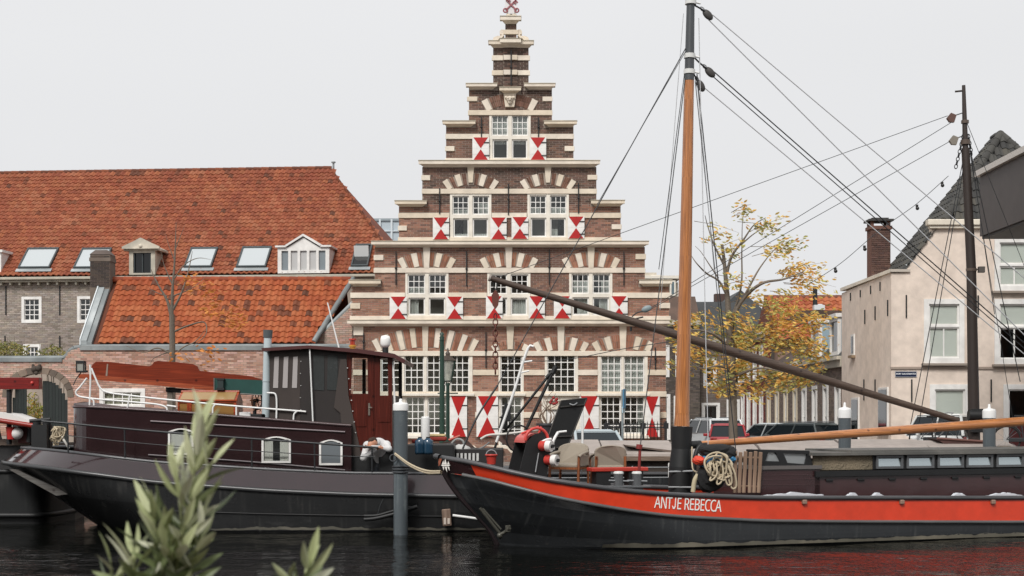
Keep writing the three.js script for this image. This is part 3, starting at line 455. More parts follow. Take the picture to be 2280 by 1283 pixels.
// ---------- courtyard wall with arched gateway ----------
{
  const f = frame(-12, 55.6, 0, QUAY), b = thing('courtyard_wall', 'old pink-brick courtyard wall with lead coping and arched gateway', 'wall', f.pos);
  const A = (x, y) => { const p = f.at(x, y, 0); return [p.x, p.y]; };
  const gate = []; for (let i = 0; i <= 16; i++) { const t = Math.PI * i / 16; gate.push(A(84 + 66 * Math.cos(t), 886 - 54 * Math.sin(t) ** .85)); } gate.unshift([gate[0][0], 0.001]); gate.push([gate.at(-1)[0], 0.001]);
  const win = [...A(224, 908), ...A(320, 868)];
  const outline = [A(-60, 1030), A(790, 1030), A(790, 776), A(175, 776), A(160, 779), A(150, 786), A(143, 800), A(-60, 802)].map((p, i) => i < 2 ? [p[0], 0] : p);
  const notchGate = gate.map(p => [p[0], Math.max(p[1], .002)]), winR = rect(win[0], win[2], win[1], win[3]);
  part('wall_body', slab(outline, -.4, -.012, [notchGate, winR]), mat.mortar, b);
  bricks(b, outline.map(p => [p[0], Math.max(p[1], 1.0)]), [notchGate, winR], 0, { pal: pinkBrick, seed: 51, pitch: .08 });
  const cop = [A(-60, 798), A(138, 797), A(146, 792), A(151, 782), A(162, 775), A(178, 772), A(500, 771), A(790, 771)].map(p => V(p[0], p[1], -.2));
  part('coping', cop.slice(1).map((p, i) => rod(cop[i], p, .1, .1, 10)), mat.lead, b); part('coping', [bx(cop[5].x, cop[7].x, cop[7].y - .16, cop[7].y + .02, -.46, .06), bx(cop[0].x, cop[1].x, cop[0].y - .14, cop[0].y, -.46, .06)], mat.lead, b);
  // stone arch ring
  for (let i = 0; i < 13; i++) { const t0 = Math.PI * (i + .04) / 13, t1 = Math.PI * (i + .96) / 13, p = (t, k) => A(84 + (66 + k) * Math.cos(t), 886 - (54 + k) * Math.sin(t) ** .85); part('arch_stone', slab([p(t0, 0), p(t0, 14), p(t1, 14), p(t1, 0)], -.2, .02 + (i % 2) * .012), M(['#8d8175', '#7b6f66', '#a08f82'][i % 3], .9, { map: T.weather }), b); }
  { const c = A(81, 822); part('carved_crest', [ball(.13, c[0] - .07, c[1], .05), ball(.12, c[0] + .09, c[1] + .03, .05), ball(.09, c[0], c[1] - .15, .05), ball(.06, c[0] - .12, c[1] + .13, .06), ball(.06, c[0] + .14, c[1] + .14, .06)], M('#5d544d', .9, { map: T.weather }), b); }
  // gate leaves of upright planks
  const leaf = (x0, x1, n, turn, hinge) => { const a = A(x0, 900), c = A(x1, 900), w = c[0] - a[0], g = part('gate_leaf', [bx(0, w, .5, .65, -.03, .0), bx(0, w, 1.9, 2.05, -.03, 0)], mat.black, b); g.position.set(a[0], 0, -.3); g.rotation.y = turn; for (let i = 0; i < n; i++) part('plank', bx(w * i / n + .004, w * (i + 1) / n - .004, .03, 3.15 - .9 * Math.abs((i + .5) / n - (hinge ? 0 : 1)) ** 3, 0, .035 + (i % 2) * .004), M(i % 2 ? '#1c2322' : '#202826', .7, { map: T.mottle }), g); };
  leaf(90, 150, 8, -.15, true); leaf(22, 54, 5, 0, false);
  const w = part('window', surround(win[0] - .05, win[2] + .05, win[1] - .05, win[3] + .05, [[win[0] + .1, win[2] - .1, win[1] + .1, win[3] - .1]], -.1, .03), mat.white, b); light(w, win[0] + .102, win[2] - .102, win[1] + .102, win[3] - .102, .02, 4, 2, { inset: .03, sash: .04, bar: .035, curtain: [[0, 1, 0, 1]], curtainMat: M('#b5ad98', .9) });
}
// modern grey block showing between roof and gable
{ const f = frame(-7.6, 92, 0, QUAY), b = thing('modern_block', 'pale grey modern block peeping between orange roof and gable house', 'building', f.pos), a = f.at(800, 990, 0), c = f.at(930, 492, 0); part('wall', bx(a.x, c.x, 0, c.y, -6, 0), M('#aeb9c0', .4), b); const h = f.at(870, 492, 0).x; for (const x of [846, 872]) { const p = f.at(x, 500, 0); part('panel_joint', bx(p.x - .06, p.x + .06, 0, c.y + .1, 0, .12), M('#c9d0d4', .4), b); } part('roof_edge', bx(a.x, c.x + .1, c.y, c.y + .15, -6, .1), M('#8d979c', .4), b); part('cross_joint', bx(a.x, c.x, f.at(870, 516, 0).y, f.at(870, 514, 0).y, 0, .1), M('#c9d0d4', .4), b); }

// ---------- cream corner house ----------
{
  const f = frame(12.8, 48, 0, QUAY), b = thing('cream_house', 'cream rendered corner house with dark tiled half-hipped roof and white sash windows', 'house', f.pos);
  const render = M('#e6d6c8', .92, { map: T.mottle, bumpMap: T.grain, bumpScale: .003 }), trimM = M('#e6dccb', .6, { map: T.mottle });
  const A = (x, y) => { const p = f.at(x, y, 0); return [p.x, p.y]; }, ye = A(1985, 606)[1], yc = A(2070, 503)[1], xc = 4.0, wR = 8;
  const sl = (yc - ye) / (A(2075, 0)[0] - 0.45);
  const wins = [[2063, 2141, 672, 803], [2220, 2298, 672, 805], [2220, 2298, 535, 642], [2076, 2154, 862, 985], [2240, 2300, 862, 1000]].map(([a, c, d, e]) => [...A(a, e), ...A(c, d)]).map(([a, y, c, d]) => [a, c, y, d]);
  const out = [[0, 0], [wR, 0], [wR, ye], [wR - .45, ye], [wR - A(2075, 0)[0], A(2075, 521)[1]], [wR - A(2075, 0)[0], yc], [A(2075, 0)[0], yc], [A(2075, 0)[0], A(2075, 521)[1]], [0.45, ye], [0, ye]];
  part('front_wall', slab(out, -.3, 0, wins.map(w => rect(...w))), render, b);
  const side = f2 => f2; const sx = frame(12.8, 55.2, -Math.PI / 2, QUAY), topFar = sx.at(1893, 643, 0).y;
  part('side_wall', slab([[0, 0], [7.2 - .302, 0], [7.2 - .302, ye], [0, ye - .1]].map(p => [p[0], p[1]]), -.3, 0).rotateY(-Math.PI / 2).translate(0, 0, -7.2), render, b);
  part('parapet', bx(-.06, .3, ye - .02, ye + .1, -7.2, -.0), trimM, b); part('flat_roof', bx(.3, wR, ye - .4, ye - .2, -7.2, -.3), mat.lead, b); part('back_wall', bx(.3, wR, 0, ye - .2, -7.5, -7.2), render, b); part('far_wall', bx(wR - .3, wR, 0, ye, -7.2, -.3), render, b); part('storey_floor', bx(.3, wR - .3, 3.1, 3.3, -7.1, -.31), mat.interior, b);
  part('cornice', [rbox(wR - 2 * A(2063, 0)[0], .2, .34, xc, yc + .1, .04, .03), rbox(wR - 2 * A(2068, 0)[0], .1, .24, xc, yc - .05, .02, .02)], trimM, b);
  part('string_course', bx(-.03, wR + .03, A(0, 822)[1], A(0, 817)[1], 0, .05), M('#9d8e82', .8), b);
  wins.forEach((w, i) => {
    const [a, c, y, d] = w, fr = part('window', [surround(a - .09, c + .09, y - .09, d + .09, [[a + .08, c - .08, y + .08, d - .08]], -.1, .05)], mat.white, b), o = { inset: .04, sash: .05, bar: .045 };
    const ym = i < 2 ? lerp(y, d, .58) : i === 2 ? lerp(y, d, .48) : lerp(y, d, .45), blind = M('#ded8cf', .9);
    light(fr, a + .082, c - .082, ym + .03, d - .082, .03, 1, 1, { ...o, curtain: i === 4 ? undefined : [[0, 1, 0, 1]], curtainMat: blind, flat: true }); light(fr, a + .082, c - .082, y + .082, ym - .03, .03, 2, 1, { ...o, curtain: i === 0 || i === 2 ? [[0, 1, 0, 1]] : undefined, curtainMat: blind, flat: true }); part('meeting_rail', bx(a + .08, c - .08, ym - .032, ym + .032, -.06, .03), mat.white, fr);
    if (i === 4) part('red_panel', bx(a + .1, c - .1, y, y + .9, -.03, -.008), M('#571f20', .4), fr);
    part('window_sill', rbox(c - a + .35, .09, .2, (a + c) / 2, y - .14, .08, .02), M('#8f847a', .8), fr);
  });
  const anchor = (p, q) => part('wall_anchor', rbox(.045, p.y - q.y, .045, p.x, (p.y + q.y) / 2, .02), mat.iron, b);
  for (const [x, y0, y1] of [[2018, 657, 708], [2030, 845, 895], [2178, 658, 706], [2207, 845, 895]]) anchor(f.at(x, y0, 0), f.at(x, y1, 0));
  for (const [x, y0, y1] of [[1927, 690, 722], [1950, 682, 713], [1978, 668, 704], [1895, 652, 670], [1917, 646, 662], [1940, 636, 655], [1961, 628, 648], [1925, 845, 880], [1950, 845, 880], [1925, 880, 892]]) { const p = sx.at(x, y0, 0), q = sx.at(x, y1, 0); part('wall_anchor', rbox(.045, p.y - q.y, .045, -.02, (p.y + q.y) / 2, -7.2 + p.x), mat.iron, b); }
  const sideWin = (x0, x1, y0, y1) => { const p = sx.at(x0, y1, 0), q = sx.at(x1, y0, 0), w = part('side_window', bx(-.05, .02, p.y, q.y, -7.2 + p.x, -7.2 + q.x), mat.white, b); part('pane', bx(-.065, -.05, p.y + .08, q.y - .08, -7.2 + p.x + .1, -7.2 + q.x - .1), mat.glassDark, w); part('window_sill', bx(-.14, -.0, p.y - .1, p.y - .002, -7.2 + p.x - .05, -7.2 + q.x + .05), M('#8f7a62', .8), w); };
  sideWin(1897, 1904, 744, 792); sideWin(1958, 1979, 862, 960); sideWin(1898, 1914, 885, 990);
  // roof: left slope and half-hip, dark pantiles
  const tileM = ['#4a4a49', '#535250', '#5a5956', '#454545', '#636059'], tan = (12.35 - QUAY - ye) / 4, yA = 12.35 - QUAY, yH = yc + .18, xr = 4.42, xH = .42 + (yH - ye) / tan, under = M('#3b3a39', .9);
  { const g = new THREE.BufferGeometry(), E0 = V(.42, ye, -.05), E1 = V(.42, ye, -2.9), H = V(xH, yH, -.05), H2 = V(8.84 - xH, yH, -.05), AP = V(xr, yA, -2.1), RB = V(xr, yA, -2.9), F0 = V(8.42, ye, -.05), F1 = V(8.42, ye, -2.9); const tr = [[E0, H, AP], [E0, AP, RB], [E0, RB, E1], [H, H2, AP], [F0, AP, H2], [F0, RB, AP], [F0, F1, RB], [E1, RB, F1]]; g.setAttribute('position', new THREE.Float32BufferAttribute(tr.flat().flatMap(v => [v.x, v.y, v.z]), 3)); part('roof', g, under, b); }
  const esL = V(4, yA - ye, 0), LL = esL.length(); esL.normalize(); // left slope, facing -x: along ex = toward camera... up-slope = +x
  tiled(b, V(.42, ye, -2.9), V(0, 0, 1), esL, LL, v => { const y = ye + v / LL * (yA - ye); return [0, y < yH ? 2.85 : lerp(2.85, .8, (y - yH) / (yA - yH))]; }, .27, .32, tileM, 240, 61, 'roof_tile', 0);
  const esF = V(0, yA - yH, -2.05), LF = esF.length(); esF.normalize();
  tiled(b, V(0, yH, -.05), V(1, 0, 0), esF, LF, v => [lerp(xH, xr, v / LF), lerp(8.84 - xH, xr, v / LF)], .27, .32, tileM, 200, 62, 'roof_tile', 0);
  const rm = [M('#5a5956', .85, { map: T.weather }), M('#4e4d4b', .85, { map: T.weather })];
  ridge(b, V(xH, yH, -.02), V(xr, yA + .05, -2.1), .13, .36, rm, 'hip_tile'); ridge(b, V(8.84 - xH, yH, -.02), V(xr, yA + .05, -2.1), .13, .36, rm, 'hip_tile'); ridge(b, V(xr, yA + .05, -2.1), V(xr, yA + .05, -2.9), .13, .36, rm);
  part('verge_flashing', [rod(V(.45, ye + .05, -.1), V(xH - .05, yH - .08, -.1), .09)], mat.zinc, b); part('parapet_lead', bx(-.05, .62, ye + .002, ye + .09, -.35, .08), M('#b7aea3', .7), b);
  { const p = f.at(1936, 612, -3), q = f.at(1979, 505, -3), c = part('chimney', [bx(p.x, q.x, ye - .3, q.y, -3.35, -2.75), bx(p.x - .05, q.x + .05, q.y - .12, q.y, -3.4, -2.7), ...[[0, 0], [1, 0], [0, 1], [1, 1]].map(([i, j]) => bx(i ? q.x - .1 : p.x, i ? q.x : p.x + .1, q.y, q.y + .17, j ? -3.35 : -2.85, j ? -3.25 : -2.75))], M('#6a4a3f', .9), b); bricks(c, rect(p.x, q.x, ye - .3, q.y - .12), [], -2.735, { pal: ['#54403a', '#614a42', '#6b5249'], seed: 71 }); part('chimney_cap', [bx(p.x - .1, q.x + .1, q.y + .17, q.y + .24, -3.45, -2.65), bx(p.x + .05, q.x - .05, q.y + .24, q.y + .3, -3.3, -2.8)], M('#3a3836', .8), c); }
  { // street name plate
    const cv = document.createElement('canvas'); cv.width = 512; cv.height = 144; const x = cv.getContext('2d'); x.fillStyle = '#1b2540'; x.fillRect(0, 0, 512, 144); x.strokeStyle = '#d8dade'; x.lineWidth = 6; x.strokeRect(6, 6, 500, 132); x.fillStyle = '#eceef0'; x.font = 'bold 54px sans-serif'; x.textAlign = 'center'; x.fillText('KORT GALGEWATER', 256, 82, 470);
    const t = new THREE.CanvasTexture(cv); t.colorSpace = THREE.SRGBColorSpace; const p = f.at(1993, 840, 0), q = f.at(2041, 827, 0), w = q.x - p.x, h = q.y - p.y, m = new THREE.Mesh(new THREE.BoxGeometry(w, h, .02), M('#ffffff', .35, { map: t })); m.name = 'street_sign'; m.position.set((p.x + q.x) / 2 + f.pos[0], (p.y + q.y) / 2 + f.pos[1], f.pos[2] + .02); scene.add(m); tag(m, 'dark blue street name plate on the cream house wall', 'street sign'); }
}
// dark cantilevered box of the building standing nearer on the far side of frame
{ const b = thing('dark_overhang', 'dark metal-clad overhanging storey with pale roof edge at the upper right', 'building', [13.82, 0, -42]); const m = M('#4a4442', .55, { map: T.mottle }); part('overhang', bx(0, 9, 7.78, 9.55, 0, 12), m, b); part('roof_edge', bx(-.12, 9, 9.552, 9.72, -.1, 12.1), M('#c3bdb6', .5), b); part('soffit', bx(.05, 9, 7.7, 7.778, .05, 12), M('#2b2827', .6), b); for (const z of [6, 11]) part('column', rod(V(3, QUAY - 1.2, z), V(3, 7.7, z), .18), m, b); }

// ---------- street of terraced houses ----------
function terrace(name, label, Z0, len, h, wallHex, X, o) { // front faces -x (the street); local x runs toward the camera
  const f = frame(X, Z0, -Math.PI / 2, QUAY), b = thing(name, label, 'house', f.pos, f.turn, 'terraced houses along the side street'), pal = o.pal;
  const wins = o.wins.map(([a, c, y, d]) => [a, c, y, d]);
  part('wall', slab(rect(0, len - .02, 0, h), -.3, -.012, wins.map(w => rect(...w))), M(wallHex, .9, { map: T.mottle }), b);
  bricks(b, rect(0, len - .02, .9, h - .3), wins.map(w => rect(...w)), 0, { pal, seed: Z0 * 3 | 0, pitch: .09, len: .3 });
  part('inner_wall', bx(0, len - .02, 0, h, -5, -4.8), mat.interior, b); part('party_wall', [bx(0, .2, 0, h, -4.8, -.31), bx(len - .22, len - .02, 0, h, -4.8, -.31)], mat.interior, b); part('ceiling', bx(.2, len - .22, h - .2, h, -4.8, -.31), mat.interior, b);
  for (const w of wins) { const fr = part('window', surround(w[0] - .06, w[1] + .06, w[2] - .05, w[3] + .06, [[w[0] + .1, w[1] - .1, w[2] + .08, w[3] - .1]], -.1, .05), o.trim || mat.white, b); light(fr, w[0] + .1, w[1] - .1, w[2] + .08, w[3] - .1, .02, 1, 2, { inset: .03, sash: .06, bar: .06 }); }
  part('cornice', [bx(-.05, len, h - .3, h - .02, 0, .16), bx(-.05, len, h - .02, h + .12, -.3, .3)], oldPale, b);
  return { b, f };
}
const tallWins = (len, n, y0, y1, w) => [...Array(n)].map((_, i) => { const c = len * (i + .5) / n; return [c - w / 2, c + w / 2, y0, y1]; });
{
  const slate = M('#4b4c4d', .75, { map: T.weather });
  const t1 = terrace('terraced_house', 'low grey-brick terraced house with slate mansard and two box dormers beside the cream house', 64, 8.6, 4.0, '#8a7d72', 12.95, { pal: ['#6d6058', '#7a6c62', '#86776c'], wins: tallWins(8.6, 4, .5, 3.0, .8) });
  part('mansard', sweep([[.1, 4.12], [-1.7, 6.0], [-4.9, 6.0], [-4.9, 4.12]], 0, 8.55), slate, t1.b);
  for (const [x, w] of [[6.9, 1.5], [3.4, 1.6]]) { const d = part('dormer', [surround(x - w / 2, x + w / 2, 4.2, 5.7, [[x - w / 2 + .14, x + w / 2 - .14, 4.35, 5.55]], -.1, .04), bx(x - w / 2 - .08, x + w / 2 + .08, 5.7, 5.85, -1.9, .14)], mat.white, t1.b); part('cheek', bx(x - w / 2, x - w / 2 + .06, 4.2, 5.7, -1.8, -.1), mat.zinc, d); part('cheek', bx(x + w / 2 - .06, x + w / 2, 4.2, 5.7, -1.8, -.1), M('#8fa3ad', .4), d); part('pane', bx(x - w / 2 + .15, x + w / 2 - .15, 4.36, 5.54, -.06, -.04), mat.glassDark, d); }
  const t2 = terrace('terraced_house', 'ochre-trimmed grey-brick terraced house halfway down the side street', 73, 8.9, 4.1, '#8a7d72', 13.0, { pal: ['#75675d', '#80736a', '#6a5d55'], wins: tallWins(8.9, 4, .4, 3.0, .8), trim: M('#cfc3ac', .6) });
  part('roof', sweep([[.1, 4.2], [-1.6, 5.3], [-5, 5.3], [-5, 4.2]], 0, 8.85), M('#5a4a42', .85, { map: T.weather }), t2.b);
  const t3 = terrace('terraced_house', 'red-painted brick terraced house down the side street behind the tree', 81, 7.9, 6.0, '#6b2f2b', 13.0, { pal: ['#6f2f2b', '#7d3833', '#632924'], wins: tallWins(7.9, 4, .4, 3.0, .9).concat(tallWins(7.9, 4, 3.7, 5.4, .9)) });
  part('roof', sweep([[.1, 6.1], [-2, 7.2], [-5, 7.2], [-5, 6.1]], 0, 7.85), M('#5a4a42', .85, { map: T.weather }), t3.b);
  // houses closing the view, facing us
  const end = (name, label, x0, x1, Z, h, pal, wallHex, wins, roofH, roofM) => { const b = thing(name, label, 'house', [x0, QUAY, -Z], 0, 'terraced houses along the side street'), w = x1 - x0; part('wall', slab(rect(0, w, 0, h), -.3, -.012, wins.map(q => rect(...q))), M(wallHex, .9, { map: T.mottle }), b); bricks(b, rect(0, w, .9, h), wins.map(q => rect(...q)), 0, { pal, seed: x0 * 7 | 0, pitch: .1, len: .32 }); part('inner_wall', bx(0, w, 0, h, -4, -3.8), mat.interior, b); part('ceiling', bx(0, w, h - .2, h - .01, -3.8, -.31), mat.interior, b); for (const q of wins) { const fr = part('window', surround(q[0] - .05, q[1] + .05, q[2] - .05, q[3] + .05, [[q[0] + .1, q[1] - .1, q[2] + .1, q[3] - .1]], -.1, .05), mat.white, b); light(fr, q[0] + .1, q[1] - .1, q[2] + .1, q[3] - .1, .02, 1, 2, { inset: .03, sash: .06, bar: .06 }); } part('cornice', bx(-.05, w + .05, h - .25, h, 0, .2), oldPale, b); part('roof', sweep([[.2, h], [-2.2, h + roofH], [-4, h + roofH], [-4, h]], 0, w), roofM, b); };
  end('brick_house', 'dark grey-brick house with narrow white windows directly behind the varnished mast', 8.3, 11.1, 84, 7.4, ['#57504a', '#635a53', '#4d4641'], '#5a534d', [[.35, 1.0, .4, 3.0], [1.3, 1.9, .4, 2.9], [.35, .95, 4.1, 5.9], [1.4, 2.0, 4.1, 5.9]], 1.6, M('#6a564c', .85, { map: T.weather }));
  end('brick_house', 'brown-grey brick house with white door frame at the street end left of the tree trunk', 11.15, 15.2, 85.5, 6.4, ['#5f564f', '#6b615a', '#746961'], '#665d56', [[.3, 1.3, .3, 2.5], [1.8, 2.5, .4, 2.7], [2.9, 3.6, .4, 2.7], [.4, 1.1, 3.6, 5.2], [1.9, 2.6, 3.6, 5.2]], 2.4, M('#4c4f52', .8, { map: T.weather }));
  // orange-roofed house above the terraces
  { const b = thing('orange_roofed_house', 'house with bright orange tiled roof and white vent pipe above the terrace', 'house', [15.2, QUAY, -72]); part('wall', bx(-1.7, 5, 0, 5.7, -8, -.2), M('#8d7466', .9), b); part('roof', sweep([[.2, 5.5], [-3.6, 7.95], [-7.4, 5.5]], -1.8, 5), M('#6a3522', .9), b); const es = V(0, 2.45, -3.8), L = es.length(); es.normalize(); tiled(b, V(0, 5.6, .2), V(1, 0, 0), es, L, () => [-1.8, 3.0], .34, .4, ['#c4683f', '#cc7145', '#bb5f38', '#d27a50'], 300, 66, 'roof_tile', 0); ridge(b, V(-1.8, 8.05, -3.6), V(5, 8.05, -3.6), .14, .42, [M('#6d4436', .85)]); part('vent_pipe', [rod(V(.75, 6.4, -1.6), V(.75, 7.55, -1.6), .13), rod(V(.5, 6.55, -1.5), V(.95, 6.55, -1.5), .2), bx(.3, 1.1, 6.25, 6.4, -1.9, -1.3), bx(.4, .95, 7.25, 7.5, -1.8, -1.4)], M('#cfd3d5', .5), b); part('flue', rod(V(.55, 7.4, -1.9), V(.55, 8.5, -1.9), .12), mat.iron, b); part('small_vent', [rod(V(2.2, 6.9, -2), V(2.2, 7.4, -2), .14), rod(V(2.2, 7.4, -2), V(2.2, 7.45, -2), .2)], M('#cfd3d5', .5), b); }
  // roofs beyond
  { const b = thing('brown_roofed_house', 'far house with low brown roof behind the varnished mast', 'house', [12, QUAY, -104]); part('wall', bx(-5, 5.5, 0, 8, -6, 0), M('#7d6557', .9, { map: T.mottle }), b); part('roof', sweep([[.3, 8], [-3, 10], [-6.3, 8]], -5, 5.5), M('#6b5348', .85, { map: T.weather }), b); part('chimney', bx(-2.6, -1.8, 9, 10.6, -3.2, -2.4), M('#5e4138', .9), b); part('chimney', bx(3.2, 4.2, 9, 10.9, -3.2, -2.4), M('#4c3b35', .9), b); part('dormer', bx(-1, .6, 8.3, 9.6, -1.8, .0), mat.white, b); }
  { const b = thing('slate_house', 'house with steep slate roof seen through the autumn tree', 'house', [14.6, QUAY, -92]); part('wall', bx(-2.6, 3, 0, 7.2, -6, 0), M('#6e6058', .9, { map: T.mottle }), b); part('roof', slab([[-2.8, 7.2], [3.2, 7.2], [.2, 9.9]], -6, .1), M('#51565a', .75, { map: T.weather }), b); part('dormer', bx(-.4, .9, 7.4, 8.3, -.1, .5), M('#6f7f88', .4), b); }
  // modern beige block beyond the gable
  { const f = frame(9, 98, 0, QUAY), b = thing('beige_flats', 'beige flat-roofed apartment block just behind gable house right shoulder', 'building', f.pos), a = f.at(1400, 990, 0), c = f.at(1512, 611, 0), c2 = f.at(1462, 620, 0); part('wall', [bx(a.x, c2.x, 0, c2.y + .4, -6, 0), bx(c2.x, c.x, 0, c.y - .5, -6, -.6)], M('#cdc4b4', .8, { map: T.mottle }), b); for (const [x0, x1, y0, y1] of [[1452, 1468, 616, 624], [1478, 1492, 620, 626], [1495, 1501, 628, 655]]) { const p = f.at(x0, y1, 0), q = f.at(x1, y0, 0); const w = part('window', bx(p.x - .1, q.x + .1, p.y - .1, q.y + .1, -.58, .04), mat.creamFrame, b); part('pane', bx(p.x, q.x, p.y, q.y, .04, .06), M('#5b6a70', .1), w); } part('roof_edge', bx(a.x, c.x + .1, c.y - .3, c.y - .1, -6.1, .15), M('#d8d2c6', .7), b); part('balcony', bx(f.at(1496, 0, 0).x, f.at(1506, 0, 0).x, f.at(0, 690, 0).y, f.at(0, 672, 0).y, -.6, .8), M('#a4b6ba', .3), b); }
}

// ---------- autumn trees ----------
const leafGeo = (() => { const g = new THREE.BufferGeometry(), p = [[0, -.5, 0], [.19, -.1, .05], [0, .02, -.02], [-.19, -.1, .05], [.14, .28, .04], [0, .5, -.06], [-.14, .28, .04]], t = [[0, 1, 2], [0, 2, 3], [1, 4, 2], [2, 6, 3], [2, 4, 5], [2, 5, 6]]; g.setAttribute('position', new THREE.Float32BufferAttribute(t.flat().flatMap(i => p[i]), 3)); g.computeVertexNormals(); return shared(g); })();
const leafMat = M('#ffffff', .8, { transmission: .35, thickness: 0 });
function limb(pts, r0, r1) { // tapering branch through points
  const c = new THREE.CatmullRomCurve3(pts), n = pts.length * 4, g = new THREE.TubeGeometry(c, n, 1, 7), p = g.attributes.position, q = V();
  for (let i = 0; i <= n; i++) { c.getPointAt(i / n, q); const r = lerp(r0, r1, i / n); for (let j = 0; j <= 7; j++) { const k = i * 8 + j; p.setXYZ(k, q.x + (p.getX(k) - q.x) * r, q.y + (p.getY(k) - q.y) * r, q.z + (p.getZ(k) - q.z) * r); } } g.computeVertexNormals(); return g;
}
function autumnTree(name, label, Z, limbs, clusters, pal, seed, bark, size, twigs, lean = .9) {
  R = rng(seed); const base = W(limbs[0][0][0], 925, Z), b = thing(name, label, 'tree', [base.x, QUAY, -Z]), P = (x, y, dz = 0) => { const v = W(x, y, Z - dz); return V(v.x - base.x, v.y - QUAY, v.z + Z); };
  const gl = []; for (const l of limbs) { const r1 = l.at(-1), pts = l.slice(0, -1).map(q => P(q[0], q[1], q[2] || 0)); if (l === limbs[0]) pts[0].y = 0; gl.push(limb(pts, r1[0], r1[1])); }
  const list = [];
  for (const [cx, cy, rx, ry, n] of clusters) {
    const nb = Math.max(3, Math.round(n / 46));
    for (let k = 0; k < nb; k++) { // sprays of leaves along twigs, swept by the wind
      const a = rr(0, 6.28), q = Math.sqrt(R()), x = cx + Math.cos(a) * q * rx, y = cy + Math.sin(a) * q * ry, dz = rr(-1, 1) * Math.min(rx, 60) * Z / F * .8, s = P(x, y, dz), dir = V(lean + rr(-.3, .5), rr(-.35, .55), rr(-.6, .6)).normalize(), len = rr(.35, .95);
      if (twigs) gl.push(limb([s.clone().addScaledVector(dir, -len * .8), s.clone().addScaledVector(dir, len * .1).add(V(0, .06, 0)), s.clone().addScaledVector(dir, len)], .011, .003));
      const m = Math.round(n / nb), tone = R();
      for (let i = 0; i < m; i++) { const t = R(), p = s.clone().addScaledVector(dir, (t - .3) * len * 1.2).add(V(rr(-.16, .16), rr(-.2, .14), rr(-.2, .2)).multiplyScalar(1 + t)), d = dir.clone().add(V(rr(-.7, .7), rr(-.8, .3), rr(-.8, .8))).normalize(); const qt = new THREE.Quaternion().setFromUnitVectors(V(0, 1, 0), d).multiply(new THREE.Quaternion().setFromAxisAngle(V(0, 1, 0), rr(0, 6.28))), sc = size * rr(.6, 1.25); list.push({ m: new THREE.Matrix4().compose(p, qt, V(sc, sc, sc)), c: jitter(pal[Math.floor(clamp(tone + rr(-.3, .3), 0, .999) * pal.length)], .2) }); }
    }
  }
  part('trunk', gl, bark, b); const cr = bulk('crown', leafGeo, leafMat, list, b); return b;
}
const bark = M('#8a7f74', .95, { map: T.weather, bumpMap: T.grain, bumpScale: .01 });
autumnTree('autumn_tree', 'leaning street tree with yellow autumn leaves beside the varnished mast', 50,
  [[[1634, 1000], [1632, 900], [1630, 820], [1626, 745], [.17, .14]], [[1626, 760], [1622, 690], [1618, 640], [1612, 575], [1608, 545], [.13, .05]], [[1626, 745], [1640, 690], [1665, 655], [1700, 630, .4], [1745, 622, .5], [1790, 605, .6], [.1, .02]], [[1618, 610], [1630, 570], [1655, 535], [1680, 500], [1705, 485], [.06, .012]], [[1612, 590], [1590, 545], [1575, 500, -.4], [1570, 480], [.04, .01]], [[1620, 660], [1600, 625], [1575, 610], [1550, 585, .5], [1540, 570], [.05, .01]], [[1660, 655], [1690, 600], [1712, 570], [1730, 550], [.045, .01]], [[1628, 780], [1590, 745, .8], [1545, 735, 1.2], [1510, 745, 1.4], [.07, .015]], [[1628, 800], [1680, 760, -.5], [1740, 740, -.8], [1800, 715, -1], [.07, .015]], [[1630, 830], [1600, 815, .8], [1560, 820, 1], [1530, 800, 1], [.05, .01]], [[1632, 840], [1690, 820, .5], [1750, 830, .6], [.06, .01]], [[1625, 720], [1650, 640], [1652, 560], [1655, 480], [1662, 462], [.05, .006]], [[1600, 620], [1580, 590], [1560, 560], [1548, 548], [.03, .006]], [[1650, 545], [1680, 520], [1715, 500], [.03, .006]]],
  [[1690, 500, 26, 16, 130], [1655, 490, 14, 30, 60], [1590, 520, 20, 30, 60], [1628, 555, 24, 30, 70], [1740, 560, 28, 22, 190], [1770, 620, 42, 22, 380], [1645, 620, 30, 20, 80], [1710, 680, 55, 40, 330], [1690, 745, 76, 44, 860], [1775, 745, 50, 52, 680], [1590, 790, 76, 44, 820], [1545, 735, 48, 36, 280], [1508, 775, 26, 50, 240], [1620, 850, 38, 34, 280], [1740, 825, 66, 36, 620], [1690, 862, 40, 24, 180], [1792, 800, 28, 44, 230], [1600, 720, 40, 40, 140], [1660, 800, 64, 44, 330]],
  ['#d8a450', '#e2b659', '#e8c566', '#dec56c', '#c9bd68', '#aca95e', '#dca24a', '#9a985a'], 77, bark, .175, true);
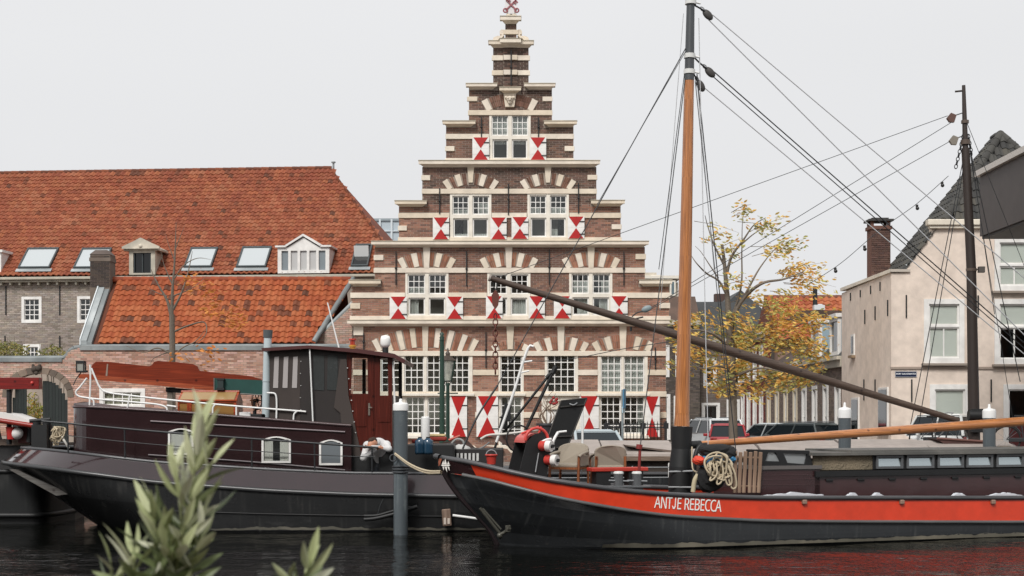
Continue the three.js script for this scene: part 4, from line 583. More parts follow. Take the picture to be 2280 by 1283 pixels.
autumnTree('bare_tree', 'slim nearly bare tree with last orange leaves before the courtyard wall', 51,
  [[[383, 1000], [383, 850], [383, 765], [382, 700], [.14, .1]], [[383, 715], [372, 670], [355, 640], [342, 615], [336, 600], [.075, .012]], [[382, 705], [384, 640], [388, 590], [391, 520], [392, 495], [.07, .008]], [[385, 690], [405, 650], [420, 600], [428, 560], [.05, .008]], [[384, 740], [420, 725], [455, 718], [458, 745, .3], [430, 770], [.04, .008]], [[383, 800], [405, 775], [435, 760], [460, 730], [.035, .006]], [[383, 790], [350, 775], [320, 785], [280, 770], [.035, .006]], [[383, 780], [340, 800], [335, 810], [.03, .008]], [[386, 640], [365, 590], [358, 560], [.03, .006]], [[388, 620], [410, 590], [440, 575], [470, 578], [.03, .005]], [[384, 660], [430, 640], [460, 615], [.03, .005]], [[372, 660], [345, 650], [330, 640], [.025, .005]], [[388, 560], [400, 530], [412, 500], [.02, .004]], [[388, 580], [375, 545], [368, 520], [.02, .004]]],
  [[475, 690, 30, 14, 70], [510, 715, 18, 12, 60], [430, 630, 30, 16, 50], [465, 655, 22, 12, 34], [445, 785, 30, 16, 40], [405, 800, 40, 20, 26], [460, 840, 24, 20, 20]], ['#c97b35', '#d98f43', '#cf8a3c', '#b87436'], 78, bark, .2, false, .8);
// greenery behind the courtyard wall
function shrub(name, label, x0, x1, y0, y1, Z, n, pal, seed, size = .13) { R = rng(seed); const a = W((x0 + x1) / 2, 0, Z), b = thing(name, label, 'shrub', [a.x, QUAY, -Z], 0), list = [], w = (x1 - x0) * Z / F, ya = W(0, y1, Z).y - QUAY, yb = W(0, y0, Z).y - QUAY, gl = []; for (let i = 0; i < 9; i++) { const x = rr(-.45, .45) * w; gl.push(limb([V(x * .6, 0, 0), V(x * .8, yb * .5, rr(-.3, .3)), V(x, lerp(ya, yb, rr(.5, .9)), rr(-.4, .4))], .035, .008)); } part('stem', gl, bark, b); const nz = fbm(7, seed, 4); while (list.length < n) { const x = rr(-.5, .5), h = R(); if (h > .55 + .5 * nz(x, .3) * (1 - Math.abs(x)) || nz(x * 1.4, h) < .36) continue; const p = V(x * w, lerp(ya, yb, h), rr(-.6, .6)), d = V(rr(-1, 1), rr(-.6, .8), rr(-1, 1)).normalize(), s = size * rr(.6, 1.3); list.push({ m: new THREE.Matrix4().compose(p, new THREE.Quaternion().setFromUnitVectors(V(0, 1, 0), d), V(s, s, s)), c: jitter(pal[Math.floor(R() * pal.length)], .25) }); } bulk('foliage', leafGeo, leafMat, list, b); }
const olive = ['#8b8a4c', '#9a9550', '#777a43', '#a99a52', '#6d713f'];
shrub('garden_shrub', 'olive yellow shrub rising above the courtyard wall beside the small window', -20, 58, 742, 830, 60.5, 1500, olive, 91); shrub('garden_shrub', 'smaller olive shrub above the courtyard wall near the coping step', 88, 150, 758, 830, 60.5, 900, olive, 92); shrub('garden_shrub', 'yellow green garden shrub seen through the open gateway', 40, 100, 860, 1000, 59, 1800, ['#9a9a3f', '#b6a544', '#7f8a3c', '#c79a42', '#8d8f45'], 93);

// ---------- parked cars ----------
const tyreM = M('#161616', .85), rimM = M('#8b8e91', .35, { metalness: .8 }), lampRed = M('#8e1618', .3), plateM = M('#d9b23b', .5);
function car(name, label, hex, px, Z, yaw, o = {}) { // local z = length, rear toward +z
  const w = o.w || 1.78, l = o.l || 4.2, h = o.h || 1.45, belt = o.belt || h * .6, p = W(px, 925, Z), b = thing(name, label, 'car', [p.x, QUAY, -Z], yaw, 'cars parked on the quay'), paint = M(hex, .28, { clearcoat: .6, clearcoatRoughness: .1 });
  const hood = o.van ? .0 : l * .26, boot = o.boot ?? .12, sh = (zf, y) => [zf, y];
  // body: side profile swept across the width, shoulders drawn in
  const prof = [[-l / 2, .28], [l / 2 - .1, .28], [l / 2, .5], [l / 2 - .02, belt - .12], [l / 2 - .1, belt], [-l / 2 + hood, belt], [-l / 2 + .25, belt - .12], [-l / 2 + .03, belt - .32], [-l / 2, .5]];
  const g = slab(prof.map(q => [-q[0], q[1]]), -w / 2, w / 2).rotateY(Math.PI / 2), gp = g.attributes.position; for (let i = 0; i < gp.count; i++) { const y = gp.getY(i), z = gp.getZ(i); gp.setX(i, gp.getX(i) * (1 - .05 * clamp((y - .5) / (belt - .5), 0, 1) - .07 * clamp(Math.abs(z) / (l / 2), 0, 1) ** 4)); } g.computeVertexNormals();
  part('body', g, paint, b);
  const fr = (s, y0, y1, za, zb, zc, zd, w0, w1) => { const gg = new THREE.BufferGeometry(), c = [[-w0, y0, za], [w0, y0, za], [w0, y0, zb], [-w0, y0, zb], [-w1, y1, zc], [w1, y1, zc], [w1, y1, zd], [-w1, y1, zd]], q = [[0, 1, 5, 4], [1, 2, 6, 5], [2, 3, 7, 6], [3, 0, 4, 7], [4, 5, 6, 7]]; gg.setAttribute('position', new THREE.Float32BufferAttribute(q.flatMap(([a, d, e, f]) => [a, d, e, a, e, f]).flatMap(i => c[i]), 3)); gg.computeVertexNormals(); return gg; };
  const z0 = -l / 2 + hood + .02, z1 = l / 2 - boot, rw = w / 2 * .92, tw = w / 2 * .78, cz0 = z0 + (o.van ? .35 : .75), cz1 = z1 - (o.rake ?? .32);
  part('greenhouse', fr(1, belt - .01, h - .05, z0, z1, cz0, cz1, rw - .02, tw - .02), M('#1d2428', .06, { physical: true }), b);
  const roof = part('roof', [fr(1, h - .09, h, cz0 - .06, cz1 + .06, cz0 + .25, cz1 - .1, tw + .005, tw - .14), bx(-tw, tw, h - .1, h - .085, cz0, cz1)], paint, b);
  if (o.rails) for (const s of [-1, 1]) part('roof_rail', rod(V(s * (tw - .12), h + .03, cz0 + .2), V(s * (tw - .12), h + .03, cz1 - .1), .018), rimM, roof);
  for (const s of [-1, 1]) { for (const [t, u, v] of [[z1, cz1, .05], [z0, cz0, .035], [(z0 + z1) / 2, (cz0 + cz1) / 2, .03]]) part('pillar', rod(V(s * rw, belt, t), V(s * tw, h - .06, u), v), paint, b); part('tail_light', rbox(.26, .2, .08, s * (w / 2 - .24), belt - .14, l / 2 - .04, .03), lampRed, b); part('headlight', rbox(.3, .14, .08, s * (w / 2 - .3), belt - .3, -l / 2 + .06, .03), M('#dfe6ea', .1), b); part('wing_mirror', rbox(.2, .13, .1, s * (w / 2 + .08), belt + .06, z0 + .45, .03), paint, b);
    for (const z of [-l / 2 + .8, l / 2 - .75]) { const t = part('wheel', new THREE.TorusGeometry(.24, .085, 8, 20).rotateY(Math.PI / 2).translate(s * (w / 2 - .11), .325, z), tyreM, b); part('rim', new THREE.CylinderGeometry(.2, .2, .1, 14).rotateZ(Math.PI / 2).translate(s * (w / 2 - .1), .325, z), rimM, t); } }
  part('number_plate', bx(-.26, .26, .62, .73, l / 2 - .005, l / 2 + .015), plateM, b); part('bumper', rbox(w * .96, .22, .2, 0, .46, l / 2 - .04, .06), o.bumper ? M(o.bumper, .6) : paint, b);
  return b;
}
car('parked_car', 'white estate car with roof rails parked beside the red hatchback', '#d9dcdd', 1578, 66, .28, { w: 1.85, h: 1.66, l: 4.5, belt: 1.0, rails: true });
car('parked_car', 'red hatchback parked behind the tree trunk', '#a32a30', 1618, 63.5, -.12, { w: 1.7, h: 1.44, l: 3.9 });
car('parked_car', 'silver grey hatchback parked nose in beside the dark estate', '#b9c0c2', 1712, 64, .5, { w: 1.72, h: 1.46, l: 3.9 });
car('parked_car', 'dark grey estate car with wide rear window beside the terraced houses', '#4c5557', 1772, 58, .55, { w: 1.82, h: 1.5, l: 4.5, rails: true });
car('parked_car', 'pale blue car parked before the gable house behind the raised hatch lid', '#a9b4b8', 1297, 45.5, .25, { w: 1.7, h: 1.36, l: 3.9, belt: .8, boot: .02, rake: .55 });
car('delivery_van', 'small white van parked before the cream house', '#d4d6d4', 2093, 46, .95, { w: 1.2, h: 1.85, l: 1.9, belt: 1.15, van: true, boot: .02, rake: .1 });

// ---------- street furniture ----------
{ const green = M('#1f3a2f', .45);
  const lp = W(997, 925, 49), l = thing('street_lamp', 'green cast-iron lamp post with old-style glass lantern before the gable house', 'street lamp', [lp.x, QUAY, -49]), y = py => W(0, py, 49).y - QUAY;
  part('post', [lathe([[.17, 0], [.17, .3], [.12, .4], [.1, .9], [.07, 1], [.06, y(860)], [.09, y(856)], [.05, y(852)]]).toNonIndexed(), rod(V(-.35, y(876), 0), V(.35, y(876), 0), .022)], green, l);
  const hy = y(849), hh = y(803) - hy, lan = part('lantern', [...[0, 1, 2, 3].map(i => { const a = Math.PI / 4 + i * Math.PI / 2; return rod(V(Math.cos(a) * .17, hy, Math.sin(a) * .17), V(Math.cos(a) * .36, hy + hh, Math.sin(a) * .36), .02); }), new THREE.CylinderGeometry(.16, .13, .06, 4).rotateY(Math.PI / 4).translate(0, hy, 0), ...[0, 1, 2].map(i => rod(V(0, y(860), 0), V(Math.cos(i * 2.1) * .14, hy, Math.sin(i * 2.1) * .14), .015)), new THREE.TorusGeometry(.36, .022, 6, 4).rotateX(Math.PI / 2).rotateY(Math.PI / 4).translate(0, hy + hh, 0)], green, l);
  part('lantern_glass', new THREE.CylinderGeometry(.35, .165, hh, 4, 1, true).rotateY(Math.PI / 4).translate(0, hy + hh / 2, 0), M('#d9dcd6', .25, { transmission: .6, thickness: 0 }), lan); part('lantern_roof', [new THREE.CylinderGeometry(.08, .43, .2, 4).rotateY(Math.PI / 4).translate(0, hy + hh + .09, 0), lathe([[.07, 0], [.09, .08], [.05, .14], [.025, .2], [.03, .24], [0, .28]], 10).translate(0, hy + hh + .16, 0)], M('#4a4038', .5), lan); part('bulb', ball(.07, 0, hy + hh * .45, 0), M('#eeeae0', .4), lan);
  const fp = W(984, 925, 48), p2 = thing('flag_pole', 'tall green pole with ball finial standing beside the lantern post', 'pole', [fp.x, QUAY, -48]); const t = W(0, 760, 48).y - QUAY; part('pole', rod(V(0, 0, 0), V(0, t, 0), .1, .075), green, p2); part('finial', lathe([[.06, 0], [.1, .03], [.06, .07], [.09, .12], [.05, .18], [.08, .25], [0, .32]], 12).translate(0, t, 0), green, p2);
  const sp = W(1386, 925, 46), s = thing('traffic_sign', 'narrow blue sign seen edge-on atop grey pole', 'sign', [sp.x, QUAY, -46]), sy = py => W(0, py, 46).y - QUAY; part('pole', rod(V(0, 0, 0), V(0, sy(868), 0), .038), M('#9aa4a6', .4, { metalness: .6 }), s); const pl = part('plate', rbox(.5, .62, .03, 0, 0, 0, .01), M('#4f87a8', .4), s); pl.position.set(.06, sy(888), .04); pl.rotation.y = 1.35; const p3 = part('plate', rbox(.4, .2, .03, 0, 0, 0, .01), M('#b5cdd6', .4), s); p3.position.set(.03, sy(913), .05); p3.rotation.y = 1.3;
  // iron railing with spear tops
  const ra = W(1350, 925, 52), rb = W(1483, 925, 52), rl = thing('iron_railing', 'black iron railing with spear tips below the rightmost ground-floor windows', 'railing', [ra.x, QUAY, -52]), wd = rb.x - ra.x, ry = py => W(0, py, 52).y - QUAY; part('rail', [bx(0, wd, ry(952) - .02, ry(952) + .02, -.02, .02), bx(0, wd, .2, .24, -.02, .02), bx(0, wd, ry(945) - .015, ry(945) + .015, -.015, .015)], mat.iron, rl); for (let x = 0; x <= wd + .01; x += .125) part('bar', [rod(V(x, 0, 0), V(x, ry(945), 0), .013, .013, 6), new THREE.ConeGeometry(.026, .14, 6).translate(x, ry(945) + .07, 0)], mat.iron, rl); for (const x of [0, wd * .25, wd * .62, wd]) part('post', [bx(x - .035, x + .035, 0, ry(938), -.035, .035), bx(x - .09, x + .09, ry(955), ry(942), -.05, .05)], mat.iron, rl);
  // potted climber by the door
  const pp = W(1217, 925, 53.8), pot = thing('potted_climber', 'bare potted climbing plant beside the house door', 'plant', [pp.x, QUAY, -53.8]); part('pot', lathe([[.24, 0], [.36, 1.4], [.4, 1.4], [.4, 1.5], [.3, 1.5], [.28, 1.35], [0, 1.35]], 14), M('#26262a', .6), pot); R = rng(5); part('stem', [...Array(9)].map((_, i) => limb([V(rr(-.15, .15), 1.3, 0), V(rr(-.3, .3), 1.8, rr(-.1, .1)), V(rr(-.45, .5), rr(2.2, 2.5), rr(-.1, .1)), V(rr(-.3, .6), rr(2.4, 2.9), 0)], .022, .008)), M('#8a7666', .9), pot); part('red_leaf', [...Array(8)].map(() => ball(.06, rr(.1, .4), rr(2.2, 2.5), .05, 6, 4)), M('#8e2b2b', .8), pot);
}

// ---------- hulls ----------
const look = pts => { // smooth curve y(x) through measured points
  pts = pts.slice().sort((a, b) => a[0] - b[0]); const raw = x => { if (x <= pts[0][0]) return pts[0][1]; for (let i = 1; i < pts.length; i++) if (x <= pts[i][0]) { const t = (x - pts[i - 1][0]) / (pts[i][0] - pts[i - 1][0]); return lerp(pts[i - 1][1], pts[i][1], t); } return pts.at(-1)[1]; };
  return x => (raw(x - .35) + 2 * raw(x - .17) + 2 * raw(x) + 2 * raw(x + .17) + raw(x + .35)) / 8;
};
const measure = (f, w, list) => list.map(([px, py]) => { let z = 1.5, p; for (let i = 0; i < 30; i++) { p = f.at(px, py, z); z = lerp(z, w(p.x), .5); } return [p.x, p.y]; });
// strip of plating between two rows; row = {s0, y(x), w(x)}; both sides of the ship
function plating(a, b, L, u0, u1, n = 46, sides = [1, -1]) {
  const g = []; for (const s of sides) { const pos = [], idx = []; for (let i = 0; i <= n; i++) { const u = lerp(u0, u1, i / n); for (const r of [a, b]) { const x = r.s0 + (L - r.s0) * u; pos.push(x, r.y(x), s * r.w(x - r.s0, L - r.s0)); } } for (let i = 0; i < n; i++) { const k = 2 * i; s > 0 ? idx.push(k, k + 2, k + 1, k + 1, k + 2, k + 3) : idx.push(k, k + 1, k + 2, k + 1, k + 3, k + 2); } const q = new THREE.BufferGeometry(); q.setAttribute('position', new THREE.Float32BufferAttribute(pos, 3)); q.setIndex(idx); q.computeVertexNormals(); g.push(q); } return g;
}
const rail = (r, L, u0, u1, rad, sides = [1, -1], n = 44, dz = 0, dy = 0) => sides.map(s => { const p = []; for (let i = 0; i <= n; i++) { const u = lerp(u0, u1, i / n), x = r.s0 + (L - r.s0) * u; p.push(V(x, r.y(x) + dy, s * Math.max(0.001, r.w(x - r.s0, L - r.s0) + dz))); } return new THREE.TubeGeometry(new THREE.CatmullRomCurve3(p), n * 2, rad, 8); });
const bell = (wm, bow, stern, e = .72) => (x, l) => { const a = clamp(x / bow, 0, 1), c = clamp((l - x) / stern, 0, 1); return wm * (1 - (1 - a) ** 2.2) ** e * (1 - (1 - c) ** 2.4) ** e; };
const fillDeck = (r, L, y, inset, u0 = 0.02, u1 = .98, n = 30) => { const a = [], c = []; for (let i = 0; i <= n; i++) { const u = lerp(u0, u1, i / n), x = r.s0 + (L - r.s0) * u, w = Math.max(.01, r.w(x - r.s0, L - r.s0) - inset); a.push([x, w]); c.unshift([x, -w]); } const g = slab(a.concat(c).map(p => [p[0], -p[1]]), 0, .03).rotateX(-Math.PI / 2); const p = g.attributes.position; for (let i = 0; i < p.count; i++) p.setY(i, p.getY(i) + y(p.getX(i))); g.computeVertexNormals(); return g; };
const varnish = M('#cf8a50', .3, { map: T.woodV, clearcoat: .5, clearcoatRoughness: .25 }), varnishH = M('#d38f56', .3, { map: T.woodH, clearcoat: .5, clearcoatRoughness: .25 }), mahogany = M('#8f391f', .3, { map: T.woodH, clearcoat: .5, clearcoatRoughness: .2 }), rustWood = M('#b4552c', .45, { map: T.woodH });
const hullBlack = M('#54575a', .38, { map: T.streak, roughnessMap: T.rough, bumpMap: T.rough, bumpScale: .006 }), greyPaint = M('#5d5f61', .4, { map: T.mottle }), maroon = M('#3a2325', .22, { map: T.mottle, clearcoat: .5, clearcoatRoughness: .15 }), gunM = M('#55565a', .4, { map: T.weather }), steelLine = M('#2a2c2e', .45), ropeM = M('#b7a990', .95), cableGrey = M('#8f9193', .5), cablePale = M('#b9babc', .5), cableDark = M('#26282a', .5), whitePipe = M('#e2e2e0', .35), slabBlack = M('#191a1b', .55, { map: T.mottle });
const cable = (name, label, pts, r, m, group) => single(name, pts.length === 2 ? rod(pts[0], pts[1], r, r, 6) : hose(pts, r, 6, pts.length * 8), m, label, 'rope', group);

// ---------- the red-striped sailing barge ----------
const rb = frame(-1.42, 27.3, .333), RL = 17;
const redBoat = thing('sailing_barge', 'black sailing barge with bright red sheer strake and white lettered name', 'boat', rb.pos, rb.turn);
const toWorld = (f, p) => p.clone().applyAxisAngle(V(0, 1, 0), f.turn).add(V(...f.pos));
const rbw = bell(2.1, 3.6, 3), rbTop = look(measure(rb, x => rbw(x, RL), [[985, 1011], [1045, 1024], [1120, 1042], [1200, 1060], [1300, 1076], [1400, 1088], [1500, 1097], [1700, 1104], [1900, 1104], [2280, 1104]])), rbLow = look(measure(rb, x => rbw(x, RL), [[1030, 1052], [1120, 1076], [1250, 1109], [1400, 1135], [1500, 1148], [1700, 1158], [1900, 1160], [2280, 1161]]));
const stemLine = [[975, 1010], [983, 1045], [1005, 1085], [1040, 1125], [1080, 1165], [1112, 1200]].map(([x, y]) => { const p = rb.at(x, y, 0); return [p.y, p.x]; });
const stemAt = look(stemLine.map(p => [p[0], p[1]]));
{
  const k = y => Math.max(0, stemAt(y)), row = (y0, y, wm, e) => ({ s0: k(y0), y: typeof y === 'number' ? () => y : y, w: bell(wm, 3.6, 3, e) });
  const r0 = row(-.3, -.35, 1.6, .9), r1 = row(0.02, 0.02, 2.03, .82), mids = [.2, .4, .6, .8].map(t => row(lerp(.02, 1.38, t), x => lerp(.02, rbLow(x), t), lerp(2.03, 2.09, Math.sqrt(t)), lerp(.82, .72, t))), r3 = row(1.35, x => rbLow(x) - .02, 2.09, .72), r4 = row(1.38, x => rbLow(x) - .015, 2.1, .72), r5 = { s0: 0, y: x => rbTop(x) - .08, w: rbw }, r6 = { s0: 0, y: x => rbTop(x) - .045, w: rbw }, r7 = { s0: 0, y: x => rbLow(x) - .02, w: bell(2.1, 3.6, 3, .72) };
  part('hull', [r0, r1, ...mids, r3].slice(1).map((r, i) => plating([r0, r1, ...mids, r3][i], r, RL, 0, 1)), hullBlack, redBoat);
  const us = .415 / RL; part('sheer_strake', plating(r4, r5, RL, us, 1), M('#e04223', .36, { map: T.mottle, clearcoat: .3, clearcoatRoughness: .3 }), redBoat, 'bright red painted strake'); part('bow_plate', plating(r3, r5, RL, 0, us, 16), maroon, redBoat, 'dark brown bow plate');
  { const hw = (X, t) => lerp(r1.w(X - r1.s0, RL - r1.s0), mids[0].w(X - mids[0].s0, RL - mids[0].s0), t), nz = lattice(40, 3), wob = (lo, a) => x => lo + a * (nz(x * .07, .3) * .6 + nz(x * .31, .7) * .4); part('waterline_scum', plating({ s0: 2, y: () => .015, w: x => hw(x + 2, 0) + .01 }, { s0: 2, y: wob(.05, .07), w: x => hw(x + 2, .6) + .014 }, RL, .05, .97, 260), M('#8d897c', .9, { map: T.weather }), redBoat, 'pale dirt line along the water'); }
  part('rub_rail', rail(r7, RL, .018, 1, .036), M('#6b6c6e', .4, { map: T.weather }), redBoat); part('gunwale', rail(r6, RL, 0, 1, .047), gunM, redBoat); part('stem_cap', hose([V(.0, rbTop(0) - .04, .12), V(-.05, rbTop(0) - .03, 0), V(0, rbTop(0) - .04, -.12)], .055), gunM, redBoat);
  part('stem_post', hose([1.7, 1.45, 1.2, .9, .6, .3, 0, -.2].map(y => V(stemAt(y) + .0, y, 0)), .06), M('#2b2224', .4), redBoat);
  part('deck', fillDeck({ s0: .25, w: rbw }, RL, x => Math.min(rbTop(x) - .22, 1.15), .08), M('#3b3532', .7, { map: T.weather }), redBoat);
  part('inner_strake', plating({ s0: .2, y: x => rbTop(x) - .26, w: (x, l) => rbw(x, l) - .07 }, { s0: .2, y: x => rbTop(x) - .05, w: (x, l) => rbw(x, l) - .06 }, RL, .5, .95), M('#c73f2a', .45, { map: T.mottle }), redBoat);
  // brackets on the strake
  for (const px of [1790, 2007, 2210]) { let z = 2.1; const p = rb.at(px, 1118, z); part('cleat', rbox(.1, .09, .08, p.x, p.y, z + .02, .02), M('#8e7263', .6), redBoat); }
  // emblem: little sailing ship and its reflection on the bow plate
  { const q = (px, py) => { let z = .4, p; for (let i = 0; i < 24; i++) { p = rb.at(px, py, z); z = lerp(z, rbw(Math.max(p.x, .02), RL) + .012, .5); } return p; }, tri = l => { const c = l.map(([x, y]) => q(x, y)), g = new THREE.BufferGeometry(), pos = []; for (let i = 1; i + 1 < c.length; i++) for (const v of [c[0], c[i], c[i + 1]]) pos.push(v.x, v.y, v.z + .004); g.setAttribute('position', new THREE.Float32BufferAttribute(pos, 3)); g.computeVertexNormals(); return g; };
    const wh = M('#e3dfd8', .6); part('emblem', [tri([[983, 1035], [987, 1025], [989, 1035]]), tri([[988, 1035], [991, 1021], [995, 1035]]), tri([[995, 1035], [998, 1027], [1001, 1035]]), tri([[981, 1036], [1003, 1036], [999, 1038.5], [985, 1038.5]]), tri([[985, 1040], [989, 1040], [988, 1048]]), tri([[990, 1040], [995, 1040], [995, 1052]]), tri([[996, 1040], [1000, 1040], [1001, 1049]])], wh, redBoat, 'white emblem of a small sailing ship'); part('bow_patch', tri([[976, 1022], [984, 1021], [979, 1036], [976, 1038]]), M('#9b5a44', .5), redBoat); }
}
// name on the strake, letter by letter along the plating
{ const font = await new FontLoader().loadAsync('fonts/droid/droid_sans_regular.typeface.json'), txt = 'ANTJE REBECCA', wh = M('#ecebe6', .5), sz = .19, sx = .78; let adv = 0; const gs = []; for (const ch of txt) { const w = ch === 'J' ? .105 : (font.data.glyphs[ch] || font.data.glyphs.a).ha * sz / font.data.resolution * sx; gs.push([ch, adv, w]); adv += w + (ch === ' ' ? 0 : .004); }
  const a = rb.at(1456, 1133, 2.1), e = rb.at(1604, 1142, 2.1), k = (e.x - a.x) / adv; for (const [ch, off, w] of gs) { if (ch === ' ') continue; const x = a.x + off * k, xm = x + w * k / 2, t = (xm - a.x) / (e.x - a.x), g = (ch === 'J' ? slab([[.02, .05], [.06, .0], [.115, .0], [.15, .045], [.15, .221], [.118, .221], [.118, .055], [.1, .032], [.072, .032], [.047, .065]].map(q => [q[0] * .8, q[1]]), 0, .006) : new TextGeometry(ch, { font, size: sz * 1.16, depth: .006, curveSegments: 6 })).scale(sx * k, 1, 1); const y0 = lerp(a.y, e.y, t) + .02, z0 = rbw(xm, RL) + .006, m = part('letter', g, wh, redBoat); m.position.set(x, y0, z0 - .0); m.rotation.set(0, -Math.atan((rbw(xm + .2, RL) - rbw(xm - .2, RL)) / .4), Math.atan2(e.y - a.y, e.x - a.x)); } }
{ // mast
  const m = thing('main_mast', 'tall varnished orange wooden mast with black foot and dark grey top', 'mast', toWorld(rb, rb.at(1515, 1095, 0)).toArray()); const o = V(...m.position.toArray()), Pt = py => { const t = Math.max(0, (1090 - py) / 1090), px = lerp(1514, 1538, Math.pow(t, .85)); return toWorld(rb, rb.at(px, py, 0)).sub(o); };
  part('mast_foot', [rod(Pt(1098), Pt(1040), .24, .24, 16), rod(Pt(1040), Pt(1000), .24, .2, 16), rod(Pt(1000), Pt(950), .2, .225, 16)], slabBlack, m);
  part('mast_shaft', [rod(Pt(949.5), Pt(925), .165, .15, 20), ...[925, 750, 560, 370].map((y, i, a) => rod(Pt(y), Pt(i < 3 ? a[i + 1] : 180), lerp(.15, .1, i / 4), lerp(.15, .1, (i + 1) / 4), 20))], varnish, m);
  part('mast_top', [rod(Pt(179.5), Pt(-60), .1, .075, 18)], M('#474a4d', .4, { map: T.mottle }), m);
  for (const y of [160, 125, 5]) part('mast_band', [rod(Pt(y + 5), Pt(y - 5), .115, .115, 18), rod(Pt(y).add(V(.1, 0, 0)), Pt(y).add(V(.2, -.03, .02)), .022)], M('#d3d3d0', .4), m);
  part('exhaust_pipe', hose([Pt(1090).add(V(.25, 0, .22)), Pt(1050).add(V(.25, 0, .22)), Pt(1012).add(V(.27, 0, .2)), Pt(993).add(V(.36, 0, .15)), Pt(990).add(V(.5, 0, .1))], .045, 8), slabBlack, m); part('mast_strap', [rod(Pt(1050).add(V(-.26, 0, .2)), Pt(1048).add(V(.28, 0, .24)), .02), rod(Pt(1084).add(V(-.26, 0, .2)), Pt(1084).add(V(.2, 0, .25)), .018)], cableGrey, m);
}
{ const a = toWorld(rb, rb.at(1556, 990, 0)), e = toWorld(rb, rb.at(2440, 927, 0)), b = thing('boom', 'long varnished orange boom lying aft from the tall mast', 'boom', a.toArray()), d = e.clone().sub(a); part('spar', [rod(V(0, 0, 0), d.clone().multiplyScalar(.5), .068, .098, 18), rod(d.clone().multiplyScalar(.5), d, .098, .105, 18)], varnishH, b); part('gooseneck', [rod(d.clone().multiplyScalar(-.035), d.clone().multiplyScalar(.004), .085, .08, 14), rod(d.clone().multiplyScalar(-.05), d.clone().multiplyScalar(-.03), .04)], slabBlack, b); }
{ // deckhouse, cabin, skylight aft of the mast
  const Z1 = 1.0, A = (x, y, z = Z1) => rb.at(x, y, z), h = thing('deckhouse', 'long low dark deckhouse with a row of square windows on the red-striped barge', 'deckhouse', toWorld(rb, A(1815, 1100).setZ(0).setY(0)).toArray(), rb.turn), ox = A(1815, 1100).x, X = (px, py) => { const p = A(px, py); return [p.x - ox, p.y]; };
  const poly = l => l.map(([a, c]) => X(a, c)), wx = [[1951, 2011], [2019, 2080], [2088, 2146], [2152, 2211], [2219, 2280], [2290, 2360]], top = X(2000, 1004)[1], x1 = X(2480, 1000)[0];
  part('side_wall', slab([[0, .75], [x1, .75], [x1, X(2000, 1060)[1]], [0, X(2000, 1060)[1]]], -2.0, 0).translate(0, 0, Z1), M('#40292a', .28, { map: T.mottle, clearcoat: .4, clearcoatRoughness: .2 }), h); part('ledge', bx(-.02, x1, X(2000, 1059)[1], X(2000, 1046.5)[1], Z1 - 2.05, Z1 + .06), slabBlack, h);
  const y0 = X(2000, 1045)[1] + .002, y1 = X(2000, 1013)[1], holes = wx.map(([a, c]) => rect(X(a, 1030)[0] + .01, X(c, 1030)[0] - .01, y0 + .03, y1 - .03));
  const xs = X(1945, 0)[0]; part('window_wall', [slab(rect(xs, x1, y0, y1), -.05, 0, holes).translate(0, 0, Z1 - .02), bx(xs, x1, y0, y1, Z1 - 1.95, Z1 - 1.9)], slabBlack, h); wx.forEach(([a, c]) => { const p = X(a, 1030)[0], q = X(c, 1030)[0]; part('window_frame', surround(p, q, y0 + .012, y1 - .012, [[p + .05, q - .05, y0 + .06, y1 - .06]], 0, .03).translate(0, 0, Z1 - .015), greyPaint, h); { const pn = part('pane', box(q - p - .1, y1 - y0 - .1, .012), M('#aab4b7', .08, { physical: true, metalness: .75 }), h); pn.position.set((p + q) / 2, (y0 + y1) / 2, Z1 - .03); pn.rotation.x = -.2; } });
  part('mossy_panel', bx(.0, xs - .004, y0, y1, Z1 - .1, Z1 - .03), M('#847a68', .9, { map: T.weather, bumpMap: T.grain, bumpScale: .02 }), h); part('roof', [bx(-.1, x1, y1 + .002, y1 + .06, Z1 - 2.0, Z1 + .08), bx(.9, x1, y1 + .06, y1 + .1, Z1 - 1.9, Z1 - .05)], M('#6a6a68', .5, { map: T.weather }), h);
  for (let px = 1846; px < 2290; px += 70) { const p = X(px, 1066); part('vent', rbox(.16, .05, .04, p[0], X(2000, 1067)[1], Z1 + .02, .015), slabBlack, h); }
  const cb = thing('cabin_trunk', 'maroon cabin trunk with black skylight right of the coiled ropes', 'cabin', toWorld(rb, A(1692, 1100).setZ(0).setY(0)).toArray(), rb.turn), ox2 = A(1692, 1100).x, X2 = (px, py) => { const p = A(px, py); return [p.x - ox2, p.y]; }, w2 = X2(1826, 1070)[0];
  part('side_wall', bx(0, w2, .75, X2(1700, 1047)[1], -1, Z1), maroon, cb); part('coaming', [bx(-.04, w2 + .03, X2(1700, 1046)[1], X2(1700, 1038)[1], -1.02, Z1 + .03)], M('#605c5a', .35), cb); for (const y of [1058, 1068, 1080]) part('plank_seam', bx(.02, w2 - .02, X2(1760, y)[1], X2(1760, y)[1] + .008, Z1 + .001, Z1 + .008), M('#4d3536', .5), cb);
  const sk = part('skylight', [slab([X2(1694, 1038), X2(1814, 1040), X2(1806, 1004), X2(1694, 1002)], Z1 - .6, Z1 - .06, [[X2(1708, 1027), X2(1741, 1028), X2(1731, 1008), X2(1714, 1008)], [X2(1757, 1031), X2(1796, 1034), X2(1801, 1012), X2(1748, 1010)]])], slabBlack, cb); for (const q of [[[1706, 1028], [1743, 1029], [1732, 1007], [1713, 1007]], [[1756, 1032], [1797, 1035], [1802, 1011], [1747, 1009]]]) part('pane', slab(q.map(a => X2(...a)), Z1 - .12, Z1 - .1), M('#c3c8ca', .08, { physical: true, metalness: .6 }), sk);
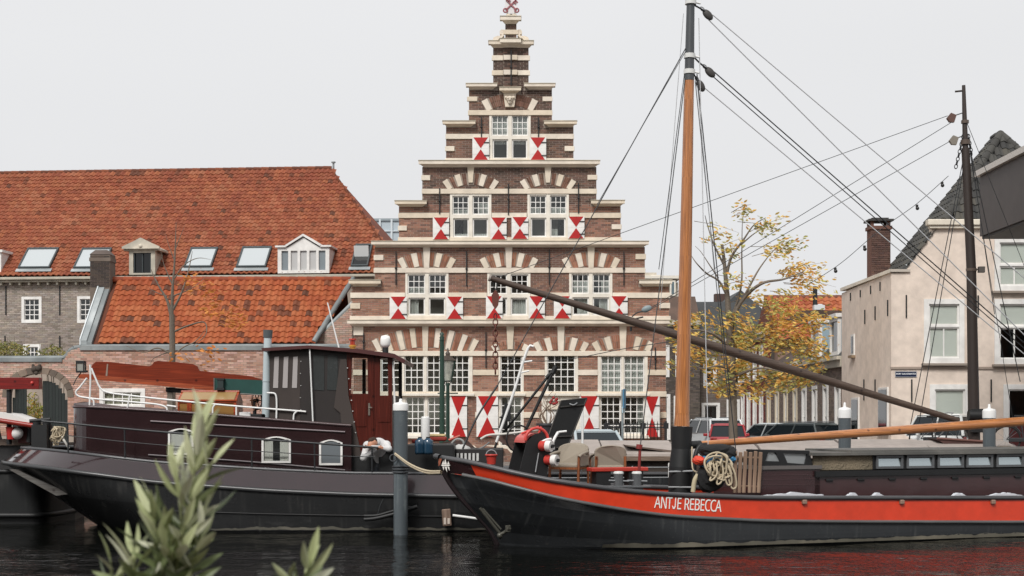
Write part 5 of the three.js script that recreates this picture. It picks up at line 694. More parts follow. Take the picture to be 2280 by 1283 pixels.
  // crumpled pale sheeting along the coaming
  R = rng(31); for (const [a, c, i] of [[1693, 1832, 0], [1886, 1912, 1], [1942, 1968, 2], [2120, 2150, 3], [2200, 2275, 4]]) { const p = rb.at(a, 1098, 1.75), q = rb.at(c, 1099, 1.75), n = 14, sh = []; for (let k = 0; k <= n; k++) sh.push([lerp(p.x, q.x, k / n), p.y - .09 + rr(.04, .08) * Math.sin(Math.PI * clamp(k / n, .08, .92)) + .02]); const s = single('crumpled_sheet', slab([...sh, [q.x, p.y - .12], [p.x, p.y - .12]], 1.68, 1.78).rotateY(rb.turn).translate(...rb.pos), M('#c9ccd2', .7), ['long crumpled pale sheet below the maroon cabin trunk', 'first small pale sheet on the red coaming right of the cabin trunk', 'second small pale sheet on the red coaming right of the cabin trunk', 'short pale sheet on the coaming below the third deckhouse window', 'pale sheet on the red coaming at the right frame edge'][i], 'sheet', 'pale sheets on the coaming'); }
}
// bollards, plank bench, windlass, chairs, hatch lid, rope gear
const onRed = (px, py, z) => toWorld(rb, rb.at(px, py, z));
[[1377, 'left'], [1418, 'right']].forEach(([px, s], i) => { const p = onRed(px, 1084, 1.93), b = thing('bollard', i ? 'grey steel mooring bollard nearer the mast on the barge gunwale' : 'grey steel mooring bollard farther from the mast on the barge gunwale', 'bollard', p.toArray(), rb.turn, 'bollards on the gunwale'); part('post', rod(V(0, 0, 0), V(0, .24, 0), .085, .085, 16), greyPaint, b); part('cap', lathe([[.092, 0], [.092, .03], [.07, .045], [0, .05]], 16).translate(0, .24, 0), M('#c9c9c6', .4), b); part('pin', rod(V(-.2, .12, .02), V(.2, .1, .02), .014), cableGrey, b); part('foot', rbox(.5, .04, .24, 0, 0, 0, .015), greyPaint, b); });
{ const a = rb.at(1312, 1042, .9), e = rb.at(1437, 1050, .9), b = thing('bench_plank', 'red plank bench on black supports behind the two bollards', 'bench', onRed(1312, 1046, .9).toArray(), rb.turn); const w = e.x - a.x; part('seat', rbox(w, .075, .3, w / 2, 0, 0, .015), M('#b8392c', .45, { map: T.mottle }), b); for (const x of [.1, w - .1]) part('leg', bx(x - .3 * (x < .5 ? 0 : 1), x + .3 * (x < .5 ? 1 : 0), -.42, -.04, -.12, .12), slabBlack, b); }
{ // windlass
  const Zw = 0.5, A = (x, y) => { const p = rb.at(x, y, Zw), o = rb.at(1180, 1045, Zw); return [p.x - o.x, p.y - o.y]; }, b = thing('windlass', 'black and red anchor windlass with red-and-white rollers and white crank', 'windlass', onRed(1180, 1045, Zw).toArray(), rb.turn);
  const fr = [A(1144, 1050), A(1205, 1060), A(1213, 990), A(1210, 970), A(1198, 962), A(1178, 966), A(1160, 984)], red = M('#c5433c', .4), cheek = z => slab(fr.slice().reverse(), z, z + .03);
  part('side_frame', cheek(-.35), slabBlack, b); part('side_frame', cheek(.3), slabBlack, b); part('barrel', [rod(V(A(1188, 1000)[0], A(0, 1000)[1], -.33), V(A(1188, 1000)[0], A(0, 1000)[1], .3), .12, .12, 16)], slabBlack, b);
  const arc = []; for (let i = 0; i <= 12; i++) { const t = Math.PI * (.02 + .96 * i / 12), c = A(1182, 987); arc.push([c[0] + .23 * Math.cos(t), c[1] + .2 * Math.sin(t)]); } const inn = arc.map(p => { const c = A(1182, 987); return [c[0] + (p[0] - c[0]) * .84, c[1] + (p[1] - c[1]) * .84]; }).reverse(); part('cover', slab(arc.concat(inn), -.32, .29), M('#c9625c', .35), b);
  part('hand_wheel', new THREE.TorusGeometry(.26, .018, 8, 28).translate(A(1172, 985)[0], A(0, 985)[1], -.42), slabBlack, b); part('cover_rim', new THREE.TorusGeometry(.23, .03, 8, 20, Math.PI).translate(A(1182, 987)[0], A(0, 987)[1], .33), red, b);
  for (const [x, y] of [[1200, 992], [1212, 1023]]) { const c = A(x, y), r = part('roller', [rod(V(c[0] - .06, c[1], .34), V(c[0] - .02, c[1], .48), .1, .085, 18)], red, b); part('roller_end', [rod(V(c[0] - .02, c[1], .48), V(c[0] + .05, c[1] - .005, .56), .105, .105, 18)], M('#dedcd8', .4), r); part('axle', rod(V(c[0] + .05, c[1] - .005, .56), V(c[0] + .07, c[1] - .005, .6), .035), slabBlack, r); }
  part('crank', [hose([V(...A(1216, 1000), .4), V(...A(1214, 985), .42), V(...A(1222, 968), .42), V(...A(1226, 962), .42)], .03, 8), rod(V(...A(1226, 962), .42), V(...A(1243, 960), .44), .022), hose([V(...A(1190, 985), .36), V(...A(1200, 979), .38), V(...A(1212, 977), .38)], .025)], whitePipe, b); part('brace', [hose([V(...A(1165, 966), -.1), V(...A(1180, 958), 0), V(...A(1196, 950), .1)], .022), hose([V(...A(1192, 965), .2), V(...A(1197, 950), .2)], .022)], red, b); part('stay', rod(V(...A(1178, 1050), .36), V(...A(1186, 1008), .34), .012), cableGrey, b);
}
function armchair(name, label, px, py, z, turn) { // reed-and-wood armchair
  const b = thing(name, label, 'chair', onRed(px, py, z).toArray(), rb.turn + turn, 'armchairs on the foredeck'), wood = M('#a5673f', .45, { map: T.woodV }), rattan = M('#ada292', .9, { map: T.fabric, bumpMap: T.fabric, bumpScale: .004 });
  for (const [x, zz] of [[-.3, -.27], [.3, -.27]]) part('leg', rod(V(x, 0, zz + .03), V(x * .95, .62, zz), .024, .028, 10), wood, b); for (const x of [-.3, .3]) part('leg', rod(V(x, 0, .3), V(x, .6, .27), .03, .024, 10), wood, b);
  part('seat', rbox(.56, .09, .55, 0, .4, 0, .04), rattan, b); part('seat_rail', [bx(-.29, .29, .33, .37, .25, .29), bx(-.3, -.26, .33, .37, -.26, .25), bx(.26, .3, .33, .37, -.26, .25)], wood, b);
  const s = new THREE.Shape(); s.moveTo(-.31, 0); s.lineTo(.31, 0); s.lineTo(.3, .3); s.bezierCurveTo(.28, .44, -.28, .44, -.3, .3); s.lineTo(-.31, 0); const bg = new THREE.ExtrudeGeometry(s, { depth: .04, bevelEnabled: true, bevelSize: .015, bevelThickness: .015, bevelSegments: 2, curveSegments: 10 }); const q = bg.attributes.position; for (let i = 0; i < q.count; i++) q.setZ(i, q.getZ(i) + .9 * q.getX(i) ** 2 - .12 * q.getY(i)); bg.computeVertexNormals(); part('backrest', bg.translate(0, .42, -.3), rattan, b);
  for (const x of [-.31, .31]) { part('armrest', hose([V(x * .96, .66, -.24), V(x, .64, 0), V(x * 1.02, .6, .24), V(x, .57, .29)], .03, 8), rattan, b); part('side_panel', bx(x - .008, x + .008, .4, .6, -.22, .22), rattan, b); }
}
armchair('reed_armchair', 'woven armchair beside the windlass, its side turned toward the water', 1268, 1082, .3, -.75); armchair('reed_armchair', 'woven armchair nearer the mast, its back turned toward the water', 1355, 1085, .15, 2.9);
{ const Zh = -.75, A = (x, y) => { const p = rb.at(x, y, Zh), o = rb.at(1240, 1010, Zh); return [p.x - o.x, p.y - o.y]; }, b = thing('hatch_lid', 'black wooden hatch lid propped open behind the windlass', 'hatch', onRed(1240, 1010, Zh).toArray(), rb.turn), q = [A(1205, 1012), A(1255, 1012), A(1305, 887), A(1248, 893)]; part('board', slab(q, 0, .05), slabBlack, b); const mid = (t, x0, x1) => [[lerp(q[0][0], q[3][0], t), lerp(q[0][1], q[3][1], t)], [lerp(q[1][0], q[2][0], t), lerp(q[1][1], q[2][1], t)]]; for (const t of [.12, .32, .88]) { const [m0, m1] = mid(t); part('batten', rod(V(m0[0] + .02, m0[1], .06), V(m1[0] - .02, m1[1], .06), .022, .022, 6), M('#24211f', .6), b); } const rim = [...q, q[0]].map(p => V(p[0], p[1], .04)); part('edge', rim.slice(1).map((p, i) => rod(rim[i], p, .018, .018, 6)), M('#34312f', .5), b); part('handle', hose([V(...mid(.93)[0], .08).lerp(V(...mid(.93)[1], .08), .35), V(...mid(.9)[0], .12).lerp(V(...mid(.9)[1], .12), .5), V(...mid(.93)[0], .08).lerp(V(...mid(.93)[1], .08), .65)], .012), cableGrey, b); }
{ // slatted rack leaning by the ropes
  const Zr = 1.1, b = thing('wooden_grating', 'pale slatted wooden grating leaning upright beside the coiled rope', 'grating', onRed(1660, 1096, Zr).toArray(), rb.turn), o = rb.at(1660, 1096, Zr), A = (x, y, d = 0) => { const p = rb.at(x, y, Zr); return V(p.x - o.x, p.y - o.y, d); }, wd = M('#a58d78', .8, { map: T.woodV }); for (let i = 0; i < 6; i++) { const xb = 1636 + i * 10 + (i > 2 ? 3 : 0), xt = 1638 + i * 11.2, r = part('slat', [join([rbox(.078, 1, .03, 0, .5, 0, .012)])], wd, b), p = A(xb, 1098), q = A(xt, 1005 + (i % 2) * 2), d = q.clone().sub(p); r.position.copy(p); r.scale.set(1, d.length(), 1); r.rotation.z = -Math.atan2(d.x, d.y); } for (const y of [1018, 1082]) part('cross_batten', rod(A(1634, y, -.03), A(1694, y + 2, -.03), .022, .022, 6), wd, b);
  const c = thing('rope_coil', 'big tangle of pale mooring rope hanging behind the mast foot', 'rope', onRed(1600, 1060, 1.2).toArray(), rb.turn); R = rng(8); const oc = rb.at(1600, 1060, 1.2), P = (x, y, z) => { const p = rb.at(x, y, 1.2); return V(p.x - oc.x, p.y - oc.y, z); }; const loops = []; for (let i = 0; i < 9; i++) { const cx = rr(1588, 1614), cy = rr(1030, 1052), rx = rr(14, 30), ry = rr(12, 30), ph = rr(0, 6), p = []; for (let k = 0; k < 9; k++) { const t = ph + k / 9 * 6.28; p.push(P(cx + rx * Math.cos(t) * rr(.75, 1.1), cy + ry * Math.sin(t) * rr(.8, 1.1), rr(-.05, .16))); } part('loop', hose(p, .02, 6, 50, true), ropeM, c); } for (const [x0, x1, y1] of [[1612, 1622, 1080], [1590, 1582, 1070], [1602, 1598, 1078], [1620, 1632, 1088]]) part('loop', hose([P(x0, 1030, .1), P(lerp(x0, x1, .5) + 3, 1055, .14), P(x1, y1 - 3, .12), P(x1 - 6, y1, .1), P(x0 - 6, 1050, .08)], .02, 6, 40), ropeM, c);
  const blob = (name, label, cat, pts, m) => { const p0 = onRed(pts[0][0], pts[0][1], .95), g = mergeVertices(join(pts.map(([x, y, rx, ry]) => { const p = rb.at(x, y, .95), o = rb.at(pts[0][0], pts[0][1], .95), s = new THREE.IcosahedronGeometry(1, 3), q = s.attributes.position, nz = lattice(9, x); for (let i = 0; i < q.count; i++) { const k = .85 + .3 * nz(q.getX(i) * .4 + .5, q.getY(i) * .4 + q.getZ(i) * .3); q.setXYZ(i, q.getX(i) * rx / 108 * k, q.getY(i) * ry / 108 * k, q.getZ(i) * .22 * k); } s.computeVertexNormals(); return s.translate(p.x - o.x, p.y - o.y, 0); }))), o2 = single(name, g, m, label, cat); o2.position.copy(p0); o2.rotation.y = rb.turn; };
  blob('blue_tarpaulin', 'bright blue tarpaulin bundle under the black sail cover', 'tarpaulin', [[1572, 1032, 12, 14], [1595, 1020, 32, 14], [1622, 1022, 14, 12]], M('#2a6c94', .55)); blob('black_sail_cover', 'black cloth bundle hanging at the boom end behind the mast', 'cover', [[1590, 1004, 38, 16], [1618, 1010, 20, 18], [1582, 1062, 30, 34]], M('#1b1b1c', .9)); blob('orange_buoy', 'orange buoy hanging beside the mast foot', 'buoy', [[1556, 1026, 11, 10]], M('#d5432a', .4));
  single('hanging_rope', hose([onRed(1541, 995, .5), onRed(1541, 1030, .55), onRed(1545, 1048, .7), onRed(1562, 1054, .9), onRed(1575, 1052, 1.1)], .016), ropeM, 'pale rope looping from the gooseneck to the coil', 'rope'); single('wood_log', hose([onRed(1543, 1096, .9), onRed(1547, 1070, .9), onRed(1554, 1057, .9)], .05), M('#b5a98c', .8), 'short pale driftwood piece beside the black mast foot', 'wood');
}
{ // anchor at the bow
  const q = (px, py) => rb.at(px, py, .35), o = onRed(1085, 1160, .35), b = thing('anchor', 'galvanised anchor hanging at the bow of the red-striped barge', 'anchor', o.toArray(), rb.turn), c = rb.at(1085, 1160, .35), A = (x, y, z = 0) => { const p = q(x, y); return V(p.x - c.x, p.y - c.y, z + .25); }, g = M('#7b7a72', .45, { metalness: .5, map: T.weather }); part('shank', [rod(A(1060, 1130), A(1106, 1188), .03, .035), rod(A(1066, 1131), A(1104, 1176, .06), .02)], g, b); part('fluke', [hose([A(1118, 1172, .2), A(1112, 1182, .08), A(1102, 1190), A(1108, 1196, -.1)], .035), rbox(.1, .13, .05).translate(A(1116, 1174, .15).x, A(1116, 1174).y, .4)], g, b); part('crown', ball(.06, A(1104, 1190).x, A(1104, 1190).y, .25), g, b); }

// ---------- dark houseboat barge ----------
const bg = frame(-11.6, 32.4, 0), BL = 12.1, bargeW = bell(2.1, 3.0, 1.7, .66), onBarge = (px, py, z) => toWorld(bg, bg.at(px, py, z));
const barge = thing('houseboat_barge', 'dark maroon and black houseboat barge with long cabin and pipe railings', 'boat', bg.pos);
{
  const rub = look(measure(bg, x => bargeW(x, BL), [[30, 1033], [116, 1044], [220, 1058], [350, 1075], [600, 1093], [780, 1101], [1100, 1106]])), top = look(measure(bg, x => bargeW(x, BL) - .25, [[75, 1000], [160, 1008], [350, 1030], [600, 1046], [780, 1054], [1100, 1055]]));
  const r0 = { s0: 2.6, y: () => -.3, w: bell(1.75, 3.2, 1.7, .8) }, r1 = { s0: 2.1, y: () => .03, w: bell(1.98, 3.2, 1.7, .75) }, r2 = { s0: 1.0, y: x => lerp(.03, rub(x), .55), w: bell(2.06, 3.0, 1.7, .7) }, r3 = { s0: 0, y: rub, w: bargeW }, r4 = { s0: .04, y: x => rub(x) + .05, w: (x, l) => bargeW(x, l) - .01 }, r5 = { s0: .45, y: top, w: (x, l) => Math.max(.01, bargeW(x + .1, l) - .3) };
  part('hull', [plating(r0, r1, BL, 0, 1), plating(r1, r2, BL, 0, 1), plating(r2, r3, BL, 0, 1)], M('#404142', .36, { map: T.streak, roughnessMap: T.rough, bumpMap: T.rough, bumpScale: .008 }), barge); part('sheer_strake', plating(r4, r5, BL, 0, 1), M('#2b1b1e', .16, { map: T.mottle, clearcoat: .8, clearcoatRoughness: .06 }), barge, 'glossy maroon strake leaning inward'); part('rub_rail', rail(r3, BL, 0, 1, .05), M('#3a3b3c', .3), barge); part('bulwark_cap', rail(r5, BL, 0, 1, .035), M('#4a4b4d', .3), barge); { const nz = lattice(40, 9), wob = (lo, a) => x => lo + a * (nz(x * .09, .3) * .6 + nz(x * .37, .7) * .4); part('waterline_scum', plating({ s0: 2.3, y: wob(.03, .03), w: (x, l) => r1.w(x, l) + .006 }, { s0: 2.25, y: wob(.06, .07), w: (x, l) => r1.w(x, l) + .018 }, BL, .12, .97, 220), M('#77756c', .9, { map: T.weather }), barge, 'pale dirt line along the water'); }
  part('lower_seam', rail({ s0: 1.7, y: x => lerp(.03, rub(x), .42), w: bell(2.055, 3.1, 1.7, .72) }, BL, .12, .99, .012, [1]), slabBlack, barge);
  part('deck', fillDeck({ s0: .5, w: (x, l) => bargeW(x + .1, l) - .3 }, BL, x => top(x) - .12, .02), M('#2e2a29', .7, { map: T.weather }), barge);
  // cabin: rounded fore end, top following the sheer
  const zc = 1.42, topY = look([[150, 906], [200, 906], [400, 918], [600, 934], [790, 949]].map(([a, c]) => { const p = bg.at(a, c, zc); return [p.x, p.y]; })), xa = bg.at(150, 950, zc).x, xb = bg.at(782, 1000, zc).x, plan = []; for (let i = 0; i <= 10; i++) { const t = Math.PI / 2 * (1 - i / 10); plan.push([xa + .5 - .5 * Math.cos(Math.PI / 2 - t) - 0, zc - .5 + .5 * Math.sin(Math.PI / 2 - t)]); }
  const near = [[xb, zc]]; for (let i = 0; i <= 8; i++) { const t = i / 8 * Math.PI / 2; near.push([xa + .5 - .5 * Math.sin(t), zc - .5 + .5 * Math.cos(t)]); } const ring = near.concat(near.slice().reverse().map(p => [p[0], -p[1]])), wallPos = []; const N = []; for (let i = 0; i + 1 < ring.length; i++) { const [a, c] = [ring[i], ring[i + 1]], n = Math.max(1, Math.ceil(Math.hypot(a[0] - c[0], a[1] - c[1]) / .4)); for (let k = 0; k < n; k++) N.push([lerp(a[0], c[0], k / n), lerp(a[1], c[1], k / n)]); } N.push(ring.at(-1), ring[0]);
  const quadWall = (list, yb, yt) => { const pos = []; for (let i = 0; i + 1 < list.length; i++) { const [x0, z0] = list[i], [x1, z1] = list[i + 1], a = [x0, yb(x0), z0], c = [x1, yb(x1), z1], d = [x1, yt(x1), z1], e = [x0, yt(x0), z0]; pos.push(...a, ...e, ...c, ...c, ...e, ...d); } const g = new THREE.BufferGeometry(); g.setAttribute('position', new THREE.Float32BufferAttribute(pos, 3)); g.computeVertexNormals(); return g; };
  const cab = part('cabin', [quadWall(N, x => .9, x => topY(x))], M('#2e1d1f', .2, { map: T.mottle, clearcoat: .6, clearcoatRoughness: .1 }), barge);
  const roofG = slab(N.map(p => [p[0], -p[1]]), 0, .05).rotateX(-Math.PI / 2), rp = roofG.attributes.position; for (let i = 0; i < rp.count; i++) { const z = rp.getZ(i); rp.setY(i, rp.getY(i) + topY(rp.getX(i)) - .02 + .09 * (1 - (z / zc) ** 2)); } roofG.computeVertexNormals(); part('cabin_roof', roofG, M('#3a2b2c', .4, { map: T.mottle }), cab); part('roof_edge', hose(N.slice(0, Math.ceil(N.length / 2)).map(p => V(p[0], topY(p[0]) + .0, p[1])), .03, 8, 60), M('#4a3a3b', .3), cab);
  const line = (l, r, m, z = zc + .02) => part('trim_strip', hose(l.map(([a, c]) => bg.at(a, c, z)), r, 6), m, cab); line([[335, 938], [550, 950], [768, 962]], .018, M('#7a6f72', .35)); line([[330, 1013], [550, 1028], [768, 1047]], .018, M('#6d6668', .35));
  for (const [a, c, yt, yb, kind] of [[375, 432, 954, 1013, 0], [583, 648, 972, 1031, 1], [711, 763, 979, 1036, 2]]) { // arched windows
    const p = bg.at(a, yb, zc), q = bg.at(c, yt, zc), arc = k => { const r = [[p.x + k, p.y + k], [q.x - k, p.y + k], [q.x - k, q.y - .07]]; for (let i = 1; i < 8; i++) { const t = i / 8; r.push([lerp(q.x - k, p.x + k, t), q.y - .07 + .07 * Math.sin(Math.PI * t) - k * .6]); } r.push([p.x + k, q.y - .07]); return r; };
    const w = part('window', slab(arc(0), 0, .05, [arc(.045)]).translate(0, 0, zc + .004), mat.white, cab); const gl = part('pane', slab(arc(.05), .0, .006).translate(0, 0, zc + .03), kind === 2 ? M('#6c7276', .08, { physical: true }) : mat.glass, w); if (kind < 2) { part('window_back', slab(arc(.05), .002, .006).translate(0, 0, zc), M('#1d1c1b', .9), w); const cu = M('#cfc6bd', .9), cw = (q.x - p.x), rg = kind ? [[.09, .38], [.62, .91]] : [[.09, .9]]; for (const [s, e] of rg) { const n = 10, fold = []; for (let k = 0; k <= n; k++) fold.push([p.x + cw * lerp(s, e, k / n), .006 + .004 * Math.sin(k * 2.2)]); part('curtain', slab(fold.concat(fold.slice().reverse().map(f => [f[0], f[1] - .003])), 0, q.y - p.y - .14).rotateX(-Math.PI / 2).translate(0, p.y + .05, zc + .014), cu, w); } }
    if (kind === 0) part('glazing_bar', bx(p.x + (q.x - p.x) * .68 - .012, p.x + (q.x - p.x) * .68 + .012, p.y + .05, q.y - .1, zc + .036, zc + .045), slabBlack, w); if (kind < 2) part('glazing_bar', bx(p.x + .05, q.x - .05, p.y + .12, p.y + .135, zc + .036, zc + .044), slabBlack, w);
  }
  // side-deck railing
  const zr = 1.86, R1 = [[92, 938], [150, 943], [277, 955], [420, 967], [600, 980], [740, 990], [842, 997]].map(([a, c]) => bg.at(a, c, zr)), R2 = [[150, 970], [277, 984], [420, 996], [600, 1007], [740, 1015], [835, 1018]].map(([a, c]) => bg.at(a, c, zr)); part('hand_rail', hose(R1, .022, 8), steelLine, barge); part('mid_rail', hose(R2, .011, 6), steelLine, barge); for (const px of [150, 277, 420, 560, 700, 828]) { const p = bg.at(px, 1000, zr), y1 = R1.reduce((a, r) => Math.abs(r.x - p.x) < Math.abs(a.x - p.x) ? r : a).y, y = (() => { for (let i = 1; i < R1.length; i++) if (R1[i].x >= p.x1) { const t = (p.x - R1[i - 1].x) / (R1[i].x - R1[i - 1].x); return lerp(R1[i - 1].y, R1[i].y, clamp(t, 0, 1)); } return y1; })(); part('stanchion', rod(V(p.x, top(p.x) - .02, zr - .05), V(p.x, y, zr), .018), steelLine, barge); }
  // white pipe rail on the cabin roof
  const zp = 1.25, wp = l => hose(l.map(([a, c]) => bg.at(a, c, zp)), .02, 8); const rt = [[[200, 812], [201, 840], [199, 905]], [[203, 820], [212, 842], [224, 866], [236, 873], [290, 881], [400, 893], [530, 905], [670, 916], [681, 917]], [[193, 842], [178, 862], [168, 874], [172, 881], [200, 887], [290, 895], [360, 903], [371, 909], [372, 923]], [[196, 887], [207, 891], [209, 906]], [[289, 880], [284, 905], [282, 916]], [[371, 903], [392, 906]], [[480, 900], [474, 908], [474, 932]], [[663, 915], [655, 922], [653, 944]], [[526, 904], [526, 932]], [[594, 875], [612, 877], [615, 885], [615, 945]]]; for (const l of rt) part('white_rail', wp(l), whitePipe, barge);
  // bow windlass and stern coaming
  part('bow_bitts', [rod(onBarge(78, 1002, 0.3).sub(V(...bg.pos)), onBarge(82, 940, .3).sub(V(...bg.pos)), .09), rod(onBarge(102, 1004, .3).sub(V(...bg.pos)), onBarge(104, 938, .3).sub(V(...bg.pos)), .09), bx(bg.at(76, 0, .3).x, bg.at(110, 0, .3).x, bg.at(0, 1004, .3).y, bg.at(0, 946, .3).y, .1, .5), rod(bg.at(66, 938, .3), bg.at(112, 934, .3), .045)], slabBlack, barge);
}
// wheelhouse
{ const zw = 1.2, b = thing('wheelhouse', 'dark brown wheelhouse with canvas weather cloths and a maroon panelled door', 'wheelhouse', onBarge(600, 1040, zw).setY(0).toArray()), o = bg.at(600, 1040, zw).setY(0), X = (px, py, z = 0) => { const p = bg.at(px, py, zw + z); return [p.x - o.x, p.y]; }, c1 = M('#3d3430', .75, { map: T.mottle }), c2 = M('#251e1c', .6, { map: T.mottle }), doorM = M('#5f261c', .3, { map: T.woodV });
  const d1 = [X(781, 877), X(819, 877), X(818, 798), X(784, 797)], d2 = [X(846, 881), X(864, 881), X(863, 798), X(847, 798)];
  part('canvas_front', slab([X(600, 1010), X(668, 1010), X(668, 772), X(600, 778)], -.05, 0), c1, b); part('canvas_side', slab([X(668.5, 1015), X(772, 1015), X(772, 782), X(668.5, 772)], -.05, .012), c2, b);
  for (const [a, c] of [[608, 620], [629, 641], [650, 662]]) part('canvas_window', slab([X(a, 864), X(c - 1, 864), X(c + 1, 794), X(a + 3, 795)], .002, .012), M('#a8a2a0', .3), b); for (const [a, c] of [[696, 722], [728, 752]]) part('canvas_window', slab([X(a, 868), X(c, 870), X(c, 792), X(a + 2, 790)], .014, .024), M('#3c3f3f', .12, { physical: true, bumpMap: T.rough, bumpScale: .05 }), b);
  part('door_wall', slab([X(770, 1010), X(873, 1010), X(873, 790), X(770, 784)], -.04, 0, [d1, d2]), doorM, b, 'maroon panelled doors'); for (const d of [d1, d2]) part('pane', slab(d, -.03, -.02), mat.glass, b); part('door_panel', [bx(X(784, 0)[0], X(816, 0)[0], X(0, 950)[1], X(0, 890)[1], .002, .015), bx(X(842, 0)[0], X(868, 0)[0], X(0, 940)[1], X(0, 895)[1], .002, .015), bx(X(829, 0)[0], X(832, 0)[0], X(0, 1000)[1], X(0, 792)[1], .002, .02)], doorM, b); part('door_handle', [bx(X(820, 0)[0], X(824, 0)[0], X(0, 925)[1], X(0, 898)[1], .004, .03), rod(V(...X(822, 908), .03), V(...X(829, 908), .07), .012)], M('#9c948a', .3, { metalness: .7 }), b);
  part('back_wall', [bx(X(600, 0)[0], X(668, 0)[0], .9, X(0, 870)[1], -2.42, -2.38), bx(X(600, 0)[0], X(873, 0)[0], .9, X(0, 890)[1], -2.45, -2.42), ...[600, 690, 781, 868].map(x => bx(X(x, 0)[0], X(x, 0)[0] + .08, X(0, 890)[1], X(0, 790)[1], -2.45, -2.38))], c2, b); part('end_wall', bx(X(600, 0)[0], X(600, 0)[0] + .04, .9, X(0, 780)[1], -2.38, -.052), c2, b); part('end_wall', bx(X(869, 0)[0], X(873, 0)[0], .9, X(0, 880)[1], -2.38, -.042), c2, b); part('sill_board', bx(X(770, 0)[0], X(873, 0)[0], .7, X(0, 1011)[1], -2.3, .02), slabBlack, b);
  { const g = slab([X(585, 776), X(690, 770), X(800, 778), X(880, 789), X(904, 803), X(900, 811), X(880, 798), X(800, 787), X(690, 777), X(587, 783)].reverse(), -2.6, .18); part('roof', g, M('#4d2a29', .4), b); }
  part('canvas_flap', slab([X(758, 800), X(772, 800), X(776, 880), X(800, 990), X(806, 1018), X(768, 1010), X(758, 920), X(744, 908)], .03, .045), M('#4b423e', .85, { map: T.fabric }), b); R = rng(4); for (let i = 0; i < 7; i++) part('grommet', ball(.014, X(774 + i * 3, 0)[0], X(0, 820 + i * 24)[1], .05, 6, 5), M('#d5d5d2', .3), b); for (let i = 0; i < 7; i++) part('grommet', ball(.011, X(669 + (i % 2), 0)[0], X(0, 778 + i * 27)[1], .02, 6, 5), M('#d5d5d2', .3), b);
  const top = onBarge(858, 783, .4), l = thing('globe_lamp', 'white globe lamp on the wheelhouse roof', 'lamp', top.toArray()); part('globe', lathe([[0, 0], [.07, .01], [.115, .08], [.115, .2], [.09, .27], [0, .29]], 18).translate(0, .08, 0), M('#e9e9e6', .3), l); part('foot', [rod(V(0, -.06, 0), V(0, .09, 0), .07), rod(V(-.05, -.03, 0), V(.2, -.08, 0), .03)], mat.iron, l);
  const nv = onBarge(785, 784, -.5), n = thing('navigation_light', 'small red and yellow navigation light on the wheelhouse roof', 'lamp', nv.toArray()); part('body', [rod(V(0, 0, 0), V(0, .12, 0), .07), rod(V(0, .12, 0), V(0, .16, 0), .09)], M('#c08a35', .4), n); part('lens', rod(V(0, .16, 0), V(0, .27, 0), .065), M('#a13a2a', .2), n); part('cap', rod(V(0, .27, 0), V(0, .31, 0), .09), M('#b3392c', .4), n);
  single('antenna_mast', rod(onBarge(757, 785, -.8), onBarge(729, 674, -.8), .02, .014), whitePipe, 'slanting white aerial rising behind the wheelhouse', 'pole'); single('boat_hook', rod(onBarge(697, 948, 1.32), onBarge(689, 768, 1.32), .017), whitePipe, 'thin upright white pole before the wheelhouse canvas', 'pole'); single('white_pipe', hose([onBarge(879, 905, 1.15), onBarge(874, 800, 1.15), onBarge(872, 792, 1.1)], .025), whitePipe, 'white upright pipe at the wheelhouse door end', 'pipe');
  const sp = onBarge(591, 948, .7), s = thing('stove_pipe', 'pale grey stove pipe with dark cap before the wheelhouse', 'chimney', sp.toArray()), dd = onBarge(596, 752, .7).sub(sp); part('pipe', [rod(V(0, -.02, 0), dd, .092, .085, 18), rod(dd.clone().multiplyScalar(.5), dd.clone().multiplyScalar(.51), .1)], M('#b4c0c4', .45), s); part('cap', rod(dd, dd.clone().add(V(.005, .17, 0)), .1, .105, 18), M('#4b5154', .5), s);
  { const p = onBarge(572, 892, .5), w = thing('ship_wheel', 'ship steering wheel seen nearly edge-on beside the stove pipe', 'wheel', p.toArray(), 1.15); part('rim', new THREE.TorusGeometry(.2, .022, 8, 28), M('#5a3a2a', .4), w); for (let i = 0; i < 6; i++) { const a = i * Math.PI / 3; part('spoke', rod(V(0, 0, 0), V(Math.cos(a) * .27, Math.sin(a) * .27, 0), .012), M('#7a4c30', .4), w); } part('pedestal', [rod(V(0, -.55, -.06), V(0, 0, -.06), .04), rod(V(0, 0, -.08), V(0, 0, .03), .04)], mat.iron, w); }
  const mk = (name, label, cat, px, py, w, h, d, m, z = 1.0) => { const p = onBarge(px, py, z); const q = single(name, rbox(w, h, d, 0, h / 2, 0, .03), m, label, cat); q.position.copy(p); q.rotation.y = rr(-.2, .2); }; mk('white_cushion', 'white cushion beside the wooden skylight', 'cushion', 545, 932, .26, .14, .3, whitePipe); mk('white_box', 'white box on the cabin roof beside the thin upright pole', 'box', 681, 946, .26, .2, .25, whitePipe); mk('grey_sack', 'pale grey sack leaning on the wheelhouse foot', 'sack', 630, 946, .22, .26, .12, M('#a9a3a1', .9)); mk('black_case', 'low black case between the cushion and stove pipe', 'case', 573, 934, .3, .12, .24, slabBlack);
  { const p = onBarge(712, 949, 1.1), t = thing('brass_lantern_tray', 'small tray of brass lanterns on the cabin roof end', 'tray', p.toArray()); part('tray', rbox(.5, .04, .2, .14, .02, 0, .01), M('#bdb3a8', .5), t); part('lantern', [rod(V(-.05, .03, 0), V(-.05, .12, 0), .05), rod(V(.03, .03, .05), V(.03, .09, .05), .04)], M('#a8824a', .3, { metalness: .6 }), t); }
}
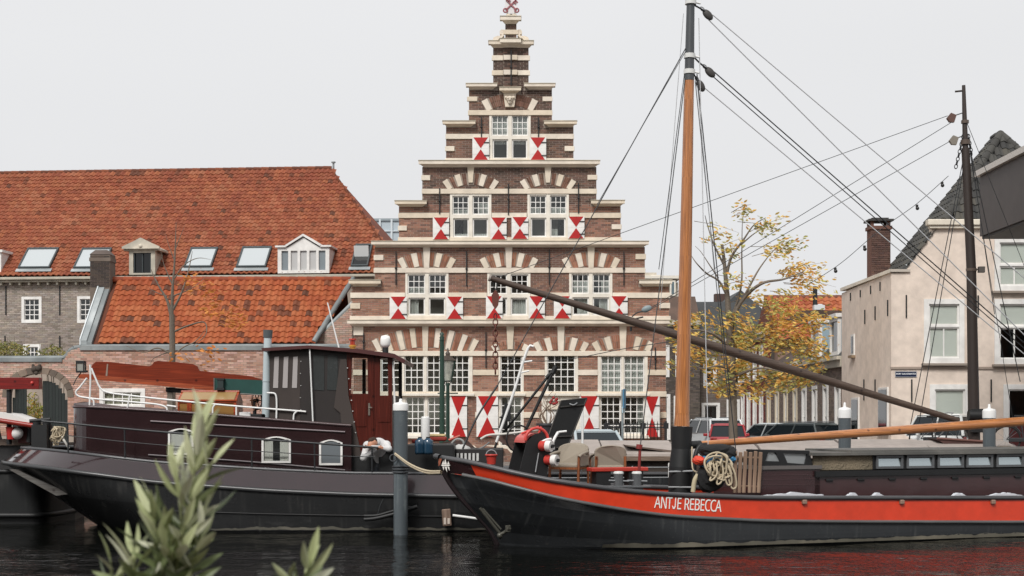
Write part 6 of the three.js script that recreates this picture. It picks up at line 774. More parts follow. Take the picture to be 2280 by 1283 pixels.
{ // varnished leeboard and beam stowed on the roof
  const zl = .35, o = bg.at(380, 925, zl), X = (px, py) => { const p = bg.at(px, py, zl); return [p.x - o.x, p.y - o.y]; }, b = thing('wooden_leeboard', 'varnished red-brown wooden board with raised hump stowed above the cabin roof', 'board', onBarge(380, 925, zl).toArray()); part('board', slab([[203, 823], [206, 813], [214, 806], [240, 806], [333, 816], [339, 813], [344, 806], [352, 804], [395, 807], [430, 811], [440, 816], [445, 826], [500, 832], [560, 838], [592, 848], [592, 858], [480, 862], [220, 838], [207, 832]].map(p => X(...p)).reverse(), -.03, .04), mahogany, b); part('iron_strap', slab([X(236, 838), X(240, 838), X(242, 811), X(239, 811)], .042, .05), M('#8f7d70', .4), b);
  const b2 = thing('wooden_beam', 'orange-brown squared beam lying under the stowed leeboard', 'beam', onBarge(380, 925, zl).toArray()); part('beam', slab([X(176, 834), X(190, 833), X(490, 862), X(490, 872), X(190, 844), X(176, 842)].reverse(), -.1, .05), rustWood, b2);
  const t = thing('trestle', 'dark trestle carrying the stowed beam', 'trestle', onBarge(380, 925, zl).toArray()); part('cross_bar', slab([X(366, 862), X(478, 872), X(478, 880), X(366, 873)].reverse(), -.2, -.12), slabBlack, t); part('leg', slab([X(369, 928), X(381, 928), X(381, 872), X(369, 872)], -.2, -.12), M('#6d665c', .7), t); part('leg', slab([X(462, 932), X(470, 932), X(470, 878), X(462, 878)], -.2, -.12), M('#6d665c', .7), t);
  const g = thing('green_rudder_box', 'dark green painted box with square lantern on the cabin roof', 'box', onBarge(380, 925, zl + .3).toArray()), o2 = bg.at(380, 925, zl + .3), Y = (px, py) => { const p = bg.at(px, py, zl + .3); return [p.x - o2.x, p.y - o2.y]; }; part('box', slab([Y(477, 842), Y(583, 847), Y(597, 862), Y(598, 881), Y(477, 873)].reverse(), -.2, 0), M('#1f4a44', .45, { map: T.mottle }), g); part('edge_trim', [rod(V(...Y(477, 873), .01), V(...Y(598, 881), .01), .014), rod(V(...Y(477, 842), .01), V(...Y(477, 873), .01), .014)], M('#6c6a66', .5), g); const ln = part('lantern', [bx(Y(484, 0)[0], Y(501, 0)[0], Y(0, 869)[1], Y(0, 864)[1], .004, .12), bx(Y(484, 0)[0], Y(501, 0)[0], Y(0, 847)[1], Y(0, 843)[1], .004, .12)], mat.iron, g); part('lantern_glass', bx(Y(486, 0)[0], Y(499, 0)[0], Y(0, 864)[1], Y(0, 847)[1], .02, .11), M('#3a4242', .15), ln); part('leg', rod(V(...Y(530, 877), -.1), V(...Y(530, 935), -.1), .03), M('#6d665c', .7), g);
  // varnished skylight with pitched glass
  const zs = 1.05, o3 = bg.at(460, 935, zs), S = (px, py) => { const p = bg.at(px, py, zs); return [p.x - o3.x, p.y - o3.y]; }, k = thing('wooden_skylight', 'small varnished wooden skylight with pitched glass panes on the cabin roof', 'skylight', onBarge(460, 935, zs).toArray()), tan = M('#8f6a3c', .2, { physical: true }), oak = M('#b3502a', .35, { map: T.woodH }), xa = S(395, 0)[0], xm = S(420, 0)[0], xb = S(526, 0)[0], y0 = S(0, 932)[1], y1 = S(0, 893)[1], y2 = S(0, 872)[1]; part('frame', [surround(xm, xb, y0, y1, [[xm + .06, xb - .06, y0 + .06, y1 - .05]], -.04, 0), surround(xa, xm - .004, y0, y1, [[xa + .04, xm - .04, y0 + .06, y1 - .05]], -.04, -.004), bx(xa, xb, y0, y1, -.75, -.7), bx(xa, xa + .04, y0, y1, -.7, -.04), bx(xb - .04, xb, y0, y1, -.7, -.04), slab([[.02, y1], [-.37, y2], [-.76, y1]].map(p => [-p[0], p[1]]), xa, xa + .05).rotateY(Math.PI / 2), slab([[.02, y1], [-.37, y2], [-.76, y1]].map(p => [-p[0], p[1]]), xb - .05, xb).rotateY(Math.PI / 2), rod(V(xa, y2, -.37), V(xb, y2, -.37), .035), bx(xa - .02, xb + .02, y1 - .005, y1 + .03, -.04, .03)], oak, k); part('pane', [bx(xm + .06, xb - .06, y0 + .06, y1 - .05, -.03, -.02)], tan, k); part('pane', [bx(xa + .04, xm - .04, y0 + .06, y1 - .05, -.03, -.02)], tan, k); part('pane', [sweep([[.0, y1 + .03], [-.36, y2 + .005], [-.36, y2 - .01], [0, y1 + .015]], xa + .05, xb - .05)], M('#96794e', .3, { physical: true }), k);
  { const p = onBarge(180, 862, .9), l = thing('deck_lantern', 'square glass lantern on the white bow pipe rail', 'lantern', onBarge(180, 828, .9).toArray()); part('frame', [bx(-.09, .09, -.02, .02, -.09, .09), bx(-.09, .09, .19, .24, -.09, .09), ...[[-1, -1], [1, -1], [-1, 1], [1, 1]].map(([a, c]) => rod(V(a * .08, 0, c * .08), V(a * .08, .2, c * .08), .012)), hose([V(0, -.02, 0), V(-.1, -.15, 0), V(-.14, -.3, .1)], .012), hose([V(.05, 0, .05), V(.2, .0, .2)], .02)], mat.iron, l); part('glass', bx(-.07, .07, .02, .19, -.07, .07), M('#b9bab2', .2, { transmission: .4, thickness: 0 }), l); }
  // ropes at the bow
  { R = rng(12); const c = thing('bow_rope_bundle', 'tangled pale ropes hanging at the houseboat bow', 'rope', onBarge(132, 975, 1.0).toArray()), o = bg.at(132, 975, 1.0), P = (x, y, z) => { const p = bg.at(x, y, 1.0); return V(p.x - o.x, p.y - o.y, z); }; for (let i = 0; i < 6; i++) { const p = []; for (let k = 0; k < 8; k++) p.push(P(rr(114, 148), rr(948, 994), rr(0, .2))); part('loop', hose(p, .014, 6, 50, true), ropeM, c); } part('loop', hose([P(140, 970, .1), P(148, 982, .15), P(156, 998, .1)], .025), M('#d0ccc4', .8), c); }
}

// ---------- cargo barge with hatch covers, behind ----------
const cbz = 37.4, cargoL = 21, cargo = thing('cargo_barge', 'dark cargo barge with grey pitched hatch covers moored behind the red-striped barge', 'boat', [-4.2, 0, -cbz]), cf = frame(-4.2, cbz, 0), onCargo = (px, py, z) => cf.at(px, py, z).add(V(...cf.pos));
{
  const w = bell(2.15, 2.6, 2.2, .6), r0 = { s0: .6, y: () => -.3, w: bell(1.9, 3, 2.2, .7) }, r1 = { s0: 0, y: () => 1.05, w }; part('hull', plating(r0, r1, cargoL, 0, 1), hullBlack, cargo); part('gunwale', rail(r1, cargoL, 0, 1, .05), gunM, cargo); part('deck', fillDeck({ s0: .1, w }, cargoL, () => 1.0, .04), M('#3f3a37', .8, { map: T.weather }), cargo);
  const tarp = M('#a79d96', .85, { map: T.mottle, bumpMap: T.rough, bumpScale: .03 }), A = px => cf.at(px, 970, 1.2).x;
  part('hatch_coaming', bx(A(1190), A(2480), 1.03, 1.45, -1.6, 1.6), M('#4a423c', .7, { map: T.woodH }), cargo);
  for (const [a, c, d] of [[1195, 1338, .02], [1342, 1500, 0], [1504, 1690, -.04], [1694, 1880, .0], [1884, 2070, .03], [2074, 2270, 0]]) part('hatch_cover', sweep([[1.68, 1.42], [1.66, 1.53 + d], [.9, 1.72 + d], [0, 1.84 + d], [-.9, 1.76 + d], [-1.68, 1.5], [-1.68, 1.42]].map(q => [q[0], q[1]]), A(a), A(c)), tarp, cargo);
  part('coaming_board', bx(A(1385), A(1512), 1.36, 1.47, 1.7, 1.78), M('#8a7a6c', .8, { map: T.woodH }), cargo); part('coaming_board', bx(A(1836), A(2400), 1.3, 1.4, 1.7, 1.78), M('#8a7a6c', .8, { map: T.woodH }), cargo);
  part('hatch_board', slab([[A(1390), 1.75], [A(1392), 1.72], [A(1500), 1.55], [A(1502), 1.6]].reverse(), .5, 1.5), M('#7b7068', .8, { map: T.woodH }), cargo);
  // wires along the side
  for (const y of [1.2, .95]) part('side_wire', rod(V(A(1150), y, 2.3), V(A(1530), y + .02, 2.3), .012), cableGrey, cargo); for (const px of [1180, 1290, 1400, 1500]) part('stanchion', rod(V(A(px), 1.0, 2.15), V(A(px), 1.24, 2.3), .015), cableGrey, cargo);
  part('notice_board', bx(A(1478), A(1508), .95, 1.32, 2.2, 2.23), M('#d8d6d2', .6), cargo);
}
const M2 = (px, py) => W(px, py, 37.4);
{ const base = M2(2170, 1010), m = thing('dark_mast', 'dark brown steel mast with chain shrouds before the cream house', 'mast', base.toArray()), P = (x, y) => M2(x, y).sub(base), br = M('#3d312c', .55, { map: T.weather }); part('shaft', [rod(P(2170, 1005), P(2163, 600), .155, .125, 16), rod(P(2163, 600), P(2150, 330), .125, .105, 16), rod(P(2150, 330), P(2146, 190), .075, .045, 14)], br, m); part('crosspiece', rod(P(2146, 202), P(2127, 204), .025), br, m); part('mast_step', [rbox(.5, .62, .3).translate(P(2178, 937).x, P(2178, 937).y, .1), rod(P(2150, 925).add(V(0, 0, .25)), P(2206, 925).add(V(0, 0, .25)), .14)], slabBlack, m); part('band', [rod(P(2163, 604), P(2163, 598), .14), rod(P(2150, 322), P(2150, 312), .125), rod(P(2149, 275), P(2149, 268), .1)], M('#55483f', .4), m); part('mast_light', [rod(P(2172, 600), P(2190, 600), .02), rbox(.16, .16, .14).translate(P(2184, 601).x, P(2184, 601).y, .05)], M('#55504c', .5), m);
  const link = shared(new THREE.TorusGeometry(.045, .012, 5, 10).scale(.7, 1, 1)), chain = (name, a, b, parent, mtl, sc = 1) => { const d = b.clone().sub(a), n = Math.round(d.length() / (.075 * sc)), q = new THREE.Quaternion().setFromUnitVectors(V(0, 1, 0), d.clone().normalize()); for (let i = 0; i < n; i++) { const t = new THREE.Mesh(link, mtl); t.name = 'chain_link'; t.position.copy(a).addScaledVector(d, (i + .5) / n); t.quaternion.copy(q); t.rotateY(i % 2 ? Math.PI / 2 : 0); t.scale.setScalar(sc); t.castShadow = true; parent.add(t); } };
  chain('c', P(2146, 300), P(2128, 375), m, mat.iron, 1.3); chain('c', P(2156, 300), P(2164, 345), m, mat.iron, 1.3);
  const tip = W(1093, 620, 36.2), foot = W(2135, 937, 37.2), mid = foot.clone().lerp(tip, .45), d = thing('lowered_derrick', 'long weathered brown spar slanting up from the dark mast across the gable', 'spar', foot.toArray()), dk = M('#5a4b41', .6, { map: T.woodH }); part('spar', [rod(V(0, 0, 0), mid.clone().sub(foot), .075, .125, 14), rod(mid.clone().sub(foot), tip.clone().sub(foot), .125, .075, 14)], dk, d); part('end_cap', rod(tip.clone().sub(foot), tip.clone().sub(foot).add(V(-.05, .015, 0)), .09, .085), M('#8a8078', .6), d); part('lug', [rod(W(1405, 728, 36.5).sub(foot), W(1405, 738, 36.5).sub(foot), .03), rod(W(1432, 706, 36.5).sub(foot), W(1408, 712, 36.5).sub(foot), .02)], mat.iron, d);
  const hk = W(1103, 640, 36.2), c = thing('hanging_chain', 'rusty chain with red block hanging from the spar tip', 'chain', hk.toArray()), rust = M('#5d2f24', .7); const blk = slab([[0, .26], [.13, .1], [.1, -.2], [0, -.33], [-.1, -.2], [-.13, .1]], -.06, .06).translate(0, -.33, 0); part('block', blk.scale(.75, .85, .8), rust, c); part('shackle', [hose([V(0, .2, 0), V(.05, .08, 0), V(0, -.07, 0), V(-.05, .08, 0)], .018, 6, 20, true), hose([V(0, -.66, 0), V(.04, -.75, 0), V(0, -.82, 0), V(-.04, -.75, 0)], .014, 6, 20, true)], mat.iron, c); chain('c', V(0, -.82, 0), V(0, -2.2, 0), c, rust, 1.9);
}
// ---------- rigging ----------
{ const G = 'rigging wires of the tall mast', top = (px, py, z = 0) => onRed(px, py, z), far = (px, py, Z) => W(px, py, Z);
  const blockAt = (px, py, label, ang, s = 1, m = '#3b3836') => { const p = top(px, py), b = thing('pulley_block', label, 'pulley', p.toArray()); part('cheek', new THREE.SphereGeometry(.13 * s, 12, 8).scale(.62, 1.05, .35).rotateZ(ang), M(m, .6), b); part('shackle', hose([V(0, .1, 0), V(.03, .16, 0), V(0, .22, 0), V(-.03, .16, 0)].map(v => v.multiplyScalar(s).applyAxisAngle(V(0, 0, 1), ang)), .012, 6, 16, true), cableGrey, b); };
  blockAt(1576, 33, 'dark pulley block highest up beside the mast head', .75); blockAt(1581, 161, 'black pulley block beside the middle white mast band', .75); blockAt(1560, 191, 'black pulley block just below the lowest white mast band', .5);
  const wire = (label, a, b, r, m) => cable('rigging_wire', label, [a, b], r, m, G);
  cable('mast_chain', 'short chain tying highest block to mast head', [top(1547, 12), top(1558, 18), top(1571, 26)], .018, cableDark); cable('mast_chain', 'short chain tying middle block to mast band', [top(1543, 125), top(1558, 140), top(1575, 154)], .018, cableDark); cable('mast_chain', 'short chain tying lowest block to mast band', [top(1542, 160), top(1549, 172), top(1556, 182)], .016, cableDark);
  wire('upper pale wire from highest block to the right frame edge', top(1587, 33), far(2400, 720, 31), .011, cablePale); wire('lower pale wire from highest block slanting down across the cream house', top(1578, 44), far(2400, 865, 31), .012, cablePale);
  wire('thick dark halyard from middle block to the right', top(1590, 160), far(2400, 868, 31), .0125, cableDark); wire('second thick dark halyard just under the first', top(1585, 168), far(2400, 880, 31), .0105, cableDark); wire('pale wire from lowest block slanting down to the right', top(1567, 194), far(2400, 888, 31), .011, cablePale);
  const fs = [top(1545, 75), top(1110, 856)]; wire('black forestay running from the mast top down to the bow', fs[0], onRed(1108, 858, 0), .0105, cableDark); cable('forestay_chain', 'chain end of the forestay above the bow', [onRed(1108, 858, 0), onRed(1062, 930, 0), onRed(1030, 1000, 0)], .022, cableDark); wire('second black stay beside the forestay near the mast top', top(1532, 105), onRed(1330, 455, 0), .007, cableDark);
  const sh = [[1552, 165, 1638, 1000, .5, cableDark, 'dark shroud ending at the boom beside the rope coil', .011], [1556, 40, 1577, 1000, .5, cablePale, 'pale halyard hanging straight down right of the mast', .009], [1522, 30, 1470, 690, -1.2, cablePale, 'faint pale wire hanging left of the mast', .006], [1524, 165, 1467, 600, -1.2, cableDark, 'dark wire hanging left of the mast above the spar', .008], [1526, 170, 1425, 1000, 1.6, cableDark, 'dark shroud reaching down left of the mast foot', .011], [1553, 190, 1590, 600, .8, cableGrey, 'thin wire hanging right of the mast to mid height', .007], [1548, 180, 1622, 890, 1.0, cableDark, 'dark shroud right of the mast crossing the autumn tree', .009]];
  for (const [x0, y0, x1, y1, z, m, l, r] of sh) wire(l, top(x0, y0), onRed(x1, y1, z), r, m);
  single('red_tensioner', [rod(onRed(1424, 990, 1.6), onRed(1423, 1000, 1.6), .06), rod(onRed(1425, 1000, 1.6), onRed(1422, 1072, 1.6), .028)], M('#7d2a26', .5), 'red shroud tensioner standing behind the two bollards', 'tensioner');
  const G2 = 'rigging wires of the dark mast', w2 = (l, a, b, r = .009, m = cableDark) => cable('stay_wire', l, [a, b], r, m, G2);
  w2('thin stay from dark mast top block to the spar tip', M2(2110, 258), W(1098, 622, 36.2)); w2('thin stay from dark mast block to the grey block on the spar', M2(2118, 273), W(1446, 688, 36.6)); w2('lower thin stay from the second dark mast block to the spar', M2(2117, 314), W(1440, 694, 36.6)); w2('dark shroud left of the dark mast reaching the deck', M2(2150, 330), M2(2028, 945), .012); w2('second dark shroud left of the dark mast', M2(2152, 335), M2(2046, 945), .012); w2('dark shroud right of the dark mast over the upper window', M2(2156, 300), M2(2215, 700), .01); w2('dark shroud right of the dark mast down to the hook', M2(2158, 320), M2(2272, 850), .012); w2('faint wire right of the dark mast along the facade', M2(2160, 340), M2(2260, 960), .008); w2('faint backstay from dark mast head to the tiled roof', M2(2152, 270), M2(2300, 640), .008);
  for (const [x, y, l, m] of [[2119, 262, 'reddish pulley block hanging near the dark mast top', '#5a4038'], [2124, 312, 'pale worn pulley block beside the dark mast chains', '#7d766c']]) { const p = M2(x, y), b = thing('pulley_block', l, 'pulley', p.toArray()); part('cheek', slab([[-.13, -.02], [-.02, .12], [.12, .06], [.06, -.13], [-.06, -.12]].reverse(), -.05, .05), M(m, .6), b); part('shackle', rod(V(.1, .06, 0), V(.28, .12, 0), .014), cableDark, b); }
  { const p = W(1440, 688, 36.6), b = thing('pulley_block', 'grey pulley block fastened to the slanting spar', 'pulley', p.toArray()); part('cheek', new THREE.SphereGeometry(.14, 12, 8).scale(1.0, .6, .4).rotateZ(.35), M('#7d8a8d', .5), b); part('shackle', hose([V(-.1, -.06, 0), V(-.25, -.1, 0), V(-.38, -.2, 0)], .02), cableDark, b); }
  { const l = cable('light_string', 'string of small party bulbs slung between the trees and the dark mast', [W(1790, 640, 37), W(1870, 588, 37), W(1960, 512, 37), W(2040, 455, 37), W(2112, 392, 37)], .009, cableDark); for (const [x, y] of [[1860, 596], [1925, 547], [2042, 456], [2098, 405]]) part('bulb', [rod(W(x, y, 37), W(x, y + 5, 37), .035), ball(.05, ...W(x + 1, y + 8, 37).toArray(), 8, 6)], M('#2c2b2a', .4), l); }
  cable('street_wire', 'thin overhead wire along the gable front by the lamps', [W(1120, 800, 47), W(1240, 803, 47), W(1400, 775, 47), W(1530, 755, 47)], .014, cableDark);
}
// ---------- mooring posts ----------
function mooringPost(label, px, Z, yTop, r, capH) { const p = W(px, 925, Z), b = thing('mooring_post', label, 'post', [p.x, -.3, -Z], 0, 'steel mooring posts'), t = W(px, yTop, Z).y + .3; part('tube', [rod(V(0, 0, 0), V(0, t - capH, 0), r, r, 20)], M('#7d888e', .45, { map: T.streak }), b); part('cap', lathe([[r * 1.09, 0], [r * 1.09, capH * .62], [r * .9, capH * .8], [r * .28, capH * .86], [r * .22, capH], [r * .2, capH * 1.2], [0, capH * 1.25]], 20).translate(0, t - capH, 0), whitePipe, b); return b; }
mooringPost('grey mooring post with white cap standing before the houseboat wheelhouse', 892, 29.75, 893, .15, .2); mooringPost('grey mooring post with white cap before the terraced houses', 1881, 33.7, 903, .145, .3); mooringPost('grey mooring post with white cap beside the dark mast', 2203, 35.0, 906, .15, .28);
{ const p = W(2236, 925, 34.9), b = single('wooden_post', join([rbox(.28, 1.7, .24, 0, .85, 0, .03)]), M('#7d7468', .9, { map: T.woodV }), 'weathered square wooden post at the right frame edge', 'post'); b.position.set(p.x, .05, -34.9); b.rotation.y = .3; }
{ const a = W(880, 1010, 29.6), e = onRed(982, 1050, .15); for (const [i, l] of [[0, 'upper pale mooring line between the grey post and red-striped bow'], [1, 'lower pale mooring line between the grey post and red-striped bow']]) cable('mooring_line', l, [a.clone().add(V(0, -.02 * i, .05)), a.clone().lerp(e, .35).add(V(0, -.1 - .03 * i, .02)), a.clone().lerp(e, .7).add(V(0, -.1 - .04 * i, 0)), e.clone().add(V(0, -.03 * i, 0))], .022, ropeM, 'mooring lines at the bow'); single('rope_lashing', [...[0, 1, 2].map(i => new THREE.TorusGeometry(.165, .02, 6, 20).rotateX(Math.PI / 2 + .1 * (i - 1)).translate(W(892, 0, 29.75).x, W(0, 1040 + i * 5, 29.75).y, -29.75)), new THREE.TorusGeometry(.07, .015, 6, 16).translate(W(876, 0, 29.6).x, W(0, 1020, 29.6).y, -29.55)], M('#3f4144', .8), 'dark rope lashed round the grey mooring post', 'rope'); }
// ---------- fenders on the houseboat side ----------
{ const p = onBarge(870, 1143, 2.1), b = thing('rope_fender', 'long black rope fender hanging on the houseboat side', 'fender', p.toArray()), P = (x, y) => onBarge(x, y, 2.1).sub(p).add(V(0, 0, .14)); part('body', [hose([P(812, 1156), P(835, 1154), P(870, 1146), P(905, 1136), P(930, 1127)], .045, 8), hose([P(812, 1148), P(840, 1147), P(870, 1139), P(905, 1130), P(928, 1130)], .03, 8)], slabBlack, b); part('lanyard', hose([P(855, 1110), P(848, 1125), P(842, 1145)], .012), cableDark, b);
  const f = thing('wooden_fender', 'pale wooden block fender on the houseboat side', 'fender', onBarge(995, 1152, 2.12).toArray()); part('block', rbox(.19, .36, .12, 0, 0, .1, .02), M('#8d7a6c', .85, { map: T.woodV }), f).rotation.z = .08; part('face_plate', [bx(-.06, -.01, -.14, .0, .162, .175), bx(.02, .07, -.13, -.01, .162, .175)], M('#c9bcb0', .8), f); const q = single('white_boat_pole', rod(onBarge(1008, 1148, 2.25), onBarge(1068, 1156, 2.25), .03, .026), whitePipe, 'short white pole fastened level on the houseboat side', 'pole'); }
{ const o = onBarge(60, 1070, 1.4), P = (x, y, z = 0) => { const p = onBarge(x, y, 1.4).sub(o); return [p.x, p.y]; }; const g = slab([P(20, 1046), P(36, 1047), P(157, 1100), P(124, 1104)].reverse(), -.25, 0); const s = single('grey_plank', g, M('#6d6d6a', .7, { map: T.woodH }), 'grey plank slanting under the houseboat bow', 'plank'); s.position.copy(o); }
// ---------- dark workboat at the left edge ----------
{ const f = frame(-18, 34.2, 0), b = thing('dark_workboat', 'black low workboat half hidden behind the houseboat bow at the left', 'boat', f.pos), L = f.at(116, 1100, 1.7).x, P = (x, y, z = 1.7) => f.at(x, y, z); const w = bell(1.7, 1.0, .5, .5), r0 = { s0: 0, y: () => -.3, w: bell(1.6, 1, .5, .5) }, r1 = { s0: 0, y: () => P(0, 1050).y, w }; part('hull', plating(r0, r1, L, 0, 1), M('#333536', .5, { map: T.streak }), b); part('rub_rail', [rail({ s0: 0, y: () => P(0, 1148).y, w }, L, 0, 1, .06), rail(r1, L, 0, 1, .05)], slabBlack, b); part('deck', fillDeck({ s0: 0, w }, L, () => P(0, 1050).y - .06, .02), M('#6f6459', .8, { map: T.woodH }), b); part('deck_house', bx(0, L - .4, P(0, 1050).y, P(0, 990).y, -1.2, .9), M('#2a2a2b', .5, { map: T.mottle }), b); part('deck_edge', bx(0, P(66, 0, .95).x, P(0, 992, .95).y, P(0, 978, .95).y, .6, .98), M('#93867b', .8, { map: T.woodH }), b);
  single('red_beam', rbox(4.2, .27, .25).translate(W(90, 0, 33).x - 2.1, W(0, 854, 33).y, -33), M('#8c1f1a', .4, { map: T.woodH }), 'thick dark red wooden beam entering at the left frame edge', 'beam'); { const bt = single('beam_bolt', ball(.04, W(72, 0, 32.9).x, W(0, 853, 32.9).y, -32.86, 8, 6), M('#c2403a', .4), 'round bolt head on the dark red beam', 'bolt'); } single('beam_prop', rod(W(20, 990, 33), W(20, 868, 33), .06), slabBlack, 'dark post carrying the red beam', 'post');
  const d = thing('red_dinghy', 'upturned red and white dinghy on the workboat', 'dinghy', W(40, 960, 33).toArray()), o = W(40, 960, 33), Q = (x, y) => { const p = W(x, y, 33).sub(o); return [p.x, p.y]; }; part('hull', slab([Q(-60, 914), Q(30, 921), Q(82, 939), Q(78, 945), Q(-60, 925)].reverse(), -.6, .3), M('#d9d7d3', .4), d); part('gunwale', [rod(V(...Q(-60, 926), .32), V(...Q(84, 948), .32), .06)], M('#a83022', .4, { map: T.woodH }), d); part('strut', [rod(V(...Q(5, 978), .1), V(...Q(-3, 948), .1), .03), rod(V(...Q(64, 985), .0), V(...Q(68, 945), 0), .06)], slabBlack, d); part('red_bucket', lathe([[.09, 0], [.12, .26], [.13, .26], [.13, .28], [0, .28]], 14).translate(Q(28, 0)[0], Q(0, 978)[1], .1), M('#b02a24', .5), d); part('white_bag', ball(.14, Q(41, 0)[0], Q(0, 965)[1], .1), M('#dcdad6', .8), d); part('prop_case', rbox(.42, .4, .3).translate(Q(58, 0)[0], Q(0, 968)[1], -.2), M('#4f1c1a', .5), d);
}
// ---------- person asleep on folded arms at the rail ----------
{ const px = 838, Zp = 1.5, o = onBarge(px, 1060, Zp), b = thing('person', 'person in white long-sleeved top resting head on folded arms at the rail', 'person', o.toArray()), ry = onBarge(px, 999, Zp).y - o.y; // height of the rail
  const cap = (p, a, c, r0, r1) => { const pa = [p[0] - a[0], p[1] - a[1], p[2] - a[2]], ba = [c[0] - a[0], c[1] - a[1], c[2] - a[2]], h = clamp((pa[0] * ba[0] + pa[1] * ba[1] + pa[2] * ba[2]) / (ba[0] ** 2 + ba[1] ** 2 + ba[2] ** 2), 0, 1); return Math.hypot(pa[0] - ba[0] * h, pa[1] - ba[1] * h, pa[2] - ba[2] * h) - lerp(r0, r1, h); };
  const smin = (a, c, k) => { const h = clamp(.5 + .5 * (c - a) / k, 0, 1); return lerp(c, a, h) - k * h * (1 - h); };
  function solid(bones, lo, hi, cell, k = .03) { const n = Math.ceil(Math.max(hi[0] - lo[0], hi[1] - lo[1], hi[2] - lo[2]) / cell) + 6, size = n * cell, mc = new MarchingCubes(n, mat.white, false, false, 120000); mc.isolation = 0; const c = [(lo[0] + hi[0]) / 2, (lo[1] + hi[1]) / 2, (lo[2] + hi[2]) / 2], half = n / 2; for (let z = 0; z < n; z++) for (let y = 0; y < n; y++) for (let x = 0; x < n; x++) { const p = [c[0] + (x - half) / half * size / 2, c[1] + (y - half) / half * size / 2, c[2] + (z - half) / half * size / 2]; let d = 9; for (const [a, e, r0, r1] of bones) d = smin(d, cap(p, a, e, r0, r1), k); mc.field[x + y * n + z * n * n] = -d; } mc.update(); const g = new THREE.BufferGeometry(), cnt = mc.count, P = new Float32Array(mc.positionArray.slice(0, cnt * 3)), Nn = new Float32Array(mc.normalArray.slice(0, cnt * 3)); for (let i = 0; i < cnt * 3; i += 3) { P[i] = P[i] * size / 2 + c[0]; P[i + 1] = P[i + 1] * size / 2 + c[1]; P[i + 2] = P[i + 2] * size / 2 + c[2]; } g.setAttribute('position', new THREE.BufferAttribute(P, 3)); g.setAttribute('normal', new THREE.BufferAttribute(Nn, 3)); g.computeVertexNormals(); return g; }
  // joints: hips back, torso bent forward over the rail toward the water, head lying on crossed forearms
  const hip = [.08, .32, -.42], chest = [.04, ry + .06, -.1], neck = [-.01, ry + .13, .08], head = [-.07, ry + .12, .17], sL = [-.2, ry + .07, -.02], sR = [.22, ry + .08, -.04], eL = [-.27, ry - .2, .12], eR = [.28, ry + .0, .16], hL = [.08, ry + .03, .3], hR = [-.16, ry + .04, .3], kL = [-.02, .05, -.2], kR = [.18, .05, -.2], fL = [-.02, -.35, -.3], fR = [.18, -.35, -.3];
  const skin = M('#b98368', .6), body = [[hip, chest, .14, .15], [chest, neck, .12, .06], [neck, head, .058, .085], [head, [-.1, ry + .09, .22], .088, .07], [sL, eL, .055, .045], [eL, hL, .042, .03], [sR, eR, .055, .045], [eR, hR, .042, .03], [chest, sL, .1, .06], [chest, sR, .1, .06], [hip, kL, .085, .06], [hip, kR, .085, .06], [kL, fL, .055, .04], [kR, fR, .055, .04]];
  const fingers = (h, s, yy) => [0, 1, 2, 3].map(i => [[h[0] + s * .03, h[1] - .02 + i * .014, h[2] + .005], [h[0] + s * (.1 - Math.abs(i - 1.4) * .012), h[1] - .028 + i * .014, h[2] + .012], .0095, .008]).concat([[[h[0] + s * .01, h[1] + .02, h[2]], [h[0] + s * .055, h[1] + .045, h[2] + .02], .011, .008]]);
  const face = [[[-.13, ry + .1, .262], [-.145, ry + .095, .277], .014, .012], [[-.1, ry + .15, .245], [-.11, ry + .15, .245], .016, .014], [[-.16, ry + .07, .24], [-.13, ry + .06, .25], .012, .012], [[.005, ry + .1, .2], [.012, ry + .125, .19], .016, .014]];
  part('body', [solid(body, [-.4, -.45, -.6], [.4, ry + .3, .4], .016, .035), solid([...fingers(hL, 1), ...fingers(hR, -1), [hL, [hL[0] + .05, hL[1], hL[2]], .028, .024], [hR, [hR[0] - .05, hR[1], hR[2]], .028, .024]], [-.34, ry - .1, .2], [.26, ry + .2, .4], .006, .008), solid(face.concat([[head, [-.1, ry + .09, .22], .089, .071]]), [-.22, ry, .05], [.06, ry + .3, .32], .006, .012)], skin, b);
  part('jumper', solid([[hip, chest, .165, .175], [chest, [.01, ry + .13, .05], .15, .085], [chest, sL, .13, .085], [chest, sR, .13, .085], [sL, eL, .078, .066], [eL, [lerp(eL[0], hL[0], .8), lerp(eL[1], hL[1], .8), lerp(eL[2], hL[2], .8)], .064, .046], [sR, eR, .078, .066], [eR, [lerp(eR[0], hR[0], .8), lerp(eR[1], hR[1], .8), lerp(eR[2], hR[2], .8)], .064, .046]], [-.45, .1, -.65], [.45, ry + .35, .42], .018, .04), M('#d8d7d6', .9, { map: T.mottle }), b, 'white long-sleeved top');
  part('hair', solid([[[-.055, ry + .17, .12], [-.09, ry + .17, .19], .082, .072], [[-.03, ry + .13, .08], [-.05, ry + .15, .12], .07, .08]], [-.2, ry, -.05], [.1, ry + .35, .32], .01, .02), M('#3a2a22', .9), b); part('trousers', solid([[hip, kL, .105, .08], [hip, kR, .105, .08], [kL, fL, .075, .06], [kR, fR, .075, .06], [[.08, .26, -.42], hip, .15, .15]], [-.2, -.5, -.65], [.4, .55, 0], .02, .03), M('#23262b', .9), b); for (const q of [fL, fR]) part('shoe', rbox(.1, .09, .26, q[0], q[1] - .02, q[2] + .07, .035), M('#2a2421', .7), b); }
